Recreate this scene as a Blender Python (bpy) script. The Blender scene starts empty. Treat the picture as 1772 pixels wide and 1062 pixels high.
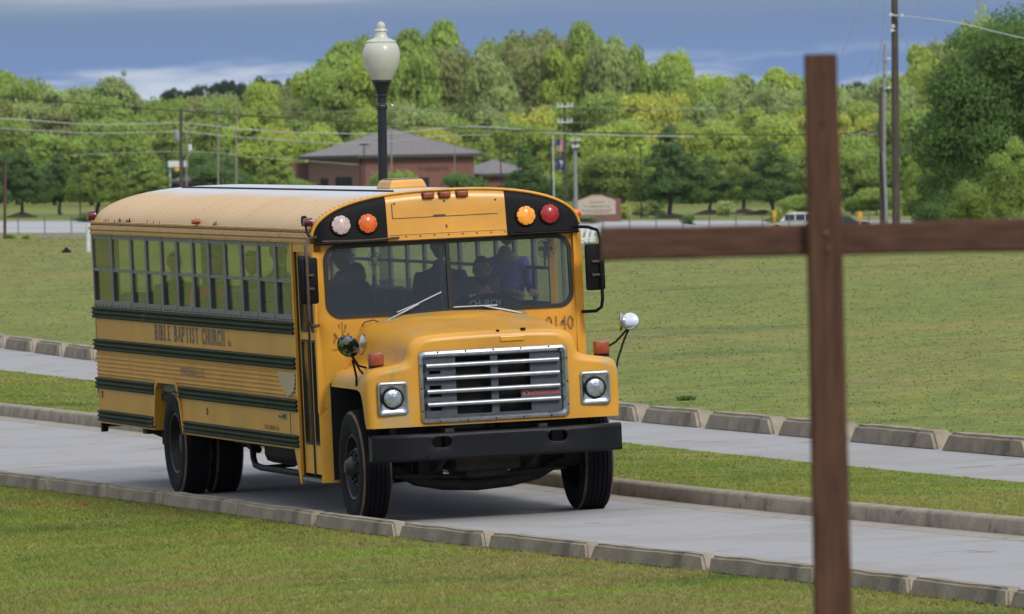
import bpy, bmesh, math, random
import numpy as np
from mathutils import Matrix, Vector, Euler
from mathutils import noise as mnoise
random.seed(7); RNG = np.random.default_rng(7)
sc = bpy.context.scene
C = sc.collection

# ------------------------------------------------------------------ camera fit (solved from the known size of a school bus)
FPX = 16792.3                      # focal length in photo pixels (photo is 1772 wide)
RB = np.array([[0.24148630732419718, 0.9693273176891015, -0.04570464480307312],
               [0.01592220187910592, -0.05105008567828404, -0.9985691624717642],
               [-0.9702735938189002, 0.2404130610717553, -0.027761721918210813]])
TB = np.array([-0.29317320596025054, 1.8455189964743337, 85.63140039483356])
ROLL = 0.018; HOR = 300.0
up = np.array([-ROLL, -1.0, -(531-HOR)/FPX]); up /= np.linalg.norm(up)
yy = np.array([0, 0, 1.0]); yy = yy-up*(yy@up); yy /= np.linalg.norm(yy)
xx = np.cross(yy, up)
WC = np.array([xx, yy, up])
if xx[0] < 0: raise RuntimeError('axes')
CAM = -WC@TB
MBN = WC@RB
MBUS = Matrix([[*MBN[0], 0], [*MBN[1], 0], [*MBN[2], 0], [0, 0, 0, 1]])
cam_d = bpy.data.cameras.new('camera'); cam = bpy.data.objects.new('camera', cam_d); C.objects.link(cam)
cam.matrix_world = Matrix([[WC[i][0], -WC[i][1], -WC[i][2], CAM[i]] for i in range(3)]+[[0, 0, 0, 1]])
cam_d.sensor_width = 36; cam_d.lens = FPX/1772*36; cam_d.clip_start = 1; cam_d.clip_end = 12000
cam_d.dof.use_dof = True; cam_d.dof.focus_distance = 84.5; cam_d.dof.aperture_fstop = cam_d.lens/27.0
sc.camera = cam

# ------------------------------------------------------------------ sky, sun, exposure
HAZE = .00002
SUN_AZ = math.radians(148); SUN_EL = math.radians(41)      # azimuth from +Y (view direction) towards +X
w = bpy.data.worlds.new('World'); sc.world = w; w.use_nodes = True
nt = w.node_tree; nt.nodes.clear()
def N(t, **k):
    n = nt.nodes.new(t)
    for a, b in k.items(): setattr(n, a, b)
    return n
out = N('ShaderNodeOutputWorld'); bg = N('ShaderNodeBackground'); bg.inputs[1].default_value = 1.0
sky = N('ShaderNodeTexSky', sky_type='NISHITA', sun_disc=False, sun_elevation=SUN_EL, sun_rotation=SUN_AZ)
sky.altitude = 200
sm = N('ShaderNodeMix', data_type='RGBA', blend_type='MULTIPLY'); sm.inputs[0].default_value = 1
sm.inputs[7].default_value = (.12, .12, .12, 1)
nt.links.new(sky.outputs[0], sm.inputs[6])
tc = N('ShaderNodeTexCoord'); sep = N('ShaderNodeSeparateXYZ'); nt.links.new(tc.outputs['Generated'], sep.inputs[0])
# storm cloud deck: blue grey near the horizon, broken lighter cloud overhead
def wisps(scale, loc, s, lo, hi, z0, z1, z2, z3):
    """soft cloud bank: noise limited to a band of heights z0..z3 above the horizon"""
    mp = N('ShaderNodeMapping'); mp.inputs['Scale'].default_value = scale; mp.inputs['Location'].default_value = loc
    nt.links.new(tc.outputs['Generated'], mp.inputs[0])
    nz = N('ShaderNodeTexNoise'); nz.inputs['Scale'].default_value = s; nz.inputs['Detail'].default_value = 7; nz.inputs['Roughness'].default_value = .55
    nt.links.new(mp.outputs[0], nz.inputs['Vector'])
    r = N('ShaderNodeMapRange', interpolation_type='SMOOTHSTEP'); r.inputs[1].default_value = lo; r.inputs[2].default_value = hi; nt.links.new(nz.outputs['Fac'], r.inputs[0]); q = r.outputs[0]
    for x, y, u, v in ((z0, z1, 0, 1), (z2, z3, 1, 0)):
        k = N('ShaderNodeMapRange', interpolation_type='SMOOTHSTEP'); k.inputs[1].default_value = x; k.inputs[2].default_value = y; k.inputs[3].default_value = u; k.inputs[4].default_value = v; nt.links.new(sep.outputs['Z'], k.inputs[0])
        m = N('ShaderNodeMath', operation='MULTIPLY'); nt.links.new(q, m.inputs[0]); nt.links.new(k.outputs[0], m.inputs[1]); q = m.outputs[0]
    return q
hr = N('ShaderNodeValToRGB')     # colour of the cloud deck by height above the horizon
cr = hr.color_ramp; cr.elements[0].position = 0.0; cr.elements[0].color = (.085, .175, .37, 1)
cr.elements[1].position = 1.0; cr.elements[1].color = (.80, .82, .86, 1)
for p_, c_ in ((.0100, (.055, .142, .35, 1)), (.0140, (.040, .110, .280, 1)), (.0165, (.054, .120, .270, 1)), (.0200, (.105, .155, .255, 1)), (.06, (.26, .32, .43, 1)), (.35, (.62, .66, .72, 1))):
    e = cr.elements.new(p_); e.color = c_
nt.links.new(sep.outputs['Z'], hr.inputs[0])
last = hr.outputs[0]
for q, c_ in ((wisps((13, 13, 95), (3.1, .2, .35), 1.6, .44, .58, .0060, .0088, .0108, .0134), (.40, .45, .54, 1)), (wisps((7, 7, 120), (1.7, 2.2, .9), 1.3, .44, .60, .0168, .0186, .30, .60), (.29, .33, .42, 1))):
    m_ = N('ShaderNodeMix', data_type='RGBA'); m_.inputs[7].default_value = c_
    k = N('ShaderNodeMath', operation='MULTIPLY'); k.inputs[1].default_value = .85; nt.links.new(q, k.inputs[0]); nt.links.new(k.outputs[0], m_.inputs[0]); nt.links.new(last, m_.inputs[6]); last = m_.outputs[2]
m2 = N('ShaderNodeMix', data_type='RGBA'); m2.inputs[0].default_value = .88
nt.links.new(sm.outputs[2], m2.inputs[6]); nt.links.new(last, m2.inputs[7])
nt.links.new(m2.outputs[2], bg.inputs[0]); nt.links.new(bg.outputs[0], out.inputs[0])
sd = bpy.data.lights.new('sun', 'SUN'); sd.energy = 1.5; sd.angle = math.radians(14); sd.color = (1, .95, .87)
sun = bpy.data.objects.new('sun', sd); C.objects.link(sun)
sdir = Vector((math.sin(SUN_AZ)*math.cos(SUN_EL), math.cos(SUN_AZ)*math.cos(SUN_EL), math.sin(SUN_EL)))
sun.rotation_euler = (-sdir).to_track_quat('-Z', 'Y').to_euler(); sun.location = (0, 0, 60)
sc.view_settings.view_transform = 'Standard'; sc.view_settings.look = 'None'
sc.view_settings.gamma = 1; sc.view_settings.use_curve_mapping = False
sc.view_settings.exposure = 0.55
sc.cycles.max_bounces = 7; sc.cycles.transparent_max_bounces = 14; sc.cycles.caustics_reflective = False; sc.cycles.caustics_refractive = False

# ------------------------------------------------------------------ materials
def mat(name, col, rough=.6, metal=0, var=.12, nscale=8, bump=0, bscale=60, col2=None, spots=None, spec=.5, transl=0, aniso=None, rnd=0, island=0, coat=0):
    """principled with procedural variation. col2: second colour mixed by noise; spots=(colour, scale, threshold)"""
    m = bpy.data.materials.new(name); m.use_nodes = True; t = m.node_tree; b = t.nodes['Principled BSDF']; L = t.links.new
    def n(ty, **k):
        q = t.nodes.new(ty)
        for a, v in k.items(): setattr(q, a, v)
        return q
    b.inputs['Roughness'].default_value = rough; b.inputs['Metallic'].default_value = metal
    b.inputs['Specular IOR Level'].default_value = spec
    if coat: b.inputs['Coat Weight'].default_value = coat; b.inputs['Coat Roughness'].default_value = .12
    tcx = n('ShaderNodeTexCoord'); src = tcx.outputs['Object']
    if aniso:
        mpg = n('ShaderNodeMapping'); mpg.inputs['Scale'].default_value = aniso; L(src, mpg.inputs[0]); src = mpg.outputs[0]
    nz = n('ShaderNodeTexNoise'); nz.inputs['Scale'].default_value = nscale; nz.inputs['Detail'].default_value = 5; L(src, nz.inputs['Vector'])
    mx = n('ShaderNodeMix', data_type='RGBA'); c2 = col2 or tuple(min(1, c*(1-2*var)) for c in col)
    mx.inputs[6].default_value = (*col, 1); mx.inputs[7].default_value = (*c2, 1)
    rp = n('ShaderNodeMapRange'); rp.inputs[1].default_value = .32; rp.inputs[2].default_value = .68; L(nz.outputs['Fac'], rp.inputs[0]); L(rp.outputs[0], mx.inputs[0])
    last = mx.outputs[2]
    if spots:
        for sp in (spots if isinstance(spots[0], tuple) and isinstance(spots[0][0], tuple) else (spots,)):
            z = n('ShaderNodeTexNoise'); z.inputs['Scale'].default_value = sp[1]; z.inputs['Detail'].default_value = 6; z.inputs['Roughness'].default_value = .65; L(tcx.outputs['Object'], z.inputs['Vector'])
            r2 = n('ShaderNodeMapRange'); r2.inputs[1].default_value = sp[2]; r2.inputs[2].default_value = sp[2]+.05; L(z.outputs['Fac'], r2.inputs[0])
            k = n('ShaderNodeMix', data_type='RGBA'); k.inputs[7].default_value = (*sp[0], 1); L(r2.outputs[0], k.inputs[0]); L(last, k.inputs[6]); last = k.outputs[2]
    if rnd or island:
        hs = n('ShaderNodeHueSaturation')
        if rnd:
            oi = n('ShaderNodeObjectInfo'); r = n('ShaderNodeMapRange'); r.inputs[3].default_value = 1-rnd; r.inputs[4].default_value = 1+rnd; L(oi.outputs['Random'], r.inputs[0])
            L(r.outputs[0], hs.inputs['Value'])
        if island:
            ge = n('ShaderNodeNewGeometry'); r = n('ShaderNodeMapRange'); r.inputs[3].default_value = 1-island; r.inputs[4].default_value = 1+island; L(ge.outputs['Random Per Island'], r.inputs[0])
            h2 = n('ShaderNodeHueSaturation'); L(r.outputs[0], h2.inputs['Value']); L(last, h2.inputs['Color']); last = h2.outputs[0]
            r3 = n('ShaderNodeMapRange'); r3.inputs[3].default_value = .485; r3.inputs[4].default_value = .515; L(ge.outputs['Random Per Island'], r3.inputs[0]); L(r3.outputs[0], h2.inputs['Hue'])
        L(last, hs.inputs['Color']); last = hs.outputs[0]
    L(last, b.inputs['Base Color'])
    if bump:
        z = n('ShaderNodeTexNoise'); z.inputs['Scale'].default_value = bscale; z.inputs['Detail'].default_value = 4; L(src, z.inputs['Vector'])
        bp = n('ShaderNodeBump'); bp.inputs['Strength'].default_value = bump; bp.inputs['Distance'].default_value = .01; L(z.outputs['Fac'], bp.inputs['Height']); L(bp.outputs[0], b.inputs['Normal'])
    if transl:
        o = t.nodes['Material Output']; tr = n('ShaderNodeBsdfTranslucent'); L(last, tr.inputs[0]); ms = n('ShaderNodeMixShader'); ms.inputs[0].default_value = transl
        L(b.outputs[0], ms.inputs[1]); L(tr.outputs[0], ms.inputs[2]); L(ms.outputs[0], o.inputs[0])
    return m
def glass(name, tint, refl=.06, rough=.0, film=None, ior=1.5):
    m = bpy.data.materials.new(name); m.use_nodes = True; t = m.node_tree; t.nodes.clear(); L = t.links.new
    o = t.nodes.new('ShaderNodeOutputMaterial'); tr = t.nodes.new('ShaderNodeBsdfTransparent'); tr.inputs[0].default_value = (*tint, 1)
    gl = t.nodes.new('ShaderNodeBsdfGlossy'); gl.inputs['Roughness'].default_value = rough; gl.inputs[0].default_value = (1, 1, 1, 1)
    # Schlick reflectance of a thin pane, the same from both sides
    ge = t.nodes.new('ShaderNodeNewGeometry'); dt = t.nodes.new('ShaderNodeVectorMath'); dt.operation = 'DOT_PRODUCT'; L(ge.outputs['Normal'], dt.inputs[0]); L(ge.outputs['Incoming'], dt.inputs[1])
    def mt_(op, a, b):
        q = t.nodes.new('ShaderNodeMath'); q.operation = op
        for i, x in enumerate((a, b)):
            if x is None: continue
            if isinstance(x, (int, float)): q.inputs[i].default_value = x
            else: L(x, q.inputs[i])
        return q.outputs[0]
    r0 = ((ior-1)/(ior+1))**2; ad_ = mt_('MULTIPLY_ADD', mt_('POWER', mt_('SUBTRACT', 1, mt_('ABSOLUTE', dt.outputs['Value'], None)), 5), (1-r0)*.75); ad_.node.inputs[2].default_value = r0+refl
    class _A: outputs = [ad_]
    ad = _A
    ms = t.nodes.new('ShaderNodeMixShader'); L(ad.outputs[0], ms.inputs[0]); L(tr.outputs[0], ms.inputs[1]); L(gl.outputs[0], ms.inputs[2])
    last = ms.outputs[0]
    if film:      # thin diffuse tint mixed evenly over the glass
        df = t.nodes.new('ShaderNodeBsdfDiffuse'); df.inputs[0].default_value = (*film[0], 1); m3 = t.nodes.new('ShaderNodeMixShader'); m3.inputs[0].default_value = film[1]
        L(last, m3.inputs[1]); L(df.outputs[0], m3.inputs[2]); last = m3.outputs[0]
    L(last, o.inputs[0]); return m

YEL = (.66, .308, .022)
M = dict(
 yellow=mat('bus_yellow_paint', YEL, .42, var=.11, nscale=2.2, spots=((.16, .045, .01), 9, .735), coat=.15),
 side=mat('bus_side_paint', (.58, .285, .032), .45, var=.10, nscale=1.6, spots=((.2, .08, .02), 13, .745)),
 hood=mat('bus_hood_paint', (.62, .30, .028), .42, nscale=1.7, var=.12, spots=(((.44, .29, .10), 2.1, .56), ((.30, .24, .07), 3.1, .62), ((.10, .035, .012), 22, .74)), coat=.05),
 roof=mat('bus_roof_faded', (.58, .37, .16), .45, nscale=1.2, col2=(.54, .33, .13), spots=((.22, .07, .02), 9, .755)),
 rooftop=mat('bus_roof_white', (.62, .62, .62), .35, nscale=1.5, var=.06),
 gutter=mat('bus_gutter_rust', (.56, .30, .07), .55, nscale=3, var=.12, spots=((.09, .04, .02), 16, .60)),
 rail=mat('rub_rail_black', (.026, .036, .016), .65, nscale=6, var=.2, spec=.1, spots=((.07, .07, .045), 3, .62)),
 black=mat('black_paint', (.0045, .0045, .006), .6, nscale=5, var=.2, spec=.16),
 bumper=mat('bumper_black', (.006, .0065, .010), .5, nscale=5, var=.2, spec=.22, spots=((.05, .05, .06), 26, .70), bump=.15, bscale=14),
 rubber=mat('rubber', (.013, .013, .015), .65, nscale=10, var=.2),
 tyre=mat('tyre_rubber', (.0055, .0055, .008), .85, spec=.2, nscale=14, var=.25, bump=.3, bscale=90),
 tyreband=mat('tyre_scuffed_shoulder', (.17, .10, .065), .8, nscale=9, var=.3),
 wheel=mat('wheel_dark', (.018, .017, .02), .5, nscale=14, var=.3, spots=((.06, .05, .05), 12, .62)),
 chrome=mat('chrome_trim', (.47, .48, .50), .26, metal=1, nscale=16, col2=(.34, .35, .38), bump=.05, bscale=30),
 slate=mat('grille_slate', (.060, .070, .092), .5, nscale=12, var=.15, spots=((.16, .16, .17), 9, .70)),
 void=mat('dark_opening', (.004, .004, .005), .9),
 fin=mat('radiator_fin', (.035, .033, .032), .6, metal=.3, nscale=30, var=.3),
 alum=mat('window_aluminium', (.165, .165, .172), .5, metal=.1, nscale=5, var=.15),
 alumd=mat('window_jamb', (.075, .08, .085), .5, metal=.2, nscale=5, var=.15),
 rust=mat('rusty_tube', (.085, .045, .028), .65, nscale=14, col2=(.03, .022, .02)),
 steelrust=mat('chassis_rust', (.035, .022, .018), .75, nscale=9, col2=(.012, .011, .012), spots=((.10, .035, .02), 7, .64)),
 lensred=mat('lens_red', (.42, .012, .016), .22, nscale=40, var=.2, coat=.5),
 lensred2=mat('lens_red_dark', (.12, .012, .016), .25, nscale=40, var=.2, coat=.5),
 lensor=mat('lens_orange', (.80, .15, .012), .22, nscale=40, var=.2, coat=.5),
 lensam=mat('lens_amber', (.80, .27, .02), .2, nscale=9, col2=(.9, .42, .05), coat=.6),
 lenspale=mat('lens_faded_pink', (.60, .46, .45), .25, nscale=22, var=.15, coat=.5),
 ambbox=mat('turn_signal_dull_orange', (.33, .062, .022), .35, nscale=16, var=.2),
 lamp=mat('headlamp_lens', (.52, .55, .58), .12, metal=.75, nscale=30, col2=(.25, .27, .30), bump=.5, bscale=45),
 seat=mat('seat_vinyl', (.045, .06, .05), .5, nscale=8, var=.1),
 interior=mat('bus_interior', (.10, .115, .09), .7, nscale=3, var=.1),
 floor=mat('bus_floor', (.03, .03, .03), .8),
 text=mat('lettering_grey', (.085, .088, .12), .6, nscale=30, col2=(.17, .13, .10)),
 textw=mat('lettering_worn', (.07, .05, .03), .7, nscale=26, col2=(.40, .20, .03)),
 textwhite=mat('shirt_print_white', (.75, .76, .78), .8), orangeprint=mat('badge_orange', (.62, .10, .035), .5),
 patch=mat('faded_shield_decal', (.36, .34, .27), .6, nscale=9, col2=(.40, .30, .14)),
 skin=mat('skin', (.30, .16, .11), .55, nscale=12, var=.08), skin2=mat('skin_dark', (.12, .06, .04), .55, nscale=12, var=.08),
 shirt=mat('black_cloth', (.012, .013, .018), .9, nscale=20, var=.2), purple=mat('purple_jacket', (.085, .075, .30), .8, nscale=20, col2=(.05, .04, .17), bump=.6, bscale=26),
 pink=mat('pink_cloth', (.85, .05, .20), .8), greycloth=mat('grey_cloth', (.22, .24, .28), .9), tealcloth=mat('teal_cloth', (.04, .16, .13), .9),
 hair=mat('dark_hair', (.015, .010, .008), .8, nscale=40, var=.3), white=mat('white_plastic', (.7, .7, .7), .5),
)
M['pane'] = glass('side_window_glass', (.84, .88, .80), .0, film=((.20, .22, .14), .035), ior=1.3)
M['wind'] = glass('windshield_glass', (.80, .84, .88), .0, film=((.22, .29, .40), .05))
M['mirror'] = mat('mirror_glass', (.85, .86, .88), .05, metal=1)
def roof_pale_centre(m):  # blends the roof colour to pale blue-grey towards the centre line, edge broken by noise
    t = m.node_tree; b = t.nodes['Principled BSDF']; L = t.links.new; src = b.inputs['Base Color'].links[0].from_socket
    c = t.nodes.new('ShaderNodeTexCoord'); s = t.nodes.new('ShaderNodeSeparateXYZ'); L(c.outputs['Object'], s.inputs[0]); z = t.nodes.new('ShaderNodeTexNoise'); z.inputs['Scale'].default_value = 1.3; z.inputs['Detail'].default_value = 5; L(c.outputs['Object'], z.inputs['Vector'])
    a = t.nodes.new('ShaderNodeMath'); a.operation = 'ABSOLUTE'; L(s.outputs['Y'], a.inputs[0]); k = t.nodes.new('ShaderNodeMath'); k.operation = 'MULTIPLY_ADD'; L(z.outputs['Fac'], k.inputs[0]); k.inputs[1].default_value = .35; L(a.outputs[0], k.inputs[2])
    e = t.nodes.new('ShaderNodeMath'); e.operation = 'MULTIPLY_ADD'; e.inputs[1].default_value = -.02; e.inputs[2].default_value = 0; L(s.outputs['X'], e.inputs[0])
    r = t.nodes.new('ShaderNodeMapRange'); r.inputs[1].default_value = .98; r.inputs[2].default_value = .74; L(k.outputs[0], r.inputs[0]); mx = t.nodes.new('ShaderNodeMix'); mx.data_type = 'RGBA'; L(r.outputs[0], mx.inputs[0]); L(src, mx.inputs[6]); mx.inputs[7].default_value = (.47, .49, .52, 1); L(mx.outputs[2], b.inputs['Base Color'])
roof_pale_centre(M['roof'])
def conc(name, c, s=1., bump=.5):
    return mat(name, c, .9, nscale=7*s, col2=tuple(x*.95 for x in c), spots=(((c[0]*.90, c[1]*.88, c[2]*.84), .45, .50), ((c[0]*.42, c[1]*.42, c[2]*.42), 55*s, .66), ((c[0]*1.25, c[1]*1.25, c[2]*1.25), 70*s, .66), ((c[0]*.62, c[1]*.58, c[2]*.52), 1.1, .63)), bump=bump, bscale=90)
M['road'] = conc('concrete_lane', (.288, .285, .292))
M['kerb'] = mat('kerb_concrete', (.29, .245, .185), .92, nscale=5, col2=(.185, .155, .115), spots=(((.14, .118, .09), 2.2, .60), ((.10, .082, .062), 4, .68), ((.30, .27, .235), 30, .68)), bump=.7, bscale=45)
M['gutterc'] = mat('gutter_concrete', (.30, .275, .235), .92, nscale=6, col2=(.22, .20, .17), spots=((.12, .105, .09), 14, .64), bump=.5, bscale=60)
M['bar'] = mat('grille_bar', (.42, .43, .45), .42, metal=.7, nscale=16, col2=(.32, .33, .35))
M['bed'] = mat('joint_bed', (.06, .055, .05), .95)

# ------------------------------------------------------------------ mesh helpers
class MB:
    def __init__(s): s.v = []; s.f = []; s.m = []; s.mi = 0
    def add(s, vs, fs, mi=None):
        o = len(s.v); s.v += [tuple(map(float, p)) for p in vs]; s.f += [tuple(i+o for i in f) for f in fs]; s.m += [s.mi if mi is None else mi]*len(fs); return s
    def box(s, x0, x1, y0, y1, z0, z1, mi=None, b=0):
        if b:
            bm = bmesh.new(); bmesh.ops.create_cube(bm, size=1)
            for q in bm.verts: q.co = Vector(((x0+x1)/2+q.co.x*(x1-x0), (y0+y1)/2+q.co.y*(y1-y0), (z0+z1)/2+q.co.z*(z1-z0)))
            bmesh.ops.bevel(bm, geom=bm.edges[:], offset=b, segments=2, affect='EDGES', profile=.5)
            bm.verts.index_update(); r = s.add([q.co[:] for q in bm.verts], [[q.index for q in f.verts] for f in bm.faces], mi); bm.free(); return r
        return s.add([(x0, y0, z0), (x1, y0, z0), (x1, y1, z0), (x0, y1, z0), (x0, y0, z1), (x1, y0, z1), (x1, y1, z1), (x0, y1, z1)],
                     [(0, 3, 2, 1), (4, 5, 6, 7), (0, 1, 5, 4), (1, 2, 6, 5), (2, 3, 7, 6), (3, 0, 4, 7)], mi)
    def hexa(s, p, mi=None): return s.add(p, [(0, 3, 2, 1), (4, 5, 6, 7), (0, 1, 5, 4), (1, 2, 6, 5), (2, 3, 7, 6), (3, 0, 4, 7)], mi)
    def tube(s, pts, r, n=8, mi=None, caps=True):
        P = [Vector(p) for p in pts]; rs = r if isinstance(r, (list, tuple)) else [r]*len(P)
        vs = []; fs = []; a = None
        for i, p in enumerate(P):
            d = (P[min(i+1, len(P)-1)]-P[max(i-1, 0)]).normalized()
            if a is None: a = d.orthogonal().normalized()
            a = (a-d*a.dot(d)).normalized(); b2 = d.cross(a)
            for k in range(n):
                t = 2*math.pi*k/n; vs.append(p+(a*math.cos(t)+b2*math.sin(t))*rs[i])
        for i in range(len(P)-1):
            for k in range(n): fs.append((i*n+k, i*n+(k+1) % n, (i+1)*n+(k+1) % n, (i+1)*n+k))
        if caps: fs.append(tuple(range(n))[::-1]); fs.append(tuple((len(P)-1)*n+k for k in range(n)))
        return s.add(vs, fs, mi)
    def lathe(s, prof, n=24, axis='z', c=(0, 0, 0), mi=None, mis=None):
        """prof: (radius, height) list"""
        vs = []; 
        for r, h in prof:
            for k in range(n):
                t = 2*math.pi*k/n; a, b = r*math.cos(t), r*math.sin(t)
                q = (a, b, h) if axis == 'z' else ((h, a, b) if axis == 'x' else (a, h, b))
                vs.append((q[0]+c[0], q[1]+c[1], q[2]+c[2]))
        for i in range(len(prof)-1):
            fs = [(i*n+k, i*n+(k+1) % n, (i+1)*n+(k+1) % n, (i+1)*n+k) for k in range(n)]
            if i == 0: s.add(vs, fs, mis[i] if mis else mi); o = len(s.v)-len(vs)
            else: s.f += [tuple(j+o for j in f) for f in fs]; s.m += [(mis[i] if mis else (s.mi if mi is None else mi))]*len(fs)
        return s
    def grid(s, rows, mi=None, close=False):
        n = len(rows[0]); vs = [p for r in rows for p in r]; fs = []
        for i in range(len(rows)-1):
            for k in range(n if close else n-1): fs.append((i*n+k, i*n+(k+1) % n, (i+1)*n+(k+1) % n, (i+1)*n+k))
        return s.add(vs, fs, mi)
    def poly(s, pts, mi=None): return s.add(pts, [tuple(range(len(pts)))], mi)
    def plate(s, outer, inner, f, mi=None, rings=1):
        """ring between two 2-D loops of equal count; f(a,b,k)->3-D for k=0 (front) 1 (back)"""
        n = len(outer); loops = []
        for k in (0, 1):
            for r in range(rings+1):
                t = r/rings; tt = t if k == 0 else 1-t
                loops.append([f(o[0]+(i[0]-o[0])*tt, o[1]+(i[1]-o[1])*tt, k) for o, i in zip(outer, inner)])
        return s.grid(loops+[loops[0]], mi, close=True)
    def mesh(s, name, mats, smooth=None):
        me = bpy.data.meshes.new(name); me.from_pydata(s.v, [], s.f)
        for q in (mats if isinstance(mats, (list, tuple)) else [mats]): me.materials.append(q)
        me.polygons.foreach_set('material_index', s.m)
        bm = bmesh.new(); bm.from_mesh(me); bmesh.ops.remove_doubles(bm, verts=bm.verts, dist=1e-5); bmesh.ops.recalc_face_normals(bm, faces=bm.faces); 
        if smooth is not None:
            a = math.radians(smooth)
            for f in bm.faces: f.smooth = True
            for e in bm.edges:
                e.smooth = not (len(e.link_faces) == 2 and e.calc_face_angle(0) > a)
        bm.to_mesh(me); bm.free(); return me
def link(name, me, parent=None):
    o = bpy.data.objects.new(name, me); C.objects.link(o)
    if parent is not None: o.parent = parent
    return o
def ob(name, mb, mats, parent=None, smooth=None): return link(name, mb.mesh(name, mats, smooth), parent)
def empty(name, mw=None, parent=None):
    o = bpy.data.objects.new(name, None); o.empty_display_size = .2; C.objects.link(o)
    if parent is not None: o.parent = parent
    if mw is not None: o.matrix_world = mw
    return o
def tag(o, label=None, cat=None, group=None, kind=None):
    if label: o['label'] = label
    if cat: o['category'] = cat
    if group: o['group'] = group
    if kind: o['kind'] = kind
    return o
def copy(o, parent=None, recursive=True):
    c = o.copy(); C.objects.link(c)
    if parent is not None: c.parent = parent
    if recursive:
        for ch in list(o.children): copy(ch, c)
    return c
def rr(cx, cy, hw, hh, r, n=6):
    P = []
    for sx, sy, a0 in ((1, 1, 0), (-1, 1, 90), (-1, -1, 180), (1, -1, 270)):
        for k in range(n+1):
            a = math.radians(a0+90*k/n); P.append((cx+sx*(hw-r)+r*math.cos(a), cy+sy*(hh-r)+r*math.sin(a)))
    return P
def resample(loop, c, angs):
    R = []
    for a in angs:
        d = (math.cos(a), math.sin(a)); best = None
        for i in range(len(loop)):
            p, q = loop[i], loop[(i+1) % len(loop)]
            ex, ey = q[0]-p[0], q[1]-p[1]; den = d[0]*ey-d[1]*ex
            if abs(den) < 1e-12: continue
            px, py = p[0]-c[0], p[1]-c[1]
            t = (px*ey-py*ex)/den; s_ = (px*d[1]-py*d[0])/den
            if t > 0 and -1e-6 <= s_ <= 1+1e-6 and (best is None or t > best): best = t
        R.append((c[0]+d[0]*best, c[1]+d[1]*best))
    return R
def ringpair(outer, inner, c, n=96):
    angs = sorted(set([round(math.atan2(p[1]-c[1], p[0]-c[0]), 5) for p in list(outer)+list(inner)] + [round(-math.pi+2*math.pi*k/n, 5) for k in range(n)]))
    return resample(outer, c, angs), resample(inner, c, angs)
def text_mesh(name, body, size, mt, extrude=.002, xs=1, shear=0, offset=0):
    cu = bpy.data.curves.new(name, 'FONT'); cu.body = body; cu.size = size; cu.extrude = extrude; cu.align_x = 'LEFT'; cu.resolution_u = 3; cu.shear = shear; cu.offset = offset
    o = bpy.data.objects.new(name, cu); C.objects.link(o); bpy.context.view_layer.update()
    me = bpy.data.meshes.new_from_object(o.evaluated_get(bpy.context.evaluated_depsgraph_get())); C.objects.unlink(o); bpy.data.objects.remove(o)
    n_ = len(me.vertices); a = np.empty(n_*3, np.float32); me.vertices.foreach_get('co', a); a = a.reshape(-1, 3); a[:, 0] *= xs
    return me, a
def put_text(name, body, parent, mt, o, ax, ay, width, height, extrude=.002, shear=0, offset=0):
    """text whose baseline starts at o and runs along ax, letters up along ay, fitted to width x height"""
    me, a = text_mesh(name, body, 1, mt, 0, 1, shear, offset)
    mn, mx = a.min(0), a.max(0); ax, ay = np.array(ax, float), np.array(ay, float); nn = np.cross(ax, ay)
    x = (a[:, 0]-mn[0])/(mx[0]-mn[0])*width; y = (a[:, 1]-mn[1])/(mx[1]-mn[1])*height
    q = np.array(o)+x[:, None]*ax+y[:, None]*ay+nn*extrude
    me.vertices.foreach_set('co', q.astype(np.float32).ravel()); me.materials.clear(); me.materials.append(mt)
    me.polygons.foreach_set('material_index', [0]*len(me.polygons)); me.update()
    return link(name, me, parent)

# ------------------------------------------------------------------ terrain
nz_ = MBN[:, 2]
def plane_z(X, Y): return -(nz_[0]*X+nz_[1]*Y)/nz_[2]
_td = [(0, 412), (230, 412), (300, 428), (500, 436), (700, 425), (790, 404), (800, 403), (868, 381), (1000, 358), (1150, 345), (1300, 300), (1600, 262), (2200, 225), (3500, 190), (9000, 176)]
def sstep(t): t = np.clip(t, 0, 1); return t*t*(3-2*t)
def terr(X, Y):
    X = np.asarray(X, float); Y = np.asarray(Y, float); d = np.maximum(Y-CAM[1], 1.0)
    px = np.clip(886+FPX*(X-CAM[0])/np.maximum(d, 60), -1500, 3300)
    yt = np.interp(d, [a for a, b in _td], [b for a, b in _td]); yh = HOR-ROLL*(px-886)
    dd = np.maximum(d, 200)
    zf = CAM[2]-(yt-np.interp(px, [-1500, -300, 2000, 3300], [HOR+20, HOR+20, HOR-20, HOR-20]))/FPX*dd
    s = sstep((d-152)/(232-152))
    near = np.where(d < 30, plane_z(X, CAM[1]+30+0*Y), plane_z(X, Y))
    pxn = np.clip(X, -40, 40)
    near = np.where(np.abs(X) > 40, plane_z(pxn, np.maximum(Y, CAM[1]+30)), near)
    return near*(1-s)+zf*s
def S(u, v, w=0):
    """draped point: bus-plane coordinates (u forward of bus, v to its left) + height w"""
    p = MBN@np.array([u, v, 0.0]); return (p[0], p[1], float(terr(p[0], p[1]))+w)
def pxw(px, py, d):
    """world point on the ray of a photo pixel at viewing distance d"""
    c = np.array([(px-886)/FPX*d, (py-531)/FPX*d, d]); return WC.T.T@(c) + CAM if False else WC@c+CAM
def hit(px, py, d0=60, d1=1500):
    """first ground point on the ray of a photo pixel"""
    d = d0
    while d < d1:
        q = pxw(px, py, d)
        if q[2] <= float(terr(q[0], q[1])): return Vector((q[0], q[1], float(terr(q[0], q[1])))), d
        d += .5
    return Vector(q), d
def gp(px, d):
    """ground point below photo column px at viewing distance d"""
    q = pxw(px, 531, d); return Vector((q[0], q[1], float(terr(q[0], q[1]))))

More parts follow.
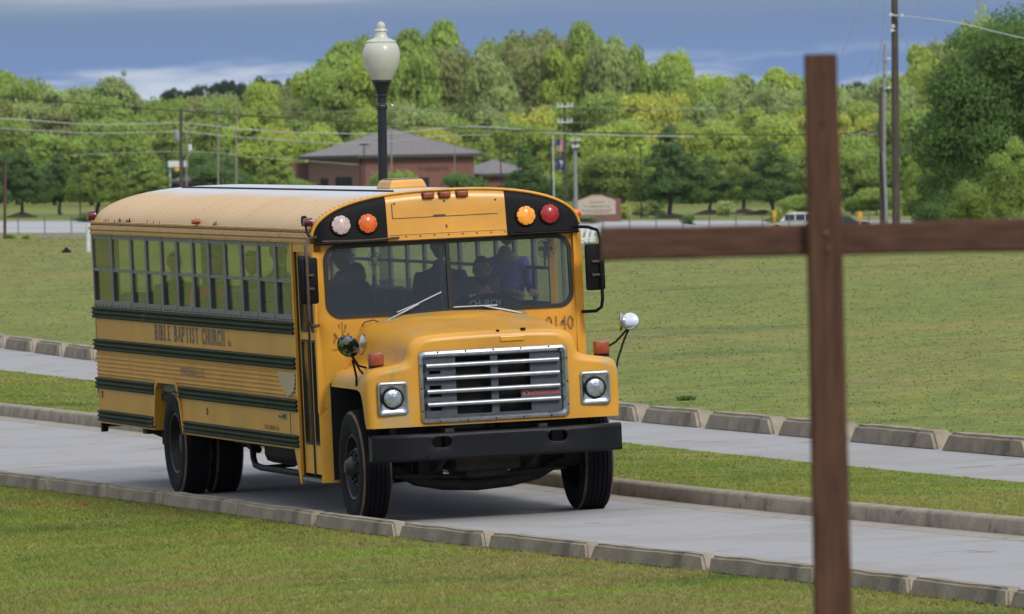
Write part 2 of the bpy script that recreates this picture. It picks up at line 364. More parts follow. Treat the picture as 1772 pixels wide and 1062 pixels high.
# ------------------------------------------------------------------ ground sheet
def lawn_mat(name, fine=1.0, blade=False):
    m = bpy.data.materials.new(name); m.use_nodes = True; t = m.node_tree; b = t.nodes['Principled BSDF']; L = t.links.new
    n = t.nodes.new; b.inputs['Roughness'].default_value = .8; b.inputs['Specular IOR Level'].default_value = .25
    geo = n('ShaderNodeNewGeometry'); pos = geo.outputs['Position']
    def noise(s, d=4, stretch=None):
        q = n('ShaderNodeTexNoise'); q.inputs['Scale'].default_value = s; q.inputs['Detail'].default_value = d; q.inputs['Roughness'].default_value = .6
        if stretch:
            g = n('ShaderNodeMapping'); g.inputs['Scale'].default_value = stretch; L(pos, g.inputs[0]); L(g.outputs[0], q.inputs['Vector'])
        else: L(pos, q.inputs['Vector'])
        return q.outputs['Fac']
    def mix(f, a, c, lo=.35, hi=.65):
        r = n('ShaderNodeMapRange'); r.inputs[1].default_value = lo; r.inputs[2].default_value = hi; L(f, r.inputs[0])
        k = n('ShaderNodeMix'); k.data_type = 'RGBA'; L(r.outputs[0], k.inputs[0])
        for s_, v in ((6, a), (7, c)):
            if isinstance(v, tuple): k.inputs[s_].default_value = (*v, 1)
            else: L(v, k.inputs[s_])
        return k.outputs[2]
    c = mix(noise(.55, 2.5, (1, .5, 1)), (.195, .250, .040), (.270, .285, .056))          # green / yellow green patches
    c = mix(noise(1.9, 2, (1, .45, 1)), c, (.175, .250, .048), .54, .74)                 # clover darker patches
    c = mix(noise(.33, 2.5, (1, .35, 1)), c, (.285, .270, .090), .58, .78)                   # drier straw patches
    c = mix(noise(.075, 3, (1, .4, 1)), c, (.285, .245, .085), .50, .68)                # broad worn areas
    c = mix(noise(.9, 2, (.35, 1.2, 1)), c, (.235, .295, .050), .52, .62); c = mix(noise(.42, 4, (.5, .8, 1)), c, (.135, .190, .036), .55, .66); c = mix(noise(.12, 4, (.5, 1.4, 1)), c, (.300, .275, .075), .56, .66); c = mix(noise(2.3, 3, (.6, .6, 1)), c, (.290, .255, .095), .66, .76)              # mowing streaks
    # dry, brownish strip along the far edge of the field
    sp = n('ShaderNodeSeparateXYZ'); L(pos, sp.inputs[0])
    far = n('ShaderNodeMapRange'); far.inputs[1].default_value = 25; far.inputs[2].default_value = 130; L(sp.outputs['Y'], far.inputs[0])
    far2 = n('ShaderNodeMapRange'); far2.inputs[1].default_value = 300; far2.inputs[2].default_value = 500; far2.inputs[3].default_value = 1; far2.inputs[4].default_value = 0; L(sp.outputs['Y'], far2.inputs[0])
    mu = n('ShaderNodeMath'); mu.operation = 'MULTIPLY'; L(far.outputs[0], mu.inputs[0]); L(far2.outputs[0], mu.inputs[1])
    mu2 = n('ShaderNodeMath'); mu2.operation = 'MULTIPLY'; L(mu.outputs[0], mu2.inputs[0]); mu2.inputs[1].default_value = .45
    k = n('ShaderNodeMix'); k.data_type = 'RGBA'; L(mu2.outputs[0], k.inputs[0]); L(c, k.inputs[6]); k.inputs[7].default_value = (.285, .250, .100, 1); c = k.outputs[2]
    # line of orange marking paint sprayed on the grass
    p0, p1 = Vector(S(-9.9, -3.55)), Vector(S(-4.6, -1.85)); dr = (p1-p0); ln = dr.length; dr /= ln
    a = n('ShaderNodeVectorMath'); a.operation = 'SUBTRACT'; L(pos, a.inputs[0]); a.inputs[1].default_value = p0
    al = n('ShaderNodeVectorMath'); al.operation = 'DOT_PRODUCT'; L(a.outputs[0], al.inputs[0]); al.inputs[1].default_value = dr
    ac = n('ShaderNodeVectorMath'); ac.operation = 'DOT_PRODUCT'; L(a.outputs[0], ac.inputs[0]); ac.inputs[1].default_value = Vector((-dr.y, dr.x, 0))
    wn = n('ShaderNodeMath'); wn.operation = 'MULTIPLY_ADD'; L(noise(2.2, 3), wn.inputs[0]); wn.inputs[1].default_value = .5; wn.inputs[2].default_value = -.25
    ad = n('ShaderNodeMath'); ad.operation = 'ADD'; L(ac.outputs['Value'], ad.inputs[0]); L(wn.outputs[0], ad.inputs[1])
    ab = n('ShaderNodeMath'); ab.operation = 'ABSOLUTE'; L(ad.outputs[0], ab.inputs[0])
    lt = n('ShaderNodeMath'); lt.operation = 'LESS_THAN'; L(ab.outputs[0], lt.inputs[0]); lt.inputs[1].default_value = .10
    g1 = n('ShaderNodeMath'); g1.operation = 'GREATER_THAN'; L(al.outputs['Value'], g1.inputs[0]); g1.inputs[1].default_value = -4
    g2 = n('ShaderNodeMath'); g2.operation = 'LESS_THAN'; L(al.outputs['Value'], g2.inputs[0]); g2.inputs[1].default_value = ln+.3
    g3 = n('ShaderNodeMapRange'); g3.inputs[1].default_value = .42; g3.inputs[2].default_value = .55; L(noise(1.7, 4), g3.inputs[0])
    q = lt.outputs[0]
    for z in (g1.outputs[0], g2.outputs[0], g3.outputs[0]):
        k = n('ShaderNodeMath'); k.operation = 'MULTIPLY'; L(q, k.inputs[0]); L(z, k.inputs[1]); q = k.outputs[0]
    k = n('ShaderNodeMath'); k.operation = 'MULTIPLY'; L(q, k.inputs[0]); k.inputs[1].default_value = .7; q = k.outputs[0]
    k = n('ShaderNodeMix'); k.data_type = 'RGBA'; L(q, k.inputs[0]); L(c, k.inputs[6]); k.inputs[7].default_value = (.42, .105, .025, 1); c = k.outputs[2]
    if blade:
        hs = n('ShaderNodeHueSaturation'); r = n('ShaderNodeMapRange'); r.inputs[3].default_value = 1.18; r.inputs[4].default_value = 1.5; L(geo.outputs['Random Per Island'], r.inputs[0]); L(r.outputs[0], hs.inputs['Value'])
        r = n('ShaderNodeMapRange'); r.inputs[3].default_value = .488; r.inputs[4].default_value = .512; L(geo.outputs['Random Per Island'], r.inputs[0]); L(r.outputs[0], hs.inputs['Hue'])
        L(c, hs.inputs['Color']); c = hs.outputs[0]
        tr = n('ShaderNodeBsdfTranslucent'); L(c, tr.inputs[0]); ms = n('ShaderNodeMixShader'); ms.inputs[0].default_value = .5
        L(b.outputs[0], ms.inputs[1]); L(tr.outputs[0], ms.inputs[2]); L(ms.outputs[0], t.nodes['Material Output'].inputs[0])
        # blades shade with an upward leaning normal (they are thin and stand in a thick sward)
        nm = n('ShaderNodeVectorMath'); nm.operation = 'MULTIPLY_ADD'; L(geo.outputs['Normal'], nm.inputs[0]); nm.inputs[1].default_value = (.15, .15, .15); nm.inputs[2].default_value = (0, 0, 1)
        nn = n('ShaderNodeVectorMath'); nn.operation = 'NORMALIZE'; L(nm.outputs[0], nn.inputs[0]); L(nn.outputs[0], b.inputs['Normal'])
    else:
        z = mix(noise(3.2, 7, (.9, .5, 1)), (.48, .49, .36), (.70, .72, .50), .38, .64); z2 = mix(noise(34, 3, (.8, .14, 1)), (.80, .80, .78), (1.16, 1.16, 1.10), .35, .65); kz = n('ShaderNodeMix'); kz.data_type = 'RGBA'; kz.blend_type = 'MULTIPLY'; kz.inputs[0].default_value = 1; L(z, kz.inputs[6]); L(z2, kz.inputs[7]); z = kz.outputs[2]; k = n('ShaderNodeMix'); k.data_type = 'RGBA'; k.blend_type = 'MULTIPLY'; k.inputs[0].default_value = 1; L(c, k.inputs[6]); L(z, k.inputs[7]); c = k.outputs[2]
        bp = n('ShaderNodeBump'); bp.inputs['Strength'].default_value = .2; bp.inputs['Distance'].default_value = .02; L(noise(30, 5), bp.inputs['Height']); L(bp.outputs[0], b.inputs['Normal'])
    L(c, b.inputs['Base Color']); return m
M['lawn'] = lawn_mat('lawn_ground'); M['blade'] = lawn_mat('grass_blade', blade=True)

def grid_ground():
    xs = sorted(set([round(x, 2) for x in list(np.linspace(-40, 40, 41))+[s*40*1.28**k for k in range(1, 18) for s in (-1, 1)]]))
    ds = [-60, -20, 10, 30]+list(np.arange(50, 152, 20))+list(np.arange(152, 240, 4))+list(np.arange(250, 700, 30))+list(np.arange(700, 1200, 14))+[1250, 1300, 1400, 1500, 1600, 1800, 2200, 2800]
    Y = np.array(ds)+CAM[1]; XX, YY = np.meshgrid(xs, Y); Z = terr(XX, YY)-.004
    mb = MB(); rows = [[(XX[i, j], YY[i, j], Z[i, j]) for j in range(len(xs))] for i in range(len(ds))]; mb.grid(rows); return mb
tag(ob('ground', grid_ground(), M['lawn'], smooth=60), kind='structure')

def poly_line(pts, sl, sr):
    us = [p[0] for p in pts]; vs = [p[1] for p in pts]
    def f(u):
        if u < us[0]: return vs[0]+(u-us[0])*sl
        if u > us[-1]: return vs[-1]+(u-us[-1])*sr
        return float(np.interp(u, us, vs))
    def g(u): return sum(f(u+k*1.2) for k in (-2, -1, 0, 1, 2))/5      # smoothed
    return g
L_near = poly_line([(-11.7, -2.09), (-9.6, -1.97), (-7.5, -1.83), (-5.46, -1.70), (-2.6, -1.62), (.14, -1.54), (2.85, -1.43), (5.16, -1.22), (7.7, -1.0), (10.58, -.78), (12.8, -.52), (16.9, -.31)], .07, .06)
L_face = poly_line([(-29.5, 1.43), (-21.85, 1.64), (-12, 1.70), (-1.745, 1.76), (3.6, 2.03), (8.59, 2.43)], .03, .085)
L_med = poly_line([(-46, 4.62), (-12.7, 4.60), (-6, 4.72), (.18, 4.98)], .0, .05)
L_stop = poly_line([(-56.3, 6.66), (-48.4, 6.38), (-34, 6.15), (-18.7, 6.14), (-12.9, 6.30), (-4.9, 6.52)], -.03, .05)
KH = .15

# ------------------------------------------------------------------ lanes, kerbs
def sheet(name, us, fa, fb, wa, wb, mt, nseg=2, kind='structure', th=0, parent=None):
    mb = MB(); rows = [[S(u, fa(u)+(fb(u)-fa(u))*k/nseg, wa+(wb-wa)*k/nseg) for k in range(nseg+1)] for u in us]; mb.grid(rows)
    if th: mb.grid([[(*p[:2], p[2]-th) for p in r] for r in rows])
    o = ob(name, mb, mt, parent); 
    if kind and parent is None: tag(o, kind=kind)
    return o
U1 = list(np.arange(-62, 34, 2.0))
lane = sheet('lane_bed', U1, lambda u: L_near(u)-.02, lambda u: L_face(u)+.02, .004, .004, M['bed'])
joints = [-62, -55.3, -48.6, -41.9, -35, -28.2, -24.55, -20.95, -14.8, -8.9, -3.0, 2.95, 8.9, 14.9, 20.9, 27, 33]
for i in range(len(joints)-1):
    a, b_ = joints[i]+.006, joints[i+1]-.006; us = list(np.linspace(a, b_, 5))
    sheet('lane_slab', us, lambda u: L_near(u)+.19, lambda u: L_face(u)-.27, .012, .012, M['road'], 3, parent=lane, th=.008)
gut = []
for i, a in enumerate(np.arange(-61, 32, 3.05)):
    sheet('gutter_section', list(np.linspace(a+.005, a+3.04, 4)), lambda u: L_face(u)-.262, lambda u: L_face(u)+.01, .012, .02, M['gutterc'], 1, parent=lane, th=.01)
# poured kerb between lane and median, in sections
fk = empty('kerb', Matrix.Identity(4)); tag(fk, kind='structure')
fj = [-61, -57, -53, -49, -45, -41, -37, -33, -28.2, -25.7, -23.1, -20, -17, -14, -11.1, -8.1, -5.1, -2.1, .86, 4.9, 8.9, 12.9, 16.9, 20.9, 25, 29, 33]
for a, b_ in zip(fj[:-1], fj[1:]):
    mb = MB(); prof = [(0, 0), (.012, KH-.025), (.03, KH-.006), (.05, KH), (.15, KH+.002), (.16, 0)]
    rows = [[S(u, L_face(u)+x, z) for x, z in prof] for u in np.linspace(a+.006, b_-.006, 7)]
    mb.grid(rows); mb.poly(rows[0]); mb.poly(rows[-1]); ob('kerb_section', mb, M['kerb'], fk, smooth=50)
# median lawn and second lane
med = sheet('median', U1, lambda u: L_face(u)+.15, lambda u: L_med(u)+.1, KH-.01, .012, M['lawn'], 3)
lane2 = sheet('lane', U1, lambda u: L_med(u)-.05, lambda u: L_stop(u)+.3, .006, .006, M['road'], 3)

# precast kerb blocks (trapezoid ends)
def block(name, ua, ub, fv, wid, h, slope, z0=0.0, seed=0):
    rr_ = random.Random(seed); uc = (ua+ub)/2; base = Vector(S(uc, fv(uc)+wid/2, z0))
    A = Vector(S(ua, fv(ua)+wid/2, z0)); B = Vector(S(ub, fv(ub)+wid/2, z0)); d = (B-A); Lh = d.length/2; d.normalize()
    side = Vector((-d.y, d.x, 0)).normalized(); upv = side.cross(d)*-1
    if upv.z < 0: upv = -upv
    mw = Matrix([[d[i], side[i], upv[i], base[i]] for i in range(3)]+[[0, 0, 0, 1]])
    if Matrix.determinant(mw) < 0: side = -side; mw = Matrix([[d[i], side[i], upv[i], base[i]] for i in range(3)]+[[0, 0, 0, 1]])
    bm = bmesh.new(); hw = wid/2
    vs = [bm.verts.new(p) for p in [(-Lh, -hw, -.03), (Lh, -hw, -.03), (Lh, hw, -.03), (-Lh, hw, -.03), (-Lh+slope, -hw*.82, h), (Lh-slope, -hw*.82, h), (Lh-slope, hw*.82, h), (-Lh+slope, hw*.82, h)]]
    for f in [(0, 3, 2, 1), (4, 5, 6, 7), (0, 1, 5, 4), (1, 2, 6, 5), (2, 3, 7, 6), (3, 0, 4, 7)]: bm.faces.new([vs[i] for i in f])
    bmesh.ops.subdivide_edges(bm, edges=[e for e in bm.edges if abs((e.verts[0].co-e.verts[1].co).x) > Lh], cuts=9)
    bmesh.ops.bevel(bm, geom=[e for e in bm.edges if e.calc_face_angle(0) > .5], offset=.022 if h < .15 else .032, segments=3, affect='EDGES')
    for q in bm.verts:
        n_ = mnoise.noise_vector(q.co*3+Vector((seed*7.1, 0, 0))); q.co += Vector((n_.x*.012, n_.y*.010, n_.z*.009 if q.co.z > .02 else 0))
    me = bpy.data.meshes.new(name)
    for f in bm.faces: f.smooth = True
    for e in bm.edges: e.smooth = e.calc_face_angle(0) < .7
    bm.to_mesh(me); bm.free(); me.materials.append(M['kerb']); o = link(name, me); o.matrix_world = mw; return o
kj = [-19.9, -17.3, -14.7, -12.1, -9.6, -7.5, -5.46, -2.63, .12, 2.75, 5.2, 7.75, 10.5, 12.85, 14.9, 17.0, 19.6]
klab = ['x picture edge, farthest behind the rear wheels', None]
names_n = {-9.6: 'behind the rear wheels near the left edge of the picture', -7.5: 'just left of the rear wheels of the bus', -5.46: 'directly in front of the rear wheels of the bus',
  -2.63: 'between the bus wheels, below the bus door', .12: 'directly below the near front wheel of the bus', 2.75: 'just right of the near front wheel of the bus',
  5.2: 'below the middle of the black bumper', 7.75: 'below the far front wheel of the bus', 10.5: 'left of the foot of the wooden cross', 12.85: 'passing behind the foot of the wooden cross',
  14.9: 'just right of the wooden cross post', 17.0: 'at the lower right corner of the picture', -12.1: 'second one from the left picture edge', -14.7: 'first one at the left picture edge'}
rs_k = random.Random(5)
for a, b_ in zip(kj[:-1], kj[1:]):
    o = block('kerb_block', a+.012, b_-.012, L_near,   .17, .125, rs_k.choice((.05, .09, .13, .13)), seed=int(a*10))
    tag(o, 'worn near kerb block, '+names_n.get(a, {-19.9: 'second outside the left edge', -17.3: 'first outside the left edge'}.get(a)), 'kerb block', 'kerb blocks along the near edge of the lane')
sj = [(-58.9, -56.45, 'at the far left picture edge'), (-56.3, -53.75, 'middle one of three left of the bus'), (-53.6, -51.15, 'just left of the bus rear'), (-51.0, -48.5, 'partly hidden by the rear of the bus'),
      (-20.4, -18.0, 'peeping out right of the front fender of the bus'), (-17.9, -15.6, 'first whole one right of the bus'), (-15.5, -12.98, 'second whole one right of the bus'), (-12.88, -10.55, 'partly hidden by the wooden cross post'), (-10.45, -7.55, 'just right of the wooden cross post'), (-7.45, -4.8, 'cut by the right picture edge')]
sj += [(a_, a_+2.46, 'hidden behind the bus') for a_ in np.arange(-48.4, -22.5, 2.545)]
for a, b_, lab in sj:
    o = block('wheel_stop', a, b_, L_stop, .26, .175, .23, .006, seed=int(a*10)+3)
    tag(o, 'trapezoid far lane block, '+lab, 'concrete block', 'concrete blocks along the far lane')

# ------------------------------------------------------------------ grass (blades as one mesh per lawn)
P2W = MBN[:2, :2]; W2P = np.linalg.inv(P2W)
def grass(name, n, dmin, dmax, inside, hgt, wid, dens_pow, label, per=3, wrange=1.12, wlift=0.0):
    r = RNG.random(n); # depth distribution ~ d^-dens_pow
    d = (dmin**(1-dens_pow)+r*(dmax**(1-dens_pow)-dmin**(1-dens_pow)))**(1/(1-dens_pow))
    halfw = d*.0528*wrange+.8
    x = (RNG.random(n)*2-1)*halfw; keep0 = RNG.random(n) < halfw/(dmax*.0528*wrange+.8)*1.0
    X = x+CAM[0]; Y = d+CAM[1]; uv = (W2P@np.array([X, Y])); u, v = uv[0], uv[1]
    k = inside(u, v)&keep0; X, Y, d, u, v = X[k], Y[k], d[k], u[k], v[k]; m = len(X)
    X = np.repeat(X, per)+RNG.normal(0, .012, m*per); Y = np.repeat(Y, per)+RNG.normal(0, .012, m*per); dd = np.repeat(d, per); vv = np.repeat(v, per); uu = np.repeat(u, per); m *= per
    Z = terr(X, Y)+(wlift(uu, vv) if callable(wlift) else wlift)
    clump = np.array([mnoise.noise((a*1.3, b*1.3, 0)) for a, b in zip(X[::per], Y[::per])]); clump = np.repeat(clump, per)
    h = hgt*(RNG.random(m)*.8+.5)*(1+.8*clump)*(1+.0*dd); wd = wid*(RNG.random(m)*.6+.7)*np.maximum(1, dd/70)
    a = RNG.random(m)*2*np.pi; ca, sa = np.cos(a), np.sin(a); lean = h*(.6+RNG.random(m)*1.3); la = RNG.random(m)*2*np.pi
    V = np.empty((m, 3, 3), np.float32)
    V[:, 0] = np.stack([X-ca*wd/2, Y-sa*wd/2, Z-.004], 1); V[:, 1] = np.stack([X+ca*wd/2, Y+sa*wd/2, Z-.004], 1); V[:, 2] = np.stack([X+np.cos(la)*lean, Y+np.sin(la)*lean, Z+h], 1)
    me = bpy.data.meshes.new(name); me.vertices.add(m*3); me.loops.add(m*3); me.polygons.add(m)
    me.vertices.foreach_set('co', V.ravel()); me.loops.foreach_set('vertex_index', np.arange(m*3, dtype=np.int32)); me.polygons.foreach_set('loop_start', np.arange(0, m*3, 3, dtype=np.int32)); me.update(calc_edges=True)
    me.materials.append(M['blade']); o = link(name, me); tag(o, label, 'grass', kind='stuff'); print(name, m); return o
vn, vf, vm, vs = np.vectorize(L_near), np.vectorize(L_face), np.vectorize(L_med), np.vectorize(L_stop)
ut = np.arange(-200, 80, .5); Tn, Tf, Tm, Ts = vn(ut), vf(ut), vm(ut), vs(ut)
gi = lambda T: (lambda u: np.interp(u, ut, T))
gn, gf, gm, gs = gi(Tn), gi(Tf), gi(Tm), gi(Ts)
def near_in(u, v): return (v < gn(u)-.01+.03*np.sin(u*9)*np.sin(u*3.1))
grass('foreground_grass', 330000, 45, 97, near_in, .022, .010, 1.6, 'short patchy lawn in front of the near kerb blocks, clover and straw mixed', per=3)
grass('median_grass', 420000, 62, 150, lambda u, v: (v > gf(u)+.155)&(v < gm(u)+.02+.03*np.sin(u*7)), .022, .011, 1.6, 'strip of short green grass between the two concrete lanes', per=3, wlift=lambda u, v: KH-.012-(KH-.02)*np.clip((v-gf(u)-.15)/(gm(u)-gf(u)-.05), 0, 1))
grass('field_grass', 520000, 70, 236, lambda u, v: (v > gs(u)+.27)&(RNG.random(len(v)) < .16), .014, .013, 1.9, 'broad mown field of green and straw coloured grass behind the bus', per=2, wlift=0.0)
# taller weed tufts
def tuft(loc, r, h, n, mt, name='weed_tuft', label=None):
    mb = MB()
    for i in range(n):
        a = random.random()*6.283; q = random.random()**.6*r; x, y = math.cos(a)*q, math.sin(a)*q; t = random.random()*6.283; wv = .010+.012*random.random(); hh = h*(.5+.7*random.random()); l = hh*.7*random.random()
        c_, s_ = math.cos(t)*wv, math.sin(t)*wv; lx, ly = math.cos(a)*l, math.sin(a)*l
        mb.add([(x-c_, y-s_, 0), (x+c_, y+s_, 0), (x+lx*.5+c_*.7, y+ly*.5+s_*.7, hh*.6), (x+lx, y+ly, hh), (x+lx*.5-c_*.7, y+ly*.5-s_*.7, hh*.6)], [(0, 1, 2, 3, 4)])
    o = ob(name, mb, mt); o.location = loc; tag(o, label, 'weed'); return o
M['weed'] = mat('weed_leaf', (.15, .27, .06), .7, var=.2, island=.3, transl=.3)
def un2(px, py):
    """bus-plane coordinates of a photo pixel on the ground plane"""
    d = RB.T@np.array([(px-886)/FPX, (py-531)/FPX, 1.0]); o_ = RB.T@(-TB); t = -o_[2]/d[2]; return o_[0]+t*d[0], o_[1]+t*d[1]
for px, py, r, h, lab in [(1187, 692, .10, .05, 'small dark green weed clump in the field right of the bus')]:
    u, v = un2(px, py); tuft(S(u, v), r, h, 160, M['weed'], label=lab)

# ------------------------------------------------------------------ the bus  (u forward, v to its left, w up; origin on the ground under the front axle)
bus = empty('school_bus', MBUS); tag(bus, 'old yellow church school bus with black rub rails driving on the concrete lane', 'school bus')
UF, UR, HW = -1.65, -10.62, 1.21
W_SILL, W_TOP = 1.752, 2.463
def roof_w(v, top=2.885, n=2.45): return W_TOP+.02+(top-W_TOP-.02)*max(0, 1-(abs(v)/1.225)**n)**(1/n)
# roof shell
vs_ = [1.225*math.sin(math.pi/2*k/14) for k in range(-14, 15)]
us_ = list(np.linspace(UR+.12, -.80, 15))
mb = MB(); rows = []
for i, u in enumerate([UR, UR+.03]+us_):
    k = .93 if i == 0 else (.985 if i == 1 else 1)
    rows.append([(u, v*k, W_TOP+(roof_w(v)-W_TOP)*(k if i < 2 else 1)) for v in vs_])
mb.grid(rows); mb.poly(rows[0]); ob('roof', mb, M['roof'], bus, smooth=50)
# lengthwise roof seam, laid just above the shell
mb = MB(); mb.tube([(u, -.36, roof_w(-.36)+.006) for u in (UR+.4, -3, -1.2)], .010, 6); ob('roof_seam', mb, M['black'], bus)
# roof bows: slight seams with rivets
mb = MB()
for u in np.linspace(UR+.3, -1.6, 13):
    mb.tube([(u, v, roof_w(v)-.0016) for v in np.linspace(-1.215, -.6, 10)], .0028, 4)
    for k in range(6):
        v = -1.2+.045*k; z = roof_w(v); mb.box(u+.02, u+.028, v-.005, v+.005, z-.002, z+.003)
ob('roof_rivet', mb, M['roof'], bus)['kind'] = 'stuff'
# drip gutter mouldings along both sides
for s in (-1, 1):
    prof = [(0, 2.595), (.014, 2.59), (.018, 2.575), (.004, 2.566), (.006, 2.54), (.030, 2.532), (.034, 2.512), (.016, 2.505), (.012, 2.485), (.022, 2.478), (.020, 2.462), (0, 2.458)]
    mb = MB(); mb.grid([[(u, s*(HW+x), z) for x, z in prof] for u in (UR+.02, -5.6, -.80)]); ob('drip_moulding', mb, M['gutter'], bus, smooth=30)
mb = MB()
for s in (-1,):
    for k in range(70): u = UR+.1+k*.14; mb.box(u, u+.012, -HW-.030, -HW-.004, 2.553, 2.562)
ob('moulding_screw', mb, M['rust'], bus)['kind'] = 'stuff'
# old sealant and rust patches above the moulding
mb = MB(); rs = random.Random(4)
for u0, u1, n_ in ((-10.2, -8.6, 16), (-7.9, -7.3, 3), (-4.9, -4.6, 4)):
    for k in range(n_):
        u = rs.uniform(u0, u1); hgt = rs.uniform(.01, .05); l = rs.uniform(.02, .09); z0 = 2.592
        mb.add([(u, -1.222, z0), (u+l, -1.222, z0), (u+l*.8, -1.2205, z0+hgt), (u+l*.3, -1.2205, z0+hgt*.8)], [(0, 1, 2, 3)])
ob('sealant_remnant', mb, M['black'], bus)['kind'] = 'stuff'

# sides ------------------------------------------------------------
def profile_side(s, u0, u1, prof, name, mt, smooth=30, us=None, parent=bus):
    mb = MB(); U_ = us or [u0, u1]
    a = [[(u, s*(HW+x), z) for x, z in prof] for u in U_]; b_ = [[(u, s*(HW-.03), z) for x, z in prof][::-1] for u in U_]
    rows = [x+y for x, y in zip(a, b_)]; mb.grid(rows, close=True); mb.poly(rows[0]); mb.poly(rows[-1]); return ob(name, mb, mt, parent, smooth=smooth)
flute = [(0, 1.318)]
for k in range(6):
    z = 1.300-k*.040; flute += [(0, z), (.011, z-.006), (.011, z-.014), (0, z-.022)]
flute += [(0, 1.062)]
railp = lambda z: [(.002, z), (.026, z-.006), (.032, z-.014), (.026, z-.026), (.014, z-.032), (.014, z-.040), (.028, z-.046), (.033, z-.056), (.028, z-.067), (.014, z-.073), (.014, z-.080), (.027, z-.086), (.030, z-.098), (.022, z-.110), (.002, z-.114)]
ARCH = dict(a0=-7.80, a1=-6.80, b0=-7.93, b1=-6.62, top=1.085)
for s in (-1, 1):
    profile_side(s, UR, UF, [(0, 1.752), (0, 1.318)], 'side_panel', M['side'])
    profile_side(s, UR, UF, flute, 'fluted_panel', M['side'], 20)
    # lower skirts either side of the wheel arch (slanting arch edges)
    for (ua, ub, rear) in ((UR, ARCH['a0'], True), (ARCH['a1'], UF, False)):
        mb = MB()
        if rear: q = [(UR, 1.060), (ARCH['a0'], 1.060), (ARCH['b0'], .60), (UR+.05, .60)]
        else: q = [(ARCH['a1'], 1.060), (UF, 1.060), (UF, .60), (ARCH['b1'], .60)]
        mb.hexa([(u, s*(HW-.03), z) for u, z in q]+[(u, s*HW, z) for u, z in q]); ob('skirt_panel', mb, M['side'], bus)
    mb = MB()      # flange round the arch
    pa = [(ARCH['b0']-.0, .60), (ARCH['a0'], 1.0), (ARCH['a0']+.10, ARCH['top']-.02), (ARCH['a1']-.10, ARCH['top']-.02), (ARCH['a1'], 1.0), (ARCH['b1'], .60)]
    for (p, q) in zip(pa[:-1], pa[1:]):
        mb.hexa([(p[0], s*(HW-.12), p[1]), (q[0], s*(HW-.12), q[1]), (q[0], s*(HW+.022), q[1]), (p[0], s*(HW+.022), p[1]),
                 (p[0]*.996-.018 if p[0] < -7.3 else p[0]+.03, s*(HW-.12), p[1]+.03), (q[0]-.03 if q[0] < -7.3 else q[0]+.03, s*(HW-.12), q[1]+.03), (q[0]-.03 if q[0] < -7.3 else q[0]+.03, s*(HW+.022), q[1]+.03), (p[0]-.03 if p[0] < -7.3 else p[0]+.03, s*(HW+.022), p[1]+.03)])
    ob('wheel_arch_flange', mb, M['side'], bus)
    for z, segs in ((1.752, [(UR-.03, UF+.0)]), (1.436, [(UR-.03, UF+.01)]), (1.058, [(UR-.02, ARCH['a0']-.08), (ARCH['a1']+.06, UF+.01)]), (.735, [(UR+.03, ARCH['b0']-.02), (ARCH['b1']+.05, UF+.01)])):
        for a, b_ in segs:
            o = profile_side(s, a, b_, railp(z-.004), 'rub_rail', M['rail'], 40)
    # far side end post, wheel-house darkness
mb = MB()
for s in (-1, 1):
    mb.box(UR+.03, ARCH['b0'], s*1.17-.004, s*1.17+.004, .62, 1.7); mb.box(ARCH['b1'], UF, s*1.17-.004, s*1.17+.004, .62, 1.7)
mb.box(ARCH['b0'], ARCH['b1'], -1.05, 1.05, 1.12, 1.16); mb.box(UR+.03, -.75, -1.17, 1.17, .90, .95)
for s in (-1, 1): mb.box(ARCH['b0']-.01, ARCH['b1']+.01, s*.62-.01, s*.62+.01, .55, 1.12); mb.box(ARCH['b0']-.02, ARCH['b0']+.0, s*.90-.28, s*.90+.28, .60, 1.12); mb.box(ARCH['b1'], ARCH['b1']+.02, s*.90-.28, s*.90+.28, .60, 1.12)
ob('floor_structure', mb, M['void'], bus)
mb = MB(); mb.box(UR+.02, -1.0, -1.15, 1.15, .955, .985); ob('floor', mb, M['floor'], bus)
mb = MB(); mb.box(UR+.0, UR+.04, -1.21, 1.21, .62, 1.76); mb.box(UR, UR+.04, -1.21, -.95, 1.74, 2.46); mb.box(UR, UR+.04, .95, 1.21, 1.74, 2.46); mb.box(UR, UR+.04, -.12, .12, 1.74, 2.46); ob('rear_panel', mb, M['side'], bus)
for s in (-.53, .53): mb = MB(); mb.box(UR+.015, UR+.022, s-.42, s+.42, 1.76, 2.46); ob('rear_window', mb, M['pane'], bus)
mb = MB(); mb.box(UR-.20, UR-.10, -1.15, 1.15, .55, .74, b=.02); mb.box(UR-.12, UR+.1, -.5, -.42, .6, .7); mb.box(UR-.12, UR+.1, .42, .5, .6, .7); ob('rear_bumper', mb, M['bumper'], bus)
mb = MB(); mb.lathe([(0, .0), (.05, .0), (.06, .02), (.05, .05), (0, .06)], 12, 'y', (UR-.05, -1.20, .93)); mb.tube([(UR-.05, -1.16, .93), (UR-.05, -1.16, .60), (UR+.02, -1.15, .56)], .018, 6); mb.lathe([(0, 0), (.045, 0), (.045, .06), (0, .06)], 12, 'y', (UR+.06, -1.21, .555)); ob('rear_hanger', mb, M['black'], bus)
# end caps of rails: bolt heads
mb = MB()
for z in (1.752, 1.436, 1.058, .735):
    for u in ((UF+.0,) + ((ARCH['a0']-.075 if z > .8 else ARCH['b0']-.015, ARCH['a1']+.055 if z > .8 else ARCH['b1']+.045) if z < 1.1 else ())):
        for dz in (.018, .058, .098): mb.lathe([(0, .034), (.008, .034), (.010, .01), (.010, -.01)], 8, 'x', (u, -HW-.016, z-dz))
ob('rail_bolt', mb, M['black'], bus)['kind'] = 'stuff'

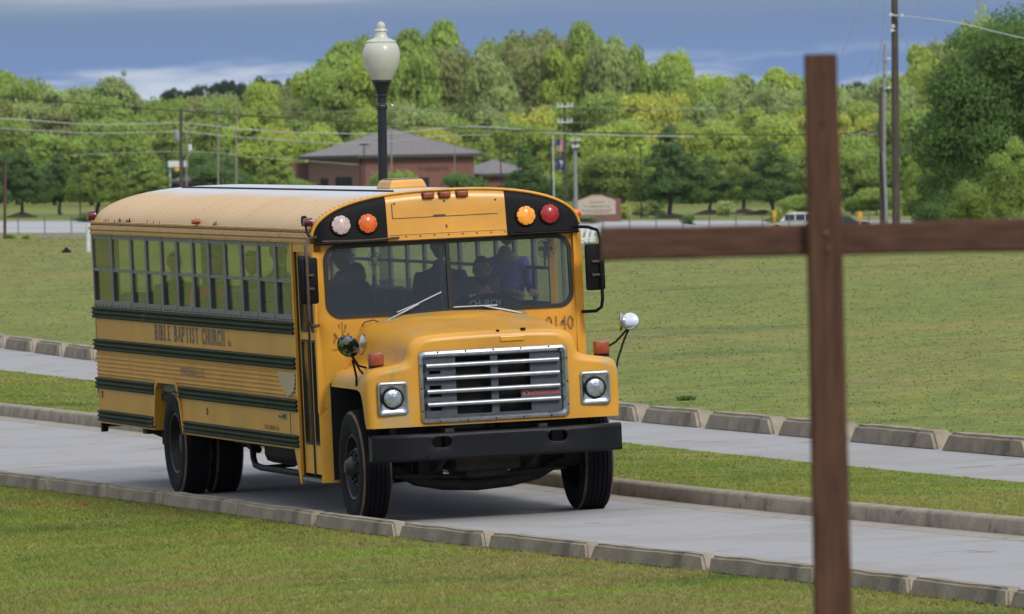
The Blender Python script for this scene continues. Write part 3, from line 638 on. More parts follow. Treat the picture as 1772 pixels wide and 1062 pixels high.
# windows ----------------------------------------------------------
def window_mesh(L, s):
    """frame for one split sash window spanning u=0..L (rearwards negative), outer face at v=s*HW"""
    mb = MB(); y = lambda a: s*a
    def bx(u0, u1, d0, d1, z0, z1, mi=0): mb.box(u0, u1, min(y(HW-d0), y(HW-d1)), max(y(HW-d0), y(HW-d1)), z0, z1, mi)
    bx(-L, -L+.046, -.004, .024, W_SILL, W_TOP, 0); bx(-.046, -.002, -.004, .024, W_SILL, W_TOP, 0)           # posts
    bx(-L+.046, -.046, .0, .05, W_TOP-.045, W_TOP+.0, 0); bx(-L+.046, -.046, -.008, .05, W_SILL, W_SILL+.060, 0)  # head, sill
    bx(-L+.046, -.046, .002, .040, 2.098, 2.128, 0)                                                          # meeting rail
    bx(-L+.0462, -L+.056, .004, .024, W_SILL+.06, 2.098, 1); bx(-.056, -.0462, .004, .024, W_SILL+.06, 2.098, 1)
    for k in range(5): 
        u = -L+.1+(L-.2)*k/4; bx(u, u+.012, -.016, -.008, W_SILL+.008, W_SILL+.022, 1)
    return mb.mesh('window', [M['alum'], M['alumd']])
def pane_mesh(L, s, lower):
    mb = MB(); d = .021 if lower else .007; z0, z1 = (W_SILL+.06, 2.10) if lower else (2.128, W_TOP-.043)
    mb.box(-L+.052, -.052, min(s*(HW-d), s*(HW-d-.005)), max(s*(HW-d), s*(HW-d-.005)), z0, z1); return mb.mesh('pane', M['pane'])
for s in (-1, 1):
    cache = {}
    u = UF
    for k in range(12):
        L = .7113 if k < 10 else .925
        if L not in cache: cache[L] = (window_mesh(L, s), pane_mesh(L, s, False), pane_mesh(L, s, True))
        wv = link('window', cache[L][0], bus); wv.location = (u, 0, 0); link('pane', cache[L][1], wv); link('pane', cache[L][2], wv); u -= L
# driver's side window + front left part of far side
mb = MB()
mb.box(-1.65, -1.60, 1.15, 1.215, 1.752, 2.463); mb.box(-.85, -.72, 1.15, 1.215, 1.70, 2.463); mb.box(-1.65, -.72, 1.15, 1.215, 2.42, 2.463); mb.box(-1.65, -.72, 1.15, 1.215, .62, 1.76)
ob('side_panel', mb, M['side'], bus); mb = MB(); mb.box(-1.60, -.85, 1.185, 1.19, 1.76, 2.42); dw = ob('window', mb, M['pane'], bus)
mb = MB(); mb.box(-1.24, -1.21, 1.17, 1.20, 1.76, 2.42); ob('frame', mb, M['alum'], dw)

# door -------------------------------------------------------------
mb = MB(); mb.box(-1.65, -1.60, -1.225, -1.12, .34, 2.46); mb.box(-1.60, -.74, -1.215, -1.12, 2.38, 2.46)
mb.hexa([(-1.95, -1.21, .60), (-1.65, -1.21, .60), (-1.65, -1.17, .60), (-1.95, -1.17, .60), (-1.95, -1.21, .61), (-1.65, -1.21, .61), (-1.65, -1.17, .61), (-1.95, -1.17, .61)])
mb.add([(-1.90, -1.212, .61), (-1.648, -1.212, .61), (-1.648, -1.212, .30), (-1.70, -1.212, .30), (-1.90, -1.18, .61), (-1.648, -1.18, .61), (-1.648, -1.18, .30), (-1.70, -1.18, .30)], [(0, 1, 2, 3), (4, 7, 6, 5), (0, 3, 7, 4), (3, 2, 6, 7), (1, 5, 6, 2)])
ob('door_frame', mb, M['yellow'], bus)
def leaf(u0, u1, name='door_leaf'):
    mb = MB(); v0, v1 = -1.185, -1.150
    ho = 0.065
    zs = [(.40, .66), (1.595, 1.665), (2.345, 2.385)]
    for z0, z1 in zs: mb.box(u0, u1, v0, v1, z0, z1)
    for z0, z1 in ((.66, 1.595), (1.665, 2.345)):
        mb.box(u0, u0+ho, v0, v1, z0, z1); mb.box(u1-ho, u1, v0, v1, z0, z1)
    o = ob(name, mb, M['yellow'], bus)
    for z0, z1 in ((.66, 1.595), (1.665, 2.345)):
        g = MB(); q = MB(); 
        L_ = rr((u0+u1)/2, (z0+z1)/2, (u1-u0)/2-ho+.002, (z1-z0)/2+.002, .03, 4); I_ = rr((u0+u1)/2, (z0+z1)/2, (u1-u0)/2-ho-.022, (z1-z0)/2-.02, .03, 4)
        q.plate(L_, I_, lambda a, b, k: (a, v0-.006+.02*k, b)); ob('gasket', q, M['rubber'], o)
        g.box(u0+ho, u1-ho, -1.172, -1.168, z0, z1); ob('glass', g, M['pane'], o)
    return o
leaf(-1.585, -1.185); leaf(-1.170, -.775)
mb = MB(); mb.box(-1.19, -1.165, -1.198, -1.15, .38, 2.38); mb.box(-.775, -.745, -1.20, -1.14, .38, 2.40); mb.box(-1.60, -1.583, -1.20, -1.15, .38, 2.4); ob('door_seal', mb, M['rubber'], bus)
mb = MB(); mb.box(-1.62, -.75, -1.21, -.85, .33, .375); ob('step_tread', mb, M['black'], bus); mb = MB(); mb.box(-1.58, -.78, -1.218, -1.205, .335, .365); ob('step_edge', mb, M['alum'], bus)
mb = MB(); mb.box(-1.60, -.75, -.90, -.87, .36, .95); mb.box(-1.62, -1.60, -1.15, -.88, .36, .95); ob('stepwell', mb, M['void'], bus)

# front cowl panel with windshield opening ---------------------------
UC = -.69
def fu(v, w): 
    a = max(0, abs(v)-1.06)/.165; return UC-.085*(1-math.sqrt(max(0, 1-min(a, 1)**2)))-max(0, w-1.75)*.06
outer = [(-1.225, .95), (-1.225, 2.455), (-.6, 2.47), (.6, 2.47), (1.225, 2.455), (1.225, .95), (.5, .95), (-.5, .95)]
WSH = (0, 2.112, 1.125, .318, .13)
inner = rr(*WSH, 7)
cc = (0, 2.11); o_, i_ = ringpair(outer, inner, cc, 120)
mb = MB(); mb.plate(o_, i_, lambda a, b, k: (fu(a, b)-.03*k, a, b), rings=7); ob('cowl_panel', mb, M['yellow'], bus, smooth=35)
# windshield gasket, glass, divider
mb = MB(); i2 = rr(WSH[0], WSH[1], WSH[2]-.026, WSH[3]-.026, .11, 7); i1 = rr(WSH[0], WSH[1], WSH[2]+.010, WSH[3]+.010, .14, 7)
mb.plate(i1, i2, lambda a, b, k: (fu(a, b)+.012-.03*k, a, b), rings=3); ob('windshield_gasket', mb, M['rubber'], bus, smooth=35)
for s in (-1, 1):
    pts = [p for p in rr(WSH[0], WSH[1], WSH[2]-.02, WSH[3]-.02, .11, 7) if p[0]*s > 0.001]; pts += []
    pts = sorted(pts, key=lambda p: math.atan2(p[1]-WSH[1], (p[0])*s))
    pl = [(.016*s, WSH[1]-WSH[3]+.02)]+pts+[(.016*s, WSH[1]+WSH[3]-.02)]
    mb = MB(); mb.add([(fu(a, b)-.006, a, b) for a, b in pl]+[(fu(0.55*s, WSH[1])-.006, .55*s, WSH[1])], [(i, i+1, len(pl)) for i in range(len(pl)-1)]+[(len(pl)-1, 0, len(pl))]); ob('windshield', mb, M['wind'], bus, smooth=60)
mb = MB(); mb.hexa([(fu(0, 1.8)-.02, -.018, 1.79), (fu(0, 1.8)+.014, -.018, 1.79), (fu(0, 1.8)+.014, .018, 1.79), (fu(0, 1.8)-.02, .018, 1.79), (fu(0, 2.43)-.02, -.018, 2.435), (fu(0, 2.43)+.014, -.018, 2.435), (fu(0, 2.43)+.014, .018, 2.435), (fu(0, 2.43)-.02, .018, 2.435)]); ob('windshield_divider', mb, M['rubber'], bus)
# corner posts / cowl side going down beside the wheel
for s in (-1, 1):
    mb = MB(); rows = []
    for z in (.335 if s < 0 else .5, .95): rows.append([(fu(s*v, z), s*v, z) for v in (1.0, 1.06, 1.1, 1.14, 1.17, 1.2, 1.215, 1.225)]+[(-.775, s*1.225, z), (-.775, s*1.15, z), (-.775, s*1.0, z)])
    mb.grid(rows, close=True); mb.poly(rows[0]); mb.poly(rows[1]); ob('cowl_side', mb, M['yellow'], bus, smooth=35)
    mb = MB(); mb.box(-.775, -.70 if s > 0 else -.74, *(sorted((s*1.225, s*1.15))), .95, 2.46); ob('corner_post', mb, M['yellow'], bus)
mb = MB(); mb.box(-.80, -.735, -1.0, 1.0, .5, 1.75); ob('firewall', mb, M['void'], bus)
# brow ----------------------------------------------------------------
def brow_pt(v, t, extra=0):
    z0 = 2.452; z1 = roof_w(v)-.006; z = z0+(z1-z0)*t; e = max(0, t-.80)/.20
    return (fu(v*.985, 2.1)+.045-.055*(z-2.45)/.4*1.0-.030*e*e+extra, v*(.995), z)
def brow(v0, v1, name, mt, n=22):
    mb = MB(); mb.grid([[brow_pt(v, t) for t in (0, .04, .3, .6, .8, .88, .94, .98, 1)] for v in np.linspace(v0, v1, n)])
    mb.grid([[brow_pt(v, 0), (brow_pt(v, 0)[0]-.05, v*.995, 2.450)] for v in np.linspace(v0, v1, n)]); return ob(name, mb, mt, bus, smooth=40)
brow(-1.215, -.552, 'warning_light_panel', M['black']); brow(.545, 1.215, 'warning_light_panel', M['black']); brow(-.55, .543, 'brow_panel', M['yellow'])
mb = MB(); mb.tube([(brow_pt(v, 1)[0]+.008, v, roof_w(v)-.003) for v in [1.222*math.sin(math.pi/2*k/20) for k in range(-20, 21)]], .014, 8); ob('roof_edge_rim', mb, M['yellow'], bus, smooth=60)
mb = MB()
for k in range(-26, 27):
    v = 1.215*math.sin(math.pi/2*k/26.5); z = roof_w(v)+.004; mb.box(-.845, -.833, v-.006, v+.006, z-.002, z+.004)
ob('rim_rivet', mb, M['rust'], bus)['kind'] = 'stuff'
# filler shell between brow and roof front edge
mb = MB(); vv = [1.22*math.sin(math.pi/2*k/20) for k in range(-20, 21)]
mb.grid([[(brow_pt(v, 1)[0]+.004, v, roof_w(v)-.004) for v in vv], [(-.83, v, roof_w(v)+.003) for v in vv]]); ob('roof_front_edge', mb, M['yellow'], bus, smooth=50)
# lower lip of the brow, hatch line, rust
mb = MB(); mb.tube([brow_pt(-.53, .13, .004), brow_pt(.53, .13, .004)], .004, 6)
def bxb(v0, v1, t0, t1, e=.004):
    p = [brow_pt(v0, t0, 0), brow_pt(v1, t0, 0), brow_pt(v1, t1, 0), brow_pt(v0, t1, 0)]; mb.hexa(p+[(q[0]+e, q[1], q[2]) for q in p])
ob('brow_lip', mb, M['yellow'], bus)
mb = MB(); bxb(-.50, .47, .47, .485, .003); bxb(-.50, -.492, .485, .80, .003); bxb(-.12, -.01, .455, .50, .0045); bxb(-.015, 0.0, .22, .28, .005)
for v in np.linspace(-.52, .52, 9): bxb(v, v+.012, .06, .09, .004)
for v, t in ((-.48, .78), (.45, .76), (-.02, .76)): bxb(v, v+.016, t, t+.035, .006)
ob('brow_rust_line', mb, M['rust'], bus)['kind'] = 'stuff'
mb = MB()
for s in (-1, 1):
    a, b_ = (-1.2, -.56) if s < 0 else (.56, 1.2)
    mb.tube([(brow_pt(v, .02)[0]+.008, v, 2.455) for v in np.linspace(a, b_, 9)], .013, 8)
ob('brow_strip', mb, M['black'], bus)
# warning lights
def roundlight(name, v, w, r, mt, label):
    p = brow_pt(v, (w-2.452)/(roof_w(v)-2.458)); t = empty(name, None, bus); t.location = (p[0]+.0, p[1], p[2]); t.rotation_euler = (0, -.13, 0); t['label'] = label
    mb = MB(); mb.lathe([(r+.012, -.01), (r+.012, .012), (r+.004, .018), (r, .018)], 28, 'x'); ob('bezel', mb, M['black'], t, smooth=40)
    mb = MB(); prof = [(r, .012), (r*.98, .026), (r*.8, .034), (r*.78, .031), (r*.6, .038), (r*.58, .035), (r*.4, .040), (r*.38, .037), (r*.2, .040), (.001, .040)]; mb.lathe(prof, 28, 'x'); ob('lens', mb, mt, t, smooth=25)
    mb = MB()
    for k in range(8): a = math.pi*2*k/8+.2; mb.box(.014, .030, math.cos(a)*r*.93-.006, math.cos(a)*r*.93+.006, math.sin(a)*r*.93-.006, math.sin(a)*r*.93+.006)
    ob('lens_screw', mb, M['black'], t)['kind'] = 'stuff'
roundlight('warning_light', -.975, 2.612, .086, M['lenspale'], 'faded pinkish warning light'); roundlight('warning_light', -.73, 2.614, .086, M['lensor'], 'orange warning light beside the faded one')
roundlight('warning_light', .725, 2.614, .086, M['lensam'], 'bright amber warning light'); roundlight('warning_light', .945, 2.62, .086, M['lensred'], 'red warning light')
for v in (-.155, -.005, .155):
    p = brow_pt(v, .90); mb = MB(); mb.box(p[0]-.02, p[0]+.045, v-.048, v+.048, p[2]-.020, p[2]+.026, b=.008); o = ob('marker_light', mb, M['ambbox'], bus, smooth=40)
    m2b = MB(); m2b.box(p[0]-.025, p[0]+.022, v-.056, v+.056, p[2]-.026, p[2]+.031, b=.008); ob('base', m2b, M['rust'], o)
def sidelight(u, v, w, mt, r=.035, name='marker_light'):
    mb = MB(); mb.lathe([(0, -.05), (r, -.045), (r, 0), (.8*r, .03), (0, .035)], 14, 'y'); 
    for i, q in enumerate(mb.v): mb.v[i] = (q[0]+u, v-q[1] if v < 0 else v+q[1], q[2]+w)
    return ob(name, mb, mt, bus, smooth=50)
sidelight(UR+.03, -1.215, 2.64, M['lensred2'], .055); sidelight(-5.6, -1.235, 2.62, M['ambbox'], .026); sidelight(-.86, -1.235, 2.65, M['lensred2'], .04); sidelight(-.80, 1.225, 2.615, M['lensor'], .034)
mb = MB(); mb.lathe([(0, 0), (.035, 0), (.035, .008), (0, .009)], 16, 'y', (-5.56, -1.218, .845)); mb.lathe([(0, 0), (.040, 0), (.036, .008), (0, .009)], 16, 'y', (UR+.17, -1.218, .885)); ob('side_reflector', mb, M['lensred2'], bus)
mb = MB(); mb.lathe([(0, -.02), (.045, -.02), (.05, .01), (.03, .03), (0, .03)], 12, 'y', (-.95, -1.24, 2.66)); mb.tube([(-.9, -1.24, 2.62), (-.82, -1.25, 2.56), (-.75, -1.235, 2.50)], .010, 6); ob('horn_bracket', mb, M['black'], bus)
# roof vent / strobe box
mb = MB(); rows = []
for z, e in ((-.03, 0), (.015, .0), (.06, -.035), (.080, -.07)): rows.append([(-2.55+x*(1+e*1.2)*.26, .04+y*(1+e*3)*.17, 2.885+z) for x, y in ((-1, -1), (1, -1), (1.0, 1), (-1, 1))])
mb.grid(rows, close=True); mb.poly(rows[-1]); o = ob('roof_vent', mb, M['yellow'], bus); 
m2b = MB(); m2b.box(-2.77, -2.36, -.085, .165, 2.966, 2.974, b=.003); ob('vent_cap', m2b, M['alum'], o)

# hood ------------------------------------------------------------------
def hood_profile(u):
    t = (u-(-.67))/(.74+.67)      # 0 cowl, 1 front
    L = lambda a, b: a+(b-a)*t
    return [(0, L(1.775, 1.655)), (.35, L(1.77, 1.65)), (L(.66, .60), L(1.745, 1.635)), (L(.80, .70), L(1.70, 1.60)), (L(.87, .745), L(1.62, 1.54)), (L(.90, .765), L(1.50, 1.46)), (L(.925, .80), L(1.39, 1.415)), (L(.99, .90), L(1.345, 1.392)), (1.06, L(1.33, 1.365)), (1.115, L(1.30, 1.325)), (1.138, L(1.25, 1.26)), (1.142, L(1.20, 1.18))]
def arch_low(u):
    if u > .70: return .85
    if u > .52: return .85+(.70-u)/.18*.30
    if u > .42: return 1.15+(.52-u)/.10*.04
    if u > -.46: return 1.19
    return 1.19
def smooth_prof(P, n=3):
    R = []
    for i in range(len(P)-1):
        p0 = P[max(i-1, 0)]; p1 = P[i]; p2 = P[i+1]; p3 = P[min(i+2, len(P)-1)]
        for k in range(n):
            t = k/n; R.append(tuple(.5*((2*p1[j])+(-p0[j]+p2[j])*t+(2*p0[j]-5*p1[j]+4*p2[j]-p3[j])*t*t+(-p0[j]+3*p1[j]-3*p2[j]+p3[j])*t**3) for j in (0, 1)))
    R.append(P[-1]); return R
def hood_section(u, inset=0):
    P = smooth_prof(hood_profile(u)); lo = arch_low(u)
    P += [(1.143, max(lo, P[-1][1]-.001-(P[-1][1]-lo)*.5)), (1.135, lo)]
    if inset:
        Q = []
        for x, z in P:
            Q.append((x-inset*(.9 if x > .6 else .25*x/.6), z-inset*(1 if z > 1.3 else 0)))
        P = Q
    return P
mb = MB(); rows = []
stat = [(-.60, 0), (-.55, 0), (-.50, 0), (-.46, 0), (-.30, 0), (0, 0), (.3, 0), (.42, 0), (.47, 0), (.52, 0), (.56, 0), (.60, 0), (.65, 0), (.70, 0), (.735, 0), (.755, .006), (.772, .018), (.784, .036), (.788, .055)]
for u, ins in stat:
    P = hood_section(u, ins); rows.append([(u-.035*max(0, (x-.55)/.6)**1.5*(u > .6), -x, z) for x, z in P[::-1]]+[(u-.035*max(0, (x-.55)/.6)**1.5*(u > .6), x, z) for x, z in P[1:]])
mb.grid(rows)
for i in (0,):   # extend top back to the cowl between shoulders
    P = smooth_prof(hood_profile(-.67))[:22]; Q = [(x, z) for x, z in P]
    mb.grid([[(-.69, -x, z) for x, z in Q[::-1]]+[(-.69, x, z) for x, z in Q[1:]], [(-.60, -x, z) for x, z in smooth_prof(hood_profile(-.60))[:22][::-1]]+[(-.60, x, z) for x, z in smooth_prof(hood_profile(-.60))[:22][1:]]])
# rolled inner lip of the wheel openings
for s in (-1, 1):
    mb.grid([[(u-.035*max(0, (1.13-.55)/.6)**1.5*(u > .6), s*x, arch_low(u)+dz) for x, dz in ((1.135, 0), (1.10, .0), (1.09, .015))] for u, ins in stat[:14]])
hood = ob('hood', mb, M['hood'], bus, smooth=38)
# front face with grille opening and headlamp pockets
uface = .788; Pf = hood_section(uface, .055)
outl = [(x, z) for x, z in Pf]+[(x, .85) for x in np.linspace(1.0, -1.0, 9)]+[(-x, z) for x, z in Pf[::-1][:-1]]
outl = outl[::-1]
GR = (0, 1.188, .672, .318, .045)
fx = lambda a: uface-.035*max(0, (abs(a)-.55)/.6)**1.5
o_, i_ = ringpair(outl, rr(*GR), (0, 1.17), 140)
mb = MB(); mb.plate(o_, i_, lambda a, b, k: (fx(a)-.02*k, a, b), rings=5); face = ob('hood_front', mb, M['hood'], hood, smooth=38)
# raised plateau in front of the windshield
mb = MB(); rows = []
for u, h, hw_ in ((-.685, .035, .50), (-.55, .034, .46), (-.44, .026, .40), (-.37, .006, .34), (-.35, -.012, .32)):
    rows.append([(u, v*hw_, 1.77-.085*(u+.67)+h*f-.012*abs(v)) for v, f in ((-1.25, -.6), (-1.1, .2), (-.9, .85), (-.5, 1), (0, 1), (.5, 1), (.9, .85), (1.1, .2), (1.25, -.6))])
mb.grid(rows); ob('hood_scoop', mb, M['hood'], hood, smooth=60)
# hood latch piece on the front edge
mb = MB(); mb.box(.70, .792, .07, .30, 1.585, 1.602, b=.005); mb.box(.72, .80, .075, .29, 1.555, 1.60, b=.006); ob('hood_latch', mb, M['yellow'], hood)
mb = MB(); mb.box(.745, .765, .05, .075, 1.64, 1.66); mb.box(.74, .77, .27, .31, 1.645, 1.665); ob('hood_bumper_stop', mb, M['black'], hood)

# grille
gr = empty('grille', None, bus)
mb = MB(); gin = rr(GR[0], GR[1], GR[2]-.054, GR[3]-.054, .022, 4); gout = rr(GR[0], GR[1], GR[2]+.006, GR[3]+.006, .045, 4)
gmid = rr(GR[0], GR[1], GR[2]-.030, GR[3]-.030, .035, 4); gmi2 = rr(GR[0], GR[1], GR[2]-.008, GR[3]-.008, .045, 4)
loops = [[(.775, a, b) for a, b in gout], [(.812, a, b) for a, b in gmi2], [(.818, a, b) for a, b in gmid], [(.790, a, b) for a, b in gin], [(.755, a, b) for a, b in gin]]
mb.grid(loops, close=True); ob('grille_surround', mb, M['chrome'], gr, smooth=25)
mb = MB()      # slate panel with two openings
z0, z1 = GR[1]-GR[3]+.045, GR[1]+GR[3]-.045
cols = [(-.63, -.575), (-.575, -.47), (-.47, -.335), (-.335, -.02), (-.02, .045), (.045, .335), (.335, .63)]
for i, (a, b_) in enumerate(cols):
    if i == 3: mb.box(a, b_, 0, 0, 0, 0) if False else None
    if i in (3, 5): mb.box(.755, .768, a, b_, z0, z0+.025); mb.box(.755, .768, a, b_, z1-.020, z1); continue
    if i == 1: 
        for (p, q) in ((z0, .98), (1.06, 1.10), (1.20, 1.30), (1.33, z1)): mb.box(.755, .768, a, b_, p, q)
        continue
    mb.box(.755, .768, a, b_, z0, z1)
ob('grille_panel', mb, M['slate'], gr)
mb = MB(); mb.box(.60, .62, -.66, .66, .80, 1.50); ob('radiator_shroud', mb, M['void'], gr)
mb = MB()
for k in range(22): v = .055+k*.0135; mb.box(.66, .69, v, v+.0048, .80, 1.47)
for k in range(11): z = .86+k*.055; mb.box(.655, .66, .05, .345, z, z+.004)
o = ob('radiator_fin', mb, M['fin'], gr); o['kind'] = 'stuff'
for z in (1.035, 1.148, 1.262, 1.375):
    mb = MB(); prof = [(.770, z-.021), (.800, z-.020), (.812, z-.013), (.815, z), (.812, z+.012), (.800, z+.019), (.770, z+.020)]
    mb.grid([[(a, v, b) for a, b in prof] for v in (-.605, .590)], close=True); mb.poly([(a, -.605, b) for a, b in prof]); mb.poly([(a, .590, b) for a, b in prof]); ob('grille_bar', mb, M['bar'], gr, smooth=50)
mb = MB(); 
for k in range(5): mb.lathe([(0, .822), (.007, .821), (.008, .815)], 8, 'x', (0, -.5+.25*k, GR[1]+GR[3]-.016)); mb.lathe([(0, .822), (.007, .821), (.008, .815)], 8, 'x', (0, -.5+.25*k, GR[1]-GR[3]+.016))
for z in (.98, 1.18, 1.38):
    for s in (-1, 1): mb.lathe([(0, .822), (.007, .821), (.008, .815)], 8, 'x', (0, s*.657, z))
ob('grille_screw', mb, M['black'], gr)['kind'] = 'stuff'
bd = put_text('badge_lettering', 'INTERNATIONAL', gr, M['orangeprint'], (.7685, .335, 1.072), (0, 1, 0), (0, 0, 1), .262, .032, .002, offset=.018)
mb = MB(); c0 = (.292, 1.090)      # badge emblem: two facing half diamonds with a slot
for s in (-1, 1):
    mb.add([(.7712, c0[0]+s*.007, c0[1]+.026), (.7712, c0[0]+s*.037, c0[1]), (.7712, c0[0]+s*.007, c0[1]-.026), (.7712, c0[0]+s*.007, c0[1]-.008), (.7712, c0[0]+s*.016, c0[1]-.008), (.7712, c0[0]+s*.016, c0[1]+.008), (.7712, c0[0]+s*.007, c0[1]+.008)], [(0, 1, 2, 3, 4, 5, 6)])
ob('badge_emblem', mb, M['orangeprint'], gr); mb = MB(); mb.box(.766, .7695, .245, .615, 1.055, 1.125); ob('badge_plate', mb, M['slate'], gr)
# headlamps
for s in (-1, 1):
    hl = empty('headlight', None, bus); cy, cz = s*.912, 1.108; hl.location = (fx(.91)+.002, cy, cz)
    o4, i4 = rr(0, 0, .137, .147, .025, 5), rr(0, 0, .112, .118, .02, 5)
    mb = MB(); mb.grid([[(-.01, a, b) for a, b in o4], [(.020, a, b) for a, b in rr(0, 0, .133, .143, .025, 5)], [(.024, a, b) for a, b in rr(0, 0, .120, .128, .022, 5)], [(.016, a, b) for a, b in i4], [(.006, a*.86, b*.86) for a, b in rr(0, 0, .112, .118, .03, 5)]], close=True)
    mb.add([(.006, a*.86, b*.86) for a, b in rr(0, 0, .112, .118, .03, 5)], [tuple(range(24))]); ob('bezel', mb, M['chrome'], hl, smooth=30)
    mb = MB(); mb.lathe([(.094, .0), (.094, .022), (.087, .026), (.085, .01)], 28, 'x'); ob('ring', mb, M['black'], hl, smooth=40)
    mb = MB(); mb.lathe([(.086, .014), (.080, .022), (.060, .030), (.035, .036), (.012, .038), (.0005, .038)], 28, 'x'); ob('lens', mb, M['lamp'], hl, smooth=60)
# fender turn signals (amber boxes) on the fender tops
for s in (-1, 1):
    t = empty('turn_signal', None, bus); t.location = (.42, s*(.965 if s < 0 else 1.075)+(0.0), 1.375); t.scale = (1, 1, 1)
    mb = MB(); mb.box(-.055, .055, -.062, .062, .012, .125, b=.012); ob('lens', mb, M['ambbox'], t, smooth=40); mb = MB(); mb.box(-.06, .06, -.055, .055, -.012, .014); ob('base', mb, M['black'], t)

# bumper: swept channel with two oval holes
bu = [(v, .965-.0*abs(v)-.16*max(0, (abs(v)-.72)/.42)**2) for v in np.linspace(-1.125, 1.125, 31)]
def bub(v): return .965-.16*max(0, (abs(v)-.72)/.42)**2
zt = lambda v: .792-.0*abs(v); zb = lambda v: .552
mb = MB()
def bface(v0, v1, hole):
    outer = [(v0, .556), (v1, .556), (v1, .788), (v0, .788)]
    if hole is None: 
        vv = np.linspace(v0, v1, 12); mb.grid([[(bub(v), v, z) for z in (.575, .63, .70, .765)] for v in vv]); return
    i_ = rr(hole, .715, .088, .050, .0499, 8); o_, i_ = ringpair([(v0, .575), (v1, .575), (v1, .765), (v0, .765)], i_, (hole, .715), 48)
    mb.grid([[(bub(a), a, b) for a, b in o_], [(bub(a)+.004, a, b) for a, b in [(q[0]+(w_[0]-q[0])*.12, q[1]+(w_[1]-q[1])*.12) for q, w_ in zip(i_, o_)]], [(bub(a), a, b) for a, b in i_], [(bub(a)-.05, a, b) for a, b in i_]], close=True)
segs = [(-1.125, -.72, None), (-.72, -.36, -.535), (-.36, .34, None), (.34, .70, .51), (.70, 1.125, None)]
for a, b_, h in segs: bface(a, b_, h)
vv = np.linspace(-1.125, 1.125, 41)
mb.grid([[(bub(v)-.001*0, v, .765), (bub(v)-.008, v, .783), (bub(v)-.025, v, .790), (bub(v)-.13, v, .790), (bub(v)-.13, v, .775)] for v in vv])
mb.grid([[(bub(v), v, .575), (bub(v)-.008, v, .560), (bub(v)-.025, v, .554), (bub(v)-.13, v, .554), (bub(v)-.13, v, .566)] for v in vv])
for s in (-1, 1):
    v = 1.125*s; mb.poly([(bub(v), v, .575), (bub(v), v, .765), (bub(v)-.13, v, .79), (bub(v)-.13, v, .554)])
ob('front_bumper', mb, M['bumper'], bus, smooth=35)
for s in (-1, 1): mb = MB(); mb.box(.60, .80, *sorted((s*.60, s*.50)), .58, .76); ob('bumper_bracket', mb, M['steelrust'], bus)

# wheels ----------------------------------------------------------------
def tyre_mesh():
    R = .5016; mb = MB(); W2 = .135
    prof = [(.295, -.105), (.30, -.120), (.36, -.138), (.43, -.140), (.470, -.128), (.488, -.112)]
    tread = [(.498, -.105)]
    for g in (-.060, -.022, .022, .060): tread += [(R, g-.008), (R-.016, g-.006), (R-.016, g+.006), (R, g+.008)]
    tread += [(.498, .105)]
    full = prof+tread+[(r, -h) for r, h in prof[::-1]]
    mis = [0]*(len(full)-1); mis[4] = 1; mis[len(full)-2-4] = 1
    mb.lathe(full, 56, 'y', mis=mis); return mb.mesh('tyre', [M['tyre'], M['tyreband']], 25)
def rim_front(s):
    """outer face towards v = s"""
    mb = MB(); y = lambda h: s*h
    mb.lathe([(.298, y(.10)), (.285, y(.118)), (.270, y(.112)), (.262, y(.06)), (.255, y(.02))], 40, 'y')
    # dish with hand holes as spokes
    n = 10; 
    for k in range(n):
        a0, a1 = 2*math.pi*(k+.17)/n, 2*math.pi*(k+.83)/n; am = 2*math.pi*(k)/n; 
        b0, b1 = 2*math.pi*(k-.17)/n, 2*math.pi*(k+.17)/n
        mb.add([(.258*math.cos(b0), y(.02), .258*math.sin(b0)), (.258*math.cos(b1), y(.02), .258*math.sin(b1)), (.16*math.cos(b1*1), y(.085), .16*math.sin(b1)), (.16*math.cos(b0), y(.085), .16*math.sin(b0))], [(0, 1, 2, 3)])
    mb.lathe([(.165, y(.085)), (.10, y(.090)), (.095, y(.13)), (.075, y(.150)), (.06, y(.175)), (.045, y(.185)), (0, y(.185))], 30, 'y')
    mb.lathe([(.26, y(-.02)), (.0, y(-.02))], 30, 'y')
    for k in range(10):
        a = 2*math.pi*(k+.5)/10; mb.lathe([(.014, y(.08)), (.014, y(.115)), (.006, y(.122)), (0, y(.122))], 6, 'y', (.132*math.cos(a), 0, .132*math.sin(a)))
    return mb.mesh('rim', M['wheel'], 30)
def rim_rear(s):
    mb = MB(); y = lambda h: s*h
    mb.lathe([(.298, y(.10)), (.285, y(.118)), (.270, y(.112)), (.262, y(.03)), (.25, y(-.03)), (.20, y(-.06)), (.14, y(-.065)), (.13, y(-.01)), (.12, y(.05)), (.08, y(.065)), (0, y(.065))], 40, 'y')
    for k in range(10):
        a = 2*math.pi*(k+.5)/10; mb.lathe([(.014, y(-.06)), (.014, y(-.025)), (0, y(-.022))], 6, 'y', (.165*math.cos(a), 0, .165*math.sin(a)))
    for k in range(5):
        a = 2*math.pi*(k+.2)/5; mb.add([(.24*math.cos(a-.13), y(-.02), .24*math.sin(a-.13)), (.24*math.cos(a+.13), y(-.02), .24*math.sin(a+.13)), (.205*math.cos(a+.13), y(-.045), .205*math.sin(a+.13)), (.205*math.cos(a-.13), y(-.045), .205*math.sin(a-.13))], [(0, 1, 2, 3)])
    return mb.mesh('rim', M['wheel'], 30)
TM = tyre_mesh(); RF = {s: rim_front(s) for s in (-1, 1)}; RR = {s: rim_rear(s) for s in (-1, 1)}
def wheel(u, v, s, rear=False, inner=False, steer=0):
    t = empty('wheel', None, bus); t.location = (u, v, .5016-.006); t.rotation_euler = (0, random.random(), 0) if not steer else (0, 0, steer)
    link('tyre', TM, t); link('rim', (RR if rear else RF)[s], t); return t
wheel(0, -1.005, -1, steer=.0001); wheel(0, 1.005, 1, steer=.0001)
WB = 7.2
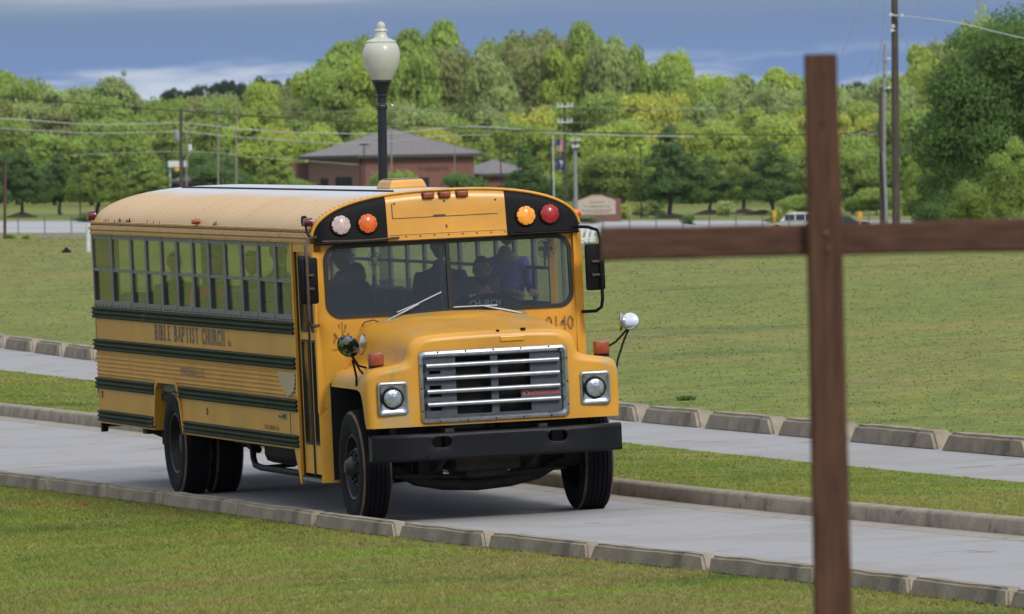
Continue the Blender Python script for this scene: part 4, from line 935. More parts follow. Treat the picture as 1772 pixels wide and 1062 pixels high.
for s in (-1, 1): wheel(-WB, s*1.065, s, rear=True); wheel(-WB, s*.755, -s, rear=True)
# chassis
mb = MB(); mb.box(-9.9, .80, -.46, -.38, .60, .82); mb.box(-9.9, .80, .38, .46, .60, .82); mb.box(.62, .74, -.46, .46, .56, .68); ob('frame_rail', mb, M['steelrust'], bus)
mb = MB(); mb.tube([(0, v, z) for v, z in ((-.86, .46), (-.72, .44), (-.55, .35), (-.30, .305), (0, .285), (.30, .305), (.55, .35), (.72, .44), (.86, .46))], [.05, .055, .055, .06, .06, .06, .055, .055, .05], 10); mb.box(-.10, .10, -.55, -.33, .36, .60); mb.box(-.10, .10, .33, .55, .36, .60)
for s in (-1, 1): mb.lathe([(.0, -.1), (.09, -.1), (.09, .06), (.0, .06)], 14, 'y', (0, s*.88, .49)); mb.tube([(.12, s*.78, .40), (.12, 0, .36), (.12, s*-.1, .36)], .02, 8)
ob('front_axle', mb, M['steelrust'], bus, smooth=40)
mb = MB()
for s in (-1, 1): mb.tube([(-.60, s*.42, .56), (-.3, s*.42, .46), (0, s*.42, .42), (.3, s*.42, .46), (.62, s*.42, .58)], .030, 6)
ob('leaf_spring', mb, M['steelrust'], bus)
mb = MB(); mb.box(-.75, .45, -.30, .30, .42, 1.25, b=.05); mb.box(-.35, .35, -.18, .2, .36, .44, b=.03); ob('engine_block', mb, M['steelrust'], bus)
mb = MB(); mb.box(-.7, .62, -.86, -.80, .70, 1.20); mb.box(-.7, .62, .80, .86, .70, 1.20); mb.box(.56, .60, -.86, .86, .75, .95); mb.box(-.68, -.672, -1.135, -.5, .36, 1.22); mb.box(-.68, -.672, .5, 1.135, .36, 1.22); ob('inner_fender', mb, M['void'], bus)
mb = MB(); mb.tube([(-WB, -.8, .5), (-WB, .8, .5)], .08, 10); mb.lathe([(0, -.2), (.15, -.16), (.2, 0), (.15, .16), (0, .2)], 16, 'y', (-WB, 0, .5)); ob('rear_axle', mb, M['steelrust'], bus, smooth=40)
mb = MB(); mb.tube([(-WB, 0, .52), (-1.5, 0, .60)], .05, 8); mb.tube([(-.5, .25, .5), (-3, .30, .52), (-9.8, .34, .55)], .04, 8); ob('drive_shaft', mb, M['steelrust'], bus)
mb = MB(); mb.tube([(-4.35, -1.06, .60), (-4.33, -1.06, .44), (-4.25, -1.06, .375), (-4.0, -1.06, .36), (-2.4, -1.06, .36), (-2.25, -1.06, .38), (-2.2, -1.06, .60)], .030, 8); mb.tube([(-4.2, -.7, .36), (-4.0, -1.06, .36)], .02, 6); ob('fuel_tank_guard', mb, M['black'], bus, smooth=50)
mb = MB(); mb.box(-4.1, -2.4, -1.02, -.52, .40, .78, b=.08); ob('fuel_tank', mb, M['black'], bus, smooth=50)
mb = MB(); mb.box(-5.3, -4.7, -1.02, -.5, .55, .80); mb.tube([(-5.2, -.9, .52), (-4.6, -.95, .50)], .035, 8); mb.tube([(-5.0, -.9, .52), (-5.0, -.9, .44)], .02, 6); ob('battery_tray', mb, M['black'], bus)
mb = MB(); mb.box(-9.1, -8.9, -1.1, 1.1, .53, .58); mb.box(-8.2, -8.17, -1.1, -.55, .45, .62); mb.box(-8.2, -8.17, .55, 1.1, .45, .62); mb.tube([(-9.0, -1.05, .56), (-8.8, -.95, .50), (-8.6, -1.0, .53)], .02, 6); ob('rear_crossmember', mb, M['steelrust'], bus)

# mirrors ----------------------------------------------------------------
def flat_mirror(v, s, u, z0=1.935, z1=2.345, hw=.083):
    t = empty('side_mirror', None, bus); t.location = (u, v, (z0+z1)/2)
    mb = MB(); mb.box(-.03, .02, -hw, hw, -(z1-z0)/2, (z1-z0)/2, b=.022); ob('housing', mb, M['black'], t, smooth=45)
    mb = MB(); mb.box(-.036, -.031, -hw+.02, hw-.02, -(z1-z0)/2+.02, (z1-z0)/2-.02); ob('glass', mb, M['mirror'], t)
    for z in (.05, -.07): mb = MB(); mb.tube([(.03, -.035, z), (.035, 0, z), (.03, .035, z)], .012, 8); mb.lathe([(0, .045), (.012, .044), (.014, .02)], 8, 'x', (0, .02, z)); mb.lathe([(0, .045), (.012, .044), (.014, .02)], 8, 'x', (0, -.02, z)); ob('clamp', mb, M['rust'], t)
    return t
flat_mirror(-1.345, -1, -.40); flat_mirror(1.285, 1, -.48, 1.925, 2.34, .088)
mb = MB(); mb.tube([(-.72, -1.19, 2.515), (-.62, -1.25, 2.515), (-.50, -1.32, 2.50), (-.42, -1.362, 2.44), (-.365, -1.365, 2.35), (-.365, -1.368, 1.80), (-.38, -1.36, 1.755), (-.45, -1.31, 1.735), (-.70, -1.21, 1.735)], .015, 10); mb.tube([(-.66, -1.15, 2.475), (-.655, -.75, 2.468), (-.65, -.45, 2.478)], .009, 8); ob('mirror_bracket', mb, M['rust'], bus, smooth=50)
mb = MB(); mb.tube([(-.70, 1.10, 2.485), (-.66, 1.18, 2.495), (-.55, 1.25, 2.49), (-.46, 1.315, 2.46), (-.44, 1.335, 2.38), (-.44, 1.33, 1.84), (-.45, 1.32, 1.775), (-.50, 1.28, 1.74), (-.68, 1.20, 1.735)], .015, 10); mb.tube([(-.66, 1.15, 2.475), (-.655, .75, 2.468), (-.65, .62, 2.478)], .009, 8); ob('mirror_bracket', mb, M['black'], bus, smooth=50)
# round cross-view mirrors on the fenders
def cross_mirror(c, n, r, legs, back):
    t = empty('fender_mirror', None, bus); t.location = c; t.rotation_euler = Vector(n).to_track_quat('Z', 'Y').to_euler()
    mb = MB(); mb.lathe([(0, -.035), (r*.5, -.030), (r*.85, -.012), (r, 0), (r*.97, .006)], 28, 'z'); ob('housing', mb, back, t, smooth=60)
    mb = MB(); mb.lathe([(r*.97, .004), (r*.8, .012), (r*.4, .020), (0.0005, .022)], 28, 'z'); ob('glass', mb, M['mirror'], t, smooth=60)
    m2b = MB()
    for l in legs: m2b.tube(l, .010, 8)
    return m2b
M['mirback'] = mat('mirror_back_worn', (.34, .35, .37), .3, metal=.9, nscale=20, spots=((.03, .03, .035), 13, .47))
M['steelback'] = mat('mirror_back_steel', (.55, .56, .58), .25, metal=1, nscale=20, var=.2)
a = cross_mirror((.50, -1.225, 1.575), (-.75, .55, .35), .105, [[(.52, -1.205, 1.50), (.50, -1.13, 1.36), (.64, -1.02, 1.20), (.74, -.985, 1.135)], [(.52, -1.20, 1.49), (.50, -1.14, 1.40), (.40, -1.05, 1.375)], [(.50, -1.19, 1.45), (.42, -1.145, 1.30), (.42, -1.15, 1.22)]], M['mirback'])
ob('mirror_bracket', a, M['black'], bus, smooth=50)
b1 = cross_mirror((.58, -1.115, 1.585), (-.45, -.86, .15), .095, [], M['steelback'])
a = cross_mirror((.52, 1.325, 1.665), (.85, -.25, .25), .080, [[(.52, 1.32, 1.62), (.52, 1.26, 1.50), (.55, 1.19, 1.34), (.60, 1.145, 1.20)], [(.52, 1.30, 1.60), (.47, 1.20, 1.49), (.43, 1.10, 1.43)]], M['mirback'])
ob('mirror_bracket', a, M['black'], bus, smooth=50)
b1 = cross_mirror((.50, 1.245, 1.66), (-.30, -.95, .1), .085, [], M['steelback'])
# wipers
M['wiper'] = mat('wiper_metal', (.30, .31, .33), .4, metal=.3)
def wiper(p, q, mid, bl):
    t = empty('wiper', None, bus)
    mb = MB(); mb.tube([p, mid, q], [.013, .010, .006], 6); mb.lathe([(0, -.02), (.02, -.02), (.02, .03), (0, .03)], 10, 'x', p); ob('arm', mb, M['wiper'], t, smooth=50)
    mb = MB(); mb.tube(bl, .0075, 6); ob('blade', mb, M['wiper'], t)
wiper((-.655, -.62, 1.735), (-.655, -.30, 1.88), (-.64, -.46, 1.81), [(-.665, -.50, 1.815), (-.675, -.30, 1.885), (-.69, -.08, 1.975)])
wiper((-.655, .66, 1.745), (-.665, .30, 1.83), (-.64, .48, 1.79), [(-.668, .02, 1.835), (-.668, .22, 1.835), (-.668, .42, 1.832)])
mb = MB(); mb.tube([(-.65, -.66, 1.735), (-.64, -.72, 1.76), (-.64, -.80, 1.745), (-.65, -.83, 1.71)], .006, 6); ob('washer_hose', mb, M['rust'], bus)
# panel seam + flaked lettering marks on the cowl
mb = MB(); mb.box(-.682, -.679, -1.10, -.80, 1.515, 1.520); mb.box(-.682, -.679, -1.0, -.996, 1.52, 1.76); rs = random.Random(9)
for k in range(16): v, z = rs.uniform(-1.08, -.90), rs.uniform(1.56, 1.74); mb.box(-.682, -.6785, v, v+rs.uniform(.006, .02), z, z+rs.uniform(.008, .04))
ob('paint_chip', mb, M['textw'], bus)['kind'] = 'stuff'
put_text('number_lettering', '0140', bus, M['textw'], (-.6905, .86, 1.585), (.0, 1, 0), (0, 0, 1), .26, .125, .006, offset=.01)
# side lettering
sx = (-1, 0, 0)
def side_text(body, u0, w0, width, h, name='lettering', m=M['text'], z=.003, **k): return put_text(name, body, bus, m, (u0, -HW-.0005, w0), (1, 0, 0), (0, 0, 1), width, h, z, **k)
def serif_text(body, u0, w0, width, h):
    """condensed roman capitals built from strokes with serifs"""
    G = {'B': (.62, ['V0', 'A0t', 'A0b']), 'I': (.3, ['V.5'])}
    S1, T = .17, .085
    gl = {
     'I': [('s', .31, 0, .31, 1)], 'B': [('s', .2, 0, .2, 1), ('c', .2, .75, .55, .25), ('c', .2, .25, .62, .25)], 'L': [('s', .2, 0, .2, 1), ('h', .2, 0, .95, 0)],
     'E': [('s', .2, 0, .2, 1), ('h', .2, 0, .95, 0), ('h', .2, .5, .75, .5), ('h', .2, 1, .9, 1)], 'A': [('d', .08, 0, .5, 1), ('D', .5, 1, .92, 0), ('h', .25, .33, .75, .33)],
     'P': [('s', .2, 0, .2, 1), ('c', .2, .73, .62, .27)], 'T': [('s', .5, 0, .5, 1), ('h', .05, 1, .95, 1)], 'S': [('a', 0, 0, 0, 0)], 'C': [('g', 0, 0, 0, 0)],
     'H': [('s', .18, 0, .18, 1), ('s', .82, 0, .82, 1), ('h', .2, .5, .8, .5)], 'U': [('s', .18, .2, .18, 1), ('s', .82, .2, .82, 1), ('u', 0, 0, 0, 0)], 'R': [('s', .2, 0, .2, 1), ('c', .2, .75, .58, .25), ('D', .45, .5, .92, 0)]}
    adv = {'I': .62, ' ': .75}
    tot = sum(adv.get(c, 1.12) for c in body); cw = width/tot; x = u0; mb = MB(); vv = -HW-.004
    def stroke(p, q, t, tx=None):
        """flat ribbon between p and q in glyph units"""
        P = Vector((x+p[0]*cw, w0+p[1]*h)); Q = Vector((x+q[0]*cw, w0+q[1]*h)); d = (Q-P)
        if d.length < 1e-6: return
        d.normalize(); n_ = Vector((-d.y, d.x))*t/2
        mb.poly([(P.x-n_.x, vv, P.y-n_.y), (Q.x-n_.x, vv, Q.y-n_.y), (Q.x+n_.x, vv, Q.y+n_.y), (P.x+n_.x, vv, P.y+n_.y)])
    TH, TN = cw*.22, h*.075
    def curve(pts, t0=TH):
        for i in range(len(pts)-1): stroke(pts[i], pts[i+1], t0)
    for c in body:
        for g in gl.get(c, []):
            k, a, b, e, f = g
            if k == 's': stroke((a, b), (e, f), TH); [stroke((a-.2, zz), (a+.2, zz), TN) for zz in ((b, f) if c != 'U' else (f,))]
            elif k == 'h': stroke((a, b+(.03 if b == 0 else (-.03 if b == 1 else 0))), (e, f+(.03 if b == 0 else (-.03 if b == 1 else 0))), TN)
            elif k == 'd': stroke((a, b), (e, f), TH*.6); stroke((a-.12, .03), (a+.14, .03), TN)
            elif k == 'D': stroke((a, b), (e, f), TH); stroke((e-.14, .03), (e+.12, .03), TN)
            elif k == 'c': curve([(a+(e)*math.sin(math.radians(q))*1.0, b+f*.93*math.cos(math.radians(q))) for q in range(0, 181, 30)], TH*.85)
            elif k == 'u': curve([(.5-.32*math.cos(math.radians(q)), .22-.20*math.sin(math.radians(q))) for q in range(0, 181, 30)], TH*.8)
            elif k == 'g': curve([(.55+.38*math.cos(math.radians(q)), .5+.47*math.sin(math.radians(q))) for q in range(48, 313, 24)], TH*.9); stroke((.84, .68), (.84, .98), TH*.4); stroke((.84, .1), (.84, .3), TH*.4)
            elif k == 'a': curve([(.8, .78), (.68, .93), (.48, .97), (.27, .88), (.22, .73), (.33, .60), (.6, .47), (.78, .36), (.80, .20), (.66, .06), (.45, .02), (.24, .1), (.16, .25)], TH*.8)
        x += adv.get(c, 1.12)*cw
    return ob('lettering', mb, M['text'], bus)
serif_text('BIBLE BAPTIST CHURCH', -7.80, 1.478, 3.17, .135)
mb = MB(); mb.poly([(-4.52, -HW-.004, 1.478), (-4.38, -HW-.004, 1.478), (-4.38, -HW-.004, 1.50), (-4.46, -HW-.004, 1.53), (-4.46, -HW-.004, 1.56), (-4.52, -HW-.004, 1.50)]); ob('lettering_remnant', mb, M['textw'], bus)
side_text('SIMPSONVILLE SC', -6.65, 1.16, 1.08, .075, z=.014, m=M['text'])
mb = MB(); rs = random.Random(12); u = -3.10
while u < -2.52:
    l = rs.uniform(.02, .05); mb.poly([(u, -HW-.002, .752), (u+l, -HW-.002, .752), (u+l*rs.uniform(.5, 1), -HW-.002, rs.uniform(.775, .80)), (u, -HW-.002, .80)]); u += l+rs.uniform(.012, .03)
ob('lettering_remnant', mb, M['textw'], bus)['kind'] = 'stuff'
mb = MB(); vp = -HW-.013; P = [(-2.40, 1.295), (-1.70, 1.295), (-1.70, 1.21), (-1.78, 1.12), (-2.03, 1.068), (-2.24, 1.13), (-2.36, 1.22)]; mb.poly([(a, vp, b) for a, b in P]); ob('shield_decal', mb, M['patch'], bus)
mb = MB(); mb.box(-2.02, -2.008, -HW-.003, -HW-.0005, .70, .93); mb.box(-1.9, -1.66, -HW-.003, -HW-.0005, .938, .942); ob('panel_seam', mb, M['rust'], bus)
mb = MB(); mb.tube([(-2.42, -HW-.01, .885), (-2.34, -HW-.02, .895), (-2.24, -HW-.01, .89)], .014, 6); mb.box(-2.3, -2.18, -HW-.006, -HW, .86, .91); ob('fuel_door_latch', mb, M['alum'], bus)

# interior ----------------------------------------------------------------
def seat_mesh():
    mb = MB(); mb.box(-.06, .04, -.44, .44, .48, .90, b=.04); mb.box(0, .42, -.46, .46, .36, .48, b=.04)
    mb.tube([(.04, -.4, .36), (.04, -.4, 0)], .016, 6); mb.tube([(.36, .4, .36), (.36, .4, 0)], .016, 6); return mb.mesh('seat', M['seat'], 40)
SM = seat_mesh()
for k in range(11):
    for s in (-1, 1): 
        o = link('seat', SM, bus); o.location = (-2.75-.715*k, s*.66, .985)
mb = MB(); mb.grid([[(u, v, roof_w(v)-.03) for v in np.linspace(-1.18, 1.18, 15)] for u in (UR+.05, -.83)]); ob('ceiling_liner', mb, M['interior'], bus, smooth=60)
for s in (-1, 1):
    mb = MB(); mb.box(UR+.05, -1.66, s*1.165-.004, s*1.165+.004, .98, 1.74); ob('side_liner', mb, M['interior'], bus)
mb = MB(); mb.box(-1.15, -.78, -1.05, 1.1, 1.58, 1.72, b=.05); mb.box(-1.05, -.98, .28, .86, 1.64, 1.80, b=.02); ob('dashboard', mb, M['black'], bus, smooth=40)
mb = MB(); c = Vector((-1.33, .555, 1.80)); ax = Vector((.42, 0, .9)).normalized(); e1 = Vector((0, 1, 0)); e2 = ax.cross(e1)
ring = [c+(e1*math.cos(t)+e2*math.sin(t))*.25 for t in np.linspace(0, 2*math.pi, 33)]; mb.tube([tuple(p) for p in ring], .014, 8, caps=False)
for t in (.3, 2.84, 4.7): mb.tube([tuple(c-ax*.04), tuple(c+(e1*math.cos(t)+e2*math.sin(t))*.245)], .012, 6)
mb.tube([tuple(c-ax*-.0), (-1.05, .555, 1.45)], .03, 8); ob('steering_wheel', mb, M['black'], bus, smooth=60)
mb = MB(); mb.box(-2.32, -2.20, .34, .84, 1.42, 2.06, b=.05); mb.box(-2.2, -1.75, .34, .84, 1.28, 1.42, b=.04); mb.box(-2.2, -1.8, .42, .76, .98, 1.28); ob('driver_seat', mb, M['seat'], bus, smooth=50)
# stanchions, barrier
mb = MB()
for u, v in ((-2.45, -.28), (-2.45, .35), (-1.75, -.95), (-2.45, -1.1)): mb.tube([(u, v, .98), (u, v, 2.80 if abs(v) < .6 else 2.6)], .016, 8)
mb.tube([(-2.45, -1.1, 1.9), (-2.45, -.28, 1.9)], .014, 8); mb.box(-2.47, -2.44, -1.08, -.3, 1.15, 1.88); mb.box(-2.47, -2.44, .37, 1.08, 1.15, 1.85); ob('grab_rail', mb, M['alum'], bus)
for (u, v, z, r) in ((-1.20, 1.02, 2.30, .085), (-1.25, -.55, 2.285, .065)):
    f = empty('fan', None, bus); f.location = (u, v, z)
    mb = MB(); 
    for q in (r, r*.7, r*.4): mb.tube([(0.03, q*math.cos(t), q*math.sin(t)) for t in np.linspace(0, 6.2832, 21)], .003, 4, caps=False)
    for k in range(12): t = k*math.pi/6; mb.tube([(.035, 0, 0), (.03, r*math.cos(t), r*math.sin(t)), (-.03, r*.8*math.cos(t), r*.8*math.sin(t))], .0025, 4)
    ob('cage', mb, M['alumd'], f); mb = MB()
    for k in range(4):
        t = k*math.pi/2; mb.add([(0.0, .01*math.cos(t), .01*math.sin(t)), (.012, r*.8*math.cos(t-.35), r*.8*math.sin(t-.35)), (-.008, r*.85*math.cos(t+.35), r*.85*math.sin(t+.35))], [(0, 1, 2)])
    mb.lathe([(0, .045), (r*.33, .04), (r*.33, .0), (r*.25, -.09), (0, -.1)], 14, 'x'); mb.tube([(-.05, 0, 0), (-.05, 0, -r*2.2)], .010, 6); ob('motor', mb, M['white'] if v < 0 else M['alumd'], f)

# people in the bus ----------------------------------------------------------------
def skinned(name, joints, edges, mt, parent=None, sub=2, world=True):
    """continuous figure grown over a skeleton: joints name->(x,y,z,r)"""
    me = bpy.data.meshes.new(name+'_skeleton'); ks = list(joints); me.from_pydata([joints[k][:3] for k in ks], [(ks.index(a), ks.index(b)) for a, b in edges], [])
    o = bpy.data.objects.new(name+'_skeleton', me); C.objects.link(o); m_ = o.modifiers.new('skin', 'SKIN')
    for i, k in enumerate(ks): r = joints[k][3]; r = r if isinstance(r, tuple) else (r, r); me.skin_vertices[0].data[i].radius = r
    me.skin_vertices[0].data[0].use_root = True
    s_ = o.modifiers.new('s', 'SUBSURF'); s_.levels = sub; s_.render_levels = sub; bpy.context.view_layer.update()
    q = bpy.data.meshes.new_from_object(o.evaluated_get(bpy.context.evaluated_depsgraph_get())); C.objects.unlink(o); bpy.data.objects.remove(o)
    q.materials.clear(); q.materials.append(mt); q.name = name
    q.polygons.foreach_set('material_index', [0]*len(q.polygons)); q.polygons.foreach_set('use_smooth', [True]*len(q.polygons)); return link(name, q, parent)
def head_mesh(mt, yaw=0):
    """head facing +x, centre of skull at 0, total height about .24"""
    bm = bmesh.new(); bmesh.ops.create_uvsphere(bm, u_segments=28, v_segments=20, radius=1)
    for q in bm.verts:
        x, y, z = q.co; wdt = .078*(1-.16*max(0, -z)**1.5); dep = .098*(1-.10*max(0, -z)); q.co = Vector((x*dep+(.012*max(0, -z)), y*wdt, z*.122))
        X, Y, Z = q.co
        if x > .2:
            g = lambda cy, cz, sy, sz: math.exp(-((Y-cy)/sy)**2-((Z-cz)/sz)**2)
            q.co.x += .026*g(0, -.020, .013, .020)+.010*g(0, .008, .010, .02)-.010*(g(.030, .012, .016, .012)+g(-.030, .012, .016, .012))+.008*(g(.03, .034, .02, .009)+g(-.03, .034, .02, .009))+.008*g(0, -.062, .026, .008)+.010*g(0, -.098, .026, .016)-.005*g(0, -.050, .02, .005)
        if abs(y) > .85 and abs(z) < .25 and abs(x) < .3: q.co.y *= 1.12
    me = bpy.data.meshes.new('head'); bm.to_mesh(me); bm.free(); me.polygons.foreach_set('use_smooth', [True]*len(me.polygons)); me.materials.append(mt); return me
def person(label, loc, yaw, pose, skin, cloth, cloth_name, hairm, beard=False, glasses=False, head_tilt=0, lean=0, scale=1, hood=False, group=None, printtxt=False):
    root = empty('person', MBUS@Matrix.Translation(loc)@Matrix.Rotation(yaw, 4, 'Z')@Matrix.Scale(scale, 4)); tag(root, label, 'person', group)
    J = dict(pel=(0, 0, .10, (.15, .13)), sp=(.02, 0, .32, (.15, .12)), ch=(.02+lean*.4, 0, .50, (.175, .125)), nk=(.03+lean*.6, 0, .66, .062), hd=(.04+lean*.7, 0, .74, .060))
    E_ = [('pel', 'sp'), ('sp', 'ch'), ('ch', 'nk'), ('nk', 'hd')]
    for s, n_ in ((-1, 'r'), (1, 'l')):
        J['sh'+n_] = (.02+lean*.4, s*.19, .56, .066); J['el'+n_] = (*pose['el'+n_], .047); J['wr'+n_] = (*pose['wr'+n_], .030); J['pm'+n_] = (*pose['pm'+n_], (.040, .020))
        E_ += [('ch', 'sh'+n_), ('sh'+n_, 'el'+n_), ('el'+n_, 'wr'+n_), ('wr'+n_, 'pm'+n_)]
        J['hp'+n_] = (.02, s*.10, .08, .10); J['kn'+n_] = (pose.get('knee', .44), s*.14, .10 if pose.get('sit', True) else -.36, .068); J['an'+n_] = (pose.get('ank', .42), s*.14, -.33 if pose.get('sit', True) else -.80, .045); J['ft'+n_] = (pose.get('ank', .42)+.16, s*.15, J['an'+n_][2]-.06, .035)
        E_ += [('pel', 'hp'+n_), ('hp'+n_, 'kn'+n_), ('kn'+n_, 'an'+n_), ('an'+n_, 'ft'+n_)]
    skinned('body', J, E_, skin, root)
    # shirt: slightly larger, ends at the upper arm
    K = {k: J[k] for k in ('pel', 'sp', 'ch')}; inf = lambda r, a: (tuple(x+a for x in r) if isinstance(r, tuple) else r+a)
    K = {k: (*v[:3], inf(v[3], .018)) for k, v in K.items()}; K['cl'] = (J['nk'][0], 0, .60, .085); EE = [('pel', 'sp'), ('sp', 'ch'), ('ch', 'cl')]
    for n_ in 'rl':
        K['sh'+n_] = (*J['sh'+n_][:3], .084); e = Vector(J['el'+n_][:3]); sh = Vector(J['sh'+n_][:3]); m_ = sh+(e-sh)*(.75 if pose.get('short', True) else 1)
        K['el'+n_] = (*m_, .068); EE += [('ch', 'sh'+n_), ('sh'+n_, 'el'+n_)]
        if not pose.get('short', True): K['wr'+n_] = (*J['wr'+n_][:3], .045); EE += [('el'+n_, 'wr'+n_)]
    skinned(cloth_name, K, EE, cloth, root)
    T = {k: (*J[k][:3], inf(J[k][3], .014)) for k in ('pel', 'hpr', 'hpl', 'knr', 'knl', 'anr', 'anl')}; skinned('trousers', T, [('pel', 'hpr'), ('pel', 'hpl'), ('hpr', 'knr'), ('hpl', 'knl'), ('knr', 'anr'), ('knl', 'anl')], M['shirt'], root)
    hd = link('head', head_mesh(skin), root); hd.location = (J['hd'][0]+.025, 0, .855); hd.rotation_euler = (0, head_tilt, 0)
    # hair cap
    bm = bmesh.new(); bmesh.ops.create_uvsphere(bm, u_segments=24, v_segments=16, radius=1)
    bmesh.ops.delete(bm, geom=[q for q in bm.verts if (q.co.z < (.42 if q.co.x > .25 else (-.35 if not hood else -.9))) and not (hood and q.co.x < .5)], context='VERTS')
    for q in bm.verts: q.co = Vector((q.co.x*.106-.004, q.co.y*.087, q.co.z*.130+.002))+mnoise.noise_vector(q.co*4)*.004
    me = bpy.data.meshes.new('hair'); bm.to_mesh(me); bm.free(); me.materials.append(hairm); me.polygons.foreach_set('use_smooth', [True]*len(me.polygons)); link('hair', me, hd)
    if beard:
        bm = bmesh.new(); bmesh.ops.create_uvsphere(bm, u_segments=24, v_segments=16, radius=1)
        bmesh.ops.delete(bm, geom=[q for q in bm.verts if q.co.z > -.28 or q.co.x < -.05], context='VERTS')
        for q in bm.verts: q.co = Vector((q.co.x*.106+.020*max(0, -q.co.z), q.co.y*.080, q.co.z*.142))+mnoise.noise_vector(q.co*5)*.005
        me = bpy.data.meshes.new('beard'); bm.to_mesh(me); bm.free(); me.materials.append(hairm); me.polygons.foreach_set('use_smooth', [True]*len(me.polygons)); link('beard', me, hd)
    if glasses:
        g = MB()
        for s in (-1, 1): g.tube([(.100, s*.032+.024*math.cos(t), .012+.018*math.sin(t)) for t in np.linspace(0, 6.2832, 15)], .0028, 5, caps=False); g.tube([(.098, s*.055, .016), (.0, s*.082, .016)], .0025, 5)
        g.tube([(.104, -.009, .014), (.104, .009, .014)], .0025, 5); ob('glasses', g, M['black'], hd)
    # hands: palm with four fingers and a thumb, curled
    for s, n_ in ((-1, 'r'), (1, 'l')):
        w_ = Vector(J['wr'+n_][:3]); p_ = Vector(J['pm'+n_][:3]); d = (p_-w_).normalized(); sd = d.cross(Vector((0, 0, 1)))
        sd = sd.normalized() if sd.length > .1 else Vector((0, 1, 0)); nn = sd.cross(d).normalized()
        HJ = {'p0': (*(w_+d*.02), .026), 'p1': (*(p_+d*.015), (.036, .018))}; HE = [('p0', 'p1')]
        for i, (o_, L_) in enumerate(((-.030, .062), (-.010, .072), (.010, .068), (.029, .054))):
            b0 = p_+d*.035+sd*o_; b1 = b0+d*L_*.5-nn*.012; b2 = b1+d*L_*.25-nn*.030; HJ['f%d' % i] = (*b0, .0105); HJ['g%d' % i] = (*b1, .0095); HJ['h%d' % i] = (*b2, .008); HE += [('p1', 'f%d' % i), ('f%d' % i, 'g%d' % i), ('g%d' % i, 'h%d' % i)]
        t0 = p_-d*.01+sd*s*-.036; HJ['t0'] = (*t0, .012); HJ['t1'] = (*(t0+d*.035+sd*s*-.022-nn*.01), .010); HJ['t2'] = (*(t0+d*.060+sd*s*-.022-nn*.03), .009); HE += [('p0', 't0'), ('t0', 't1'), ('t1', 't2')]
        skinned('hand', HJ, HE, skin, root, 1)
    if printtxt:
        for body, z, wd_, h_, y0 in (('MY', .600, .105, .050, -.13), ('CHURCH', .535, .28, .056, -.13)):
            put_text('shirt_lettering', body, root, M['textwhite'], (.172, y0, z), (0, 1, 0), (-.22, 0, 1), wd_, h_, .004, offset=.02)
    return root
drv = dict(elr=(.20, -.27, .34), ell=(.22, .27, .34), wrr=(.42, -.20, .42), wrl=(.44, .24, .42), pmr=(.50, -.18, .455), pml=(.51, .22, .455))
person('bearded driver in glasses and a black printed T-shirt gripping the steering wheel', (-1.93, .60, 1.265), -.18, drv, M['skin'], M['shirt'], 'tshirt', M['hair'], beard=True, glasses=True, printtxt=True)
stand = dict(elr=(.06, -.26, .30), ell=(.10, .27, .30), wrr=(.26, -.16, .20), wrl=(.30, .16, .22), pmr=(.33, -.12, .18), pml=(.37, .11, .20), short=False)
person('dark clad passenger in a cap behind the door side of the windshield, hands held together', (-1.95, -.70, 1.45), -.05, stand, M['skin2'], M['shirt'], 'jacket', M['shirt'])
arm = dict(elr=(.18, -.22, .72), ell=(.14, .26, .34), wrr=(.16, -.12, .92), wrl=(.3, .18, .30), pmr=(.17, -.10, .99), pml=(.37, .14, .30))
person('passenger in dark clothes raising an arm behind the bus fan', (-2.6, -.42, 1.25), 0, arm, M['skin2'], M['shirt'], 'shirt', M['hair'])
kid = dict(elr=(.12, -.22, .36), ell=(.12, .22, .36), wrr=(.28, -.12, .30), wrl=(.28, .12, .30), pmr=(.34, -.09, .30), pml=(.34, .09, .30), short=False)
person('passenger in a quilted purple jacket leaning behind the driver', (-2.62, .98, 1.60), .3, dict(kid, sit=False, ank=.05, knee=.06), M['skin'], M['purple'], 'jacket', M['hair'], scale=.98)
for (u, v, mc, nm, lab, sc_) in ((-6.45, -.92, 'pink', 'tshirt', 'child in a bright pink shirt at the seventh side window from the rear', .85), (-5.0, -.6, 'shirt', 'shirt', 'tall dark haired passenger in the middle of the bus', 1.0), (-4.72, -.92, 'greycloth', 'shirt', 'passenger in a light grey shirt by the fifth side window from the front', .9),
                        (-8.25, -.9, 'tealcloth', 'shirt', 'passenger in a teal shirt at the fifth side window from the rear', .85), (-4.0, .7, 'shirt', 'shirt', 'dark clad passenger on the far side of the bus, seen through the side windows', 1.0)):
    person(lab, (u, v, 1.46), 0, kid, M['skin'] if mc != 'shirt' else M['skin2'], M[mc], nm, M['hair'], scale=sc_)

# ------------------------------------------------------------------ foreground wooden cross
M['stain'] = mat('stained_timber', (.112, .056, .037), .8, spec=.2, nscale=16, col2=(.058, .027, .019), aniso=(5, 5, .35), spots=((.030, .014, .012), 5, .66), bump=.5, bscale=30)
M['stainh'] = mat('stained_timber_beam', (.106, .053, .037), .8, spec=.2, nscale=16, col2=(.055, .027, .020), aniso=(.35, 5, 5), spots=((.030, .014, .012), 5, .66), bump=.5, bscale=30)
M['bolt'] = mat('zinc_bolt', (.35, .33, .34), .4, metal=.8)
M['knot'] = mat('timber_knot', (.018, .010, .009), .7)
def at_frame(px, py, d):
    return Vector(pxw(px, py, d))
DC = 26.0
P0, P1 = at_frame(1419.5, 94, DC), at_frame(1441.5, 1062, DC); dn = (P1-P0).normalized()
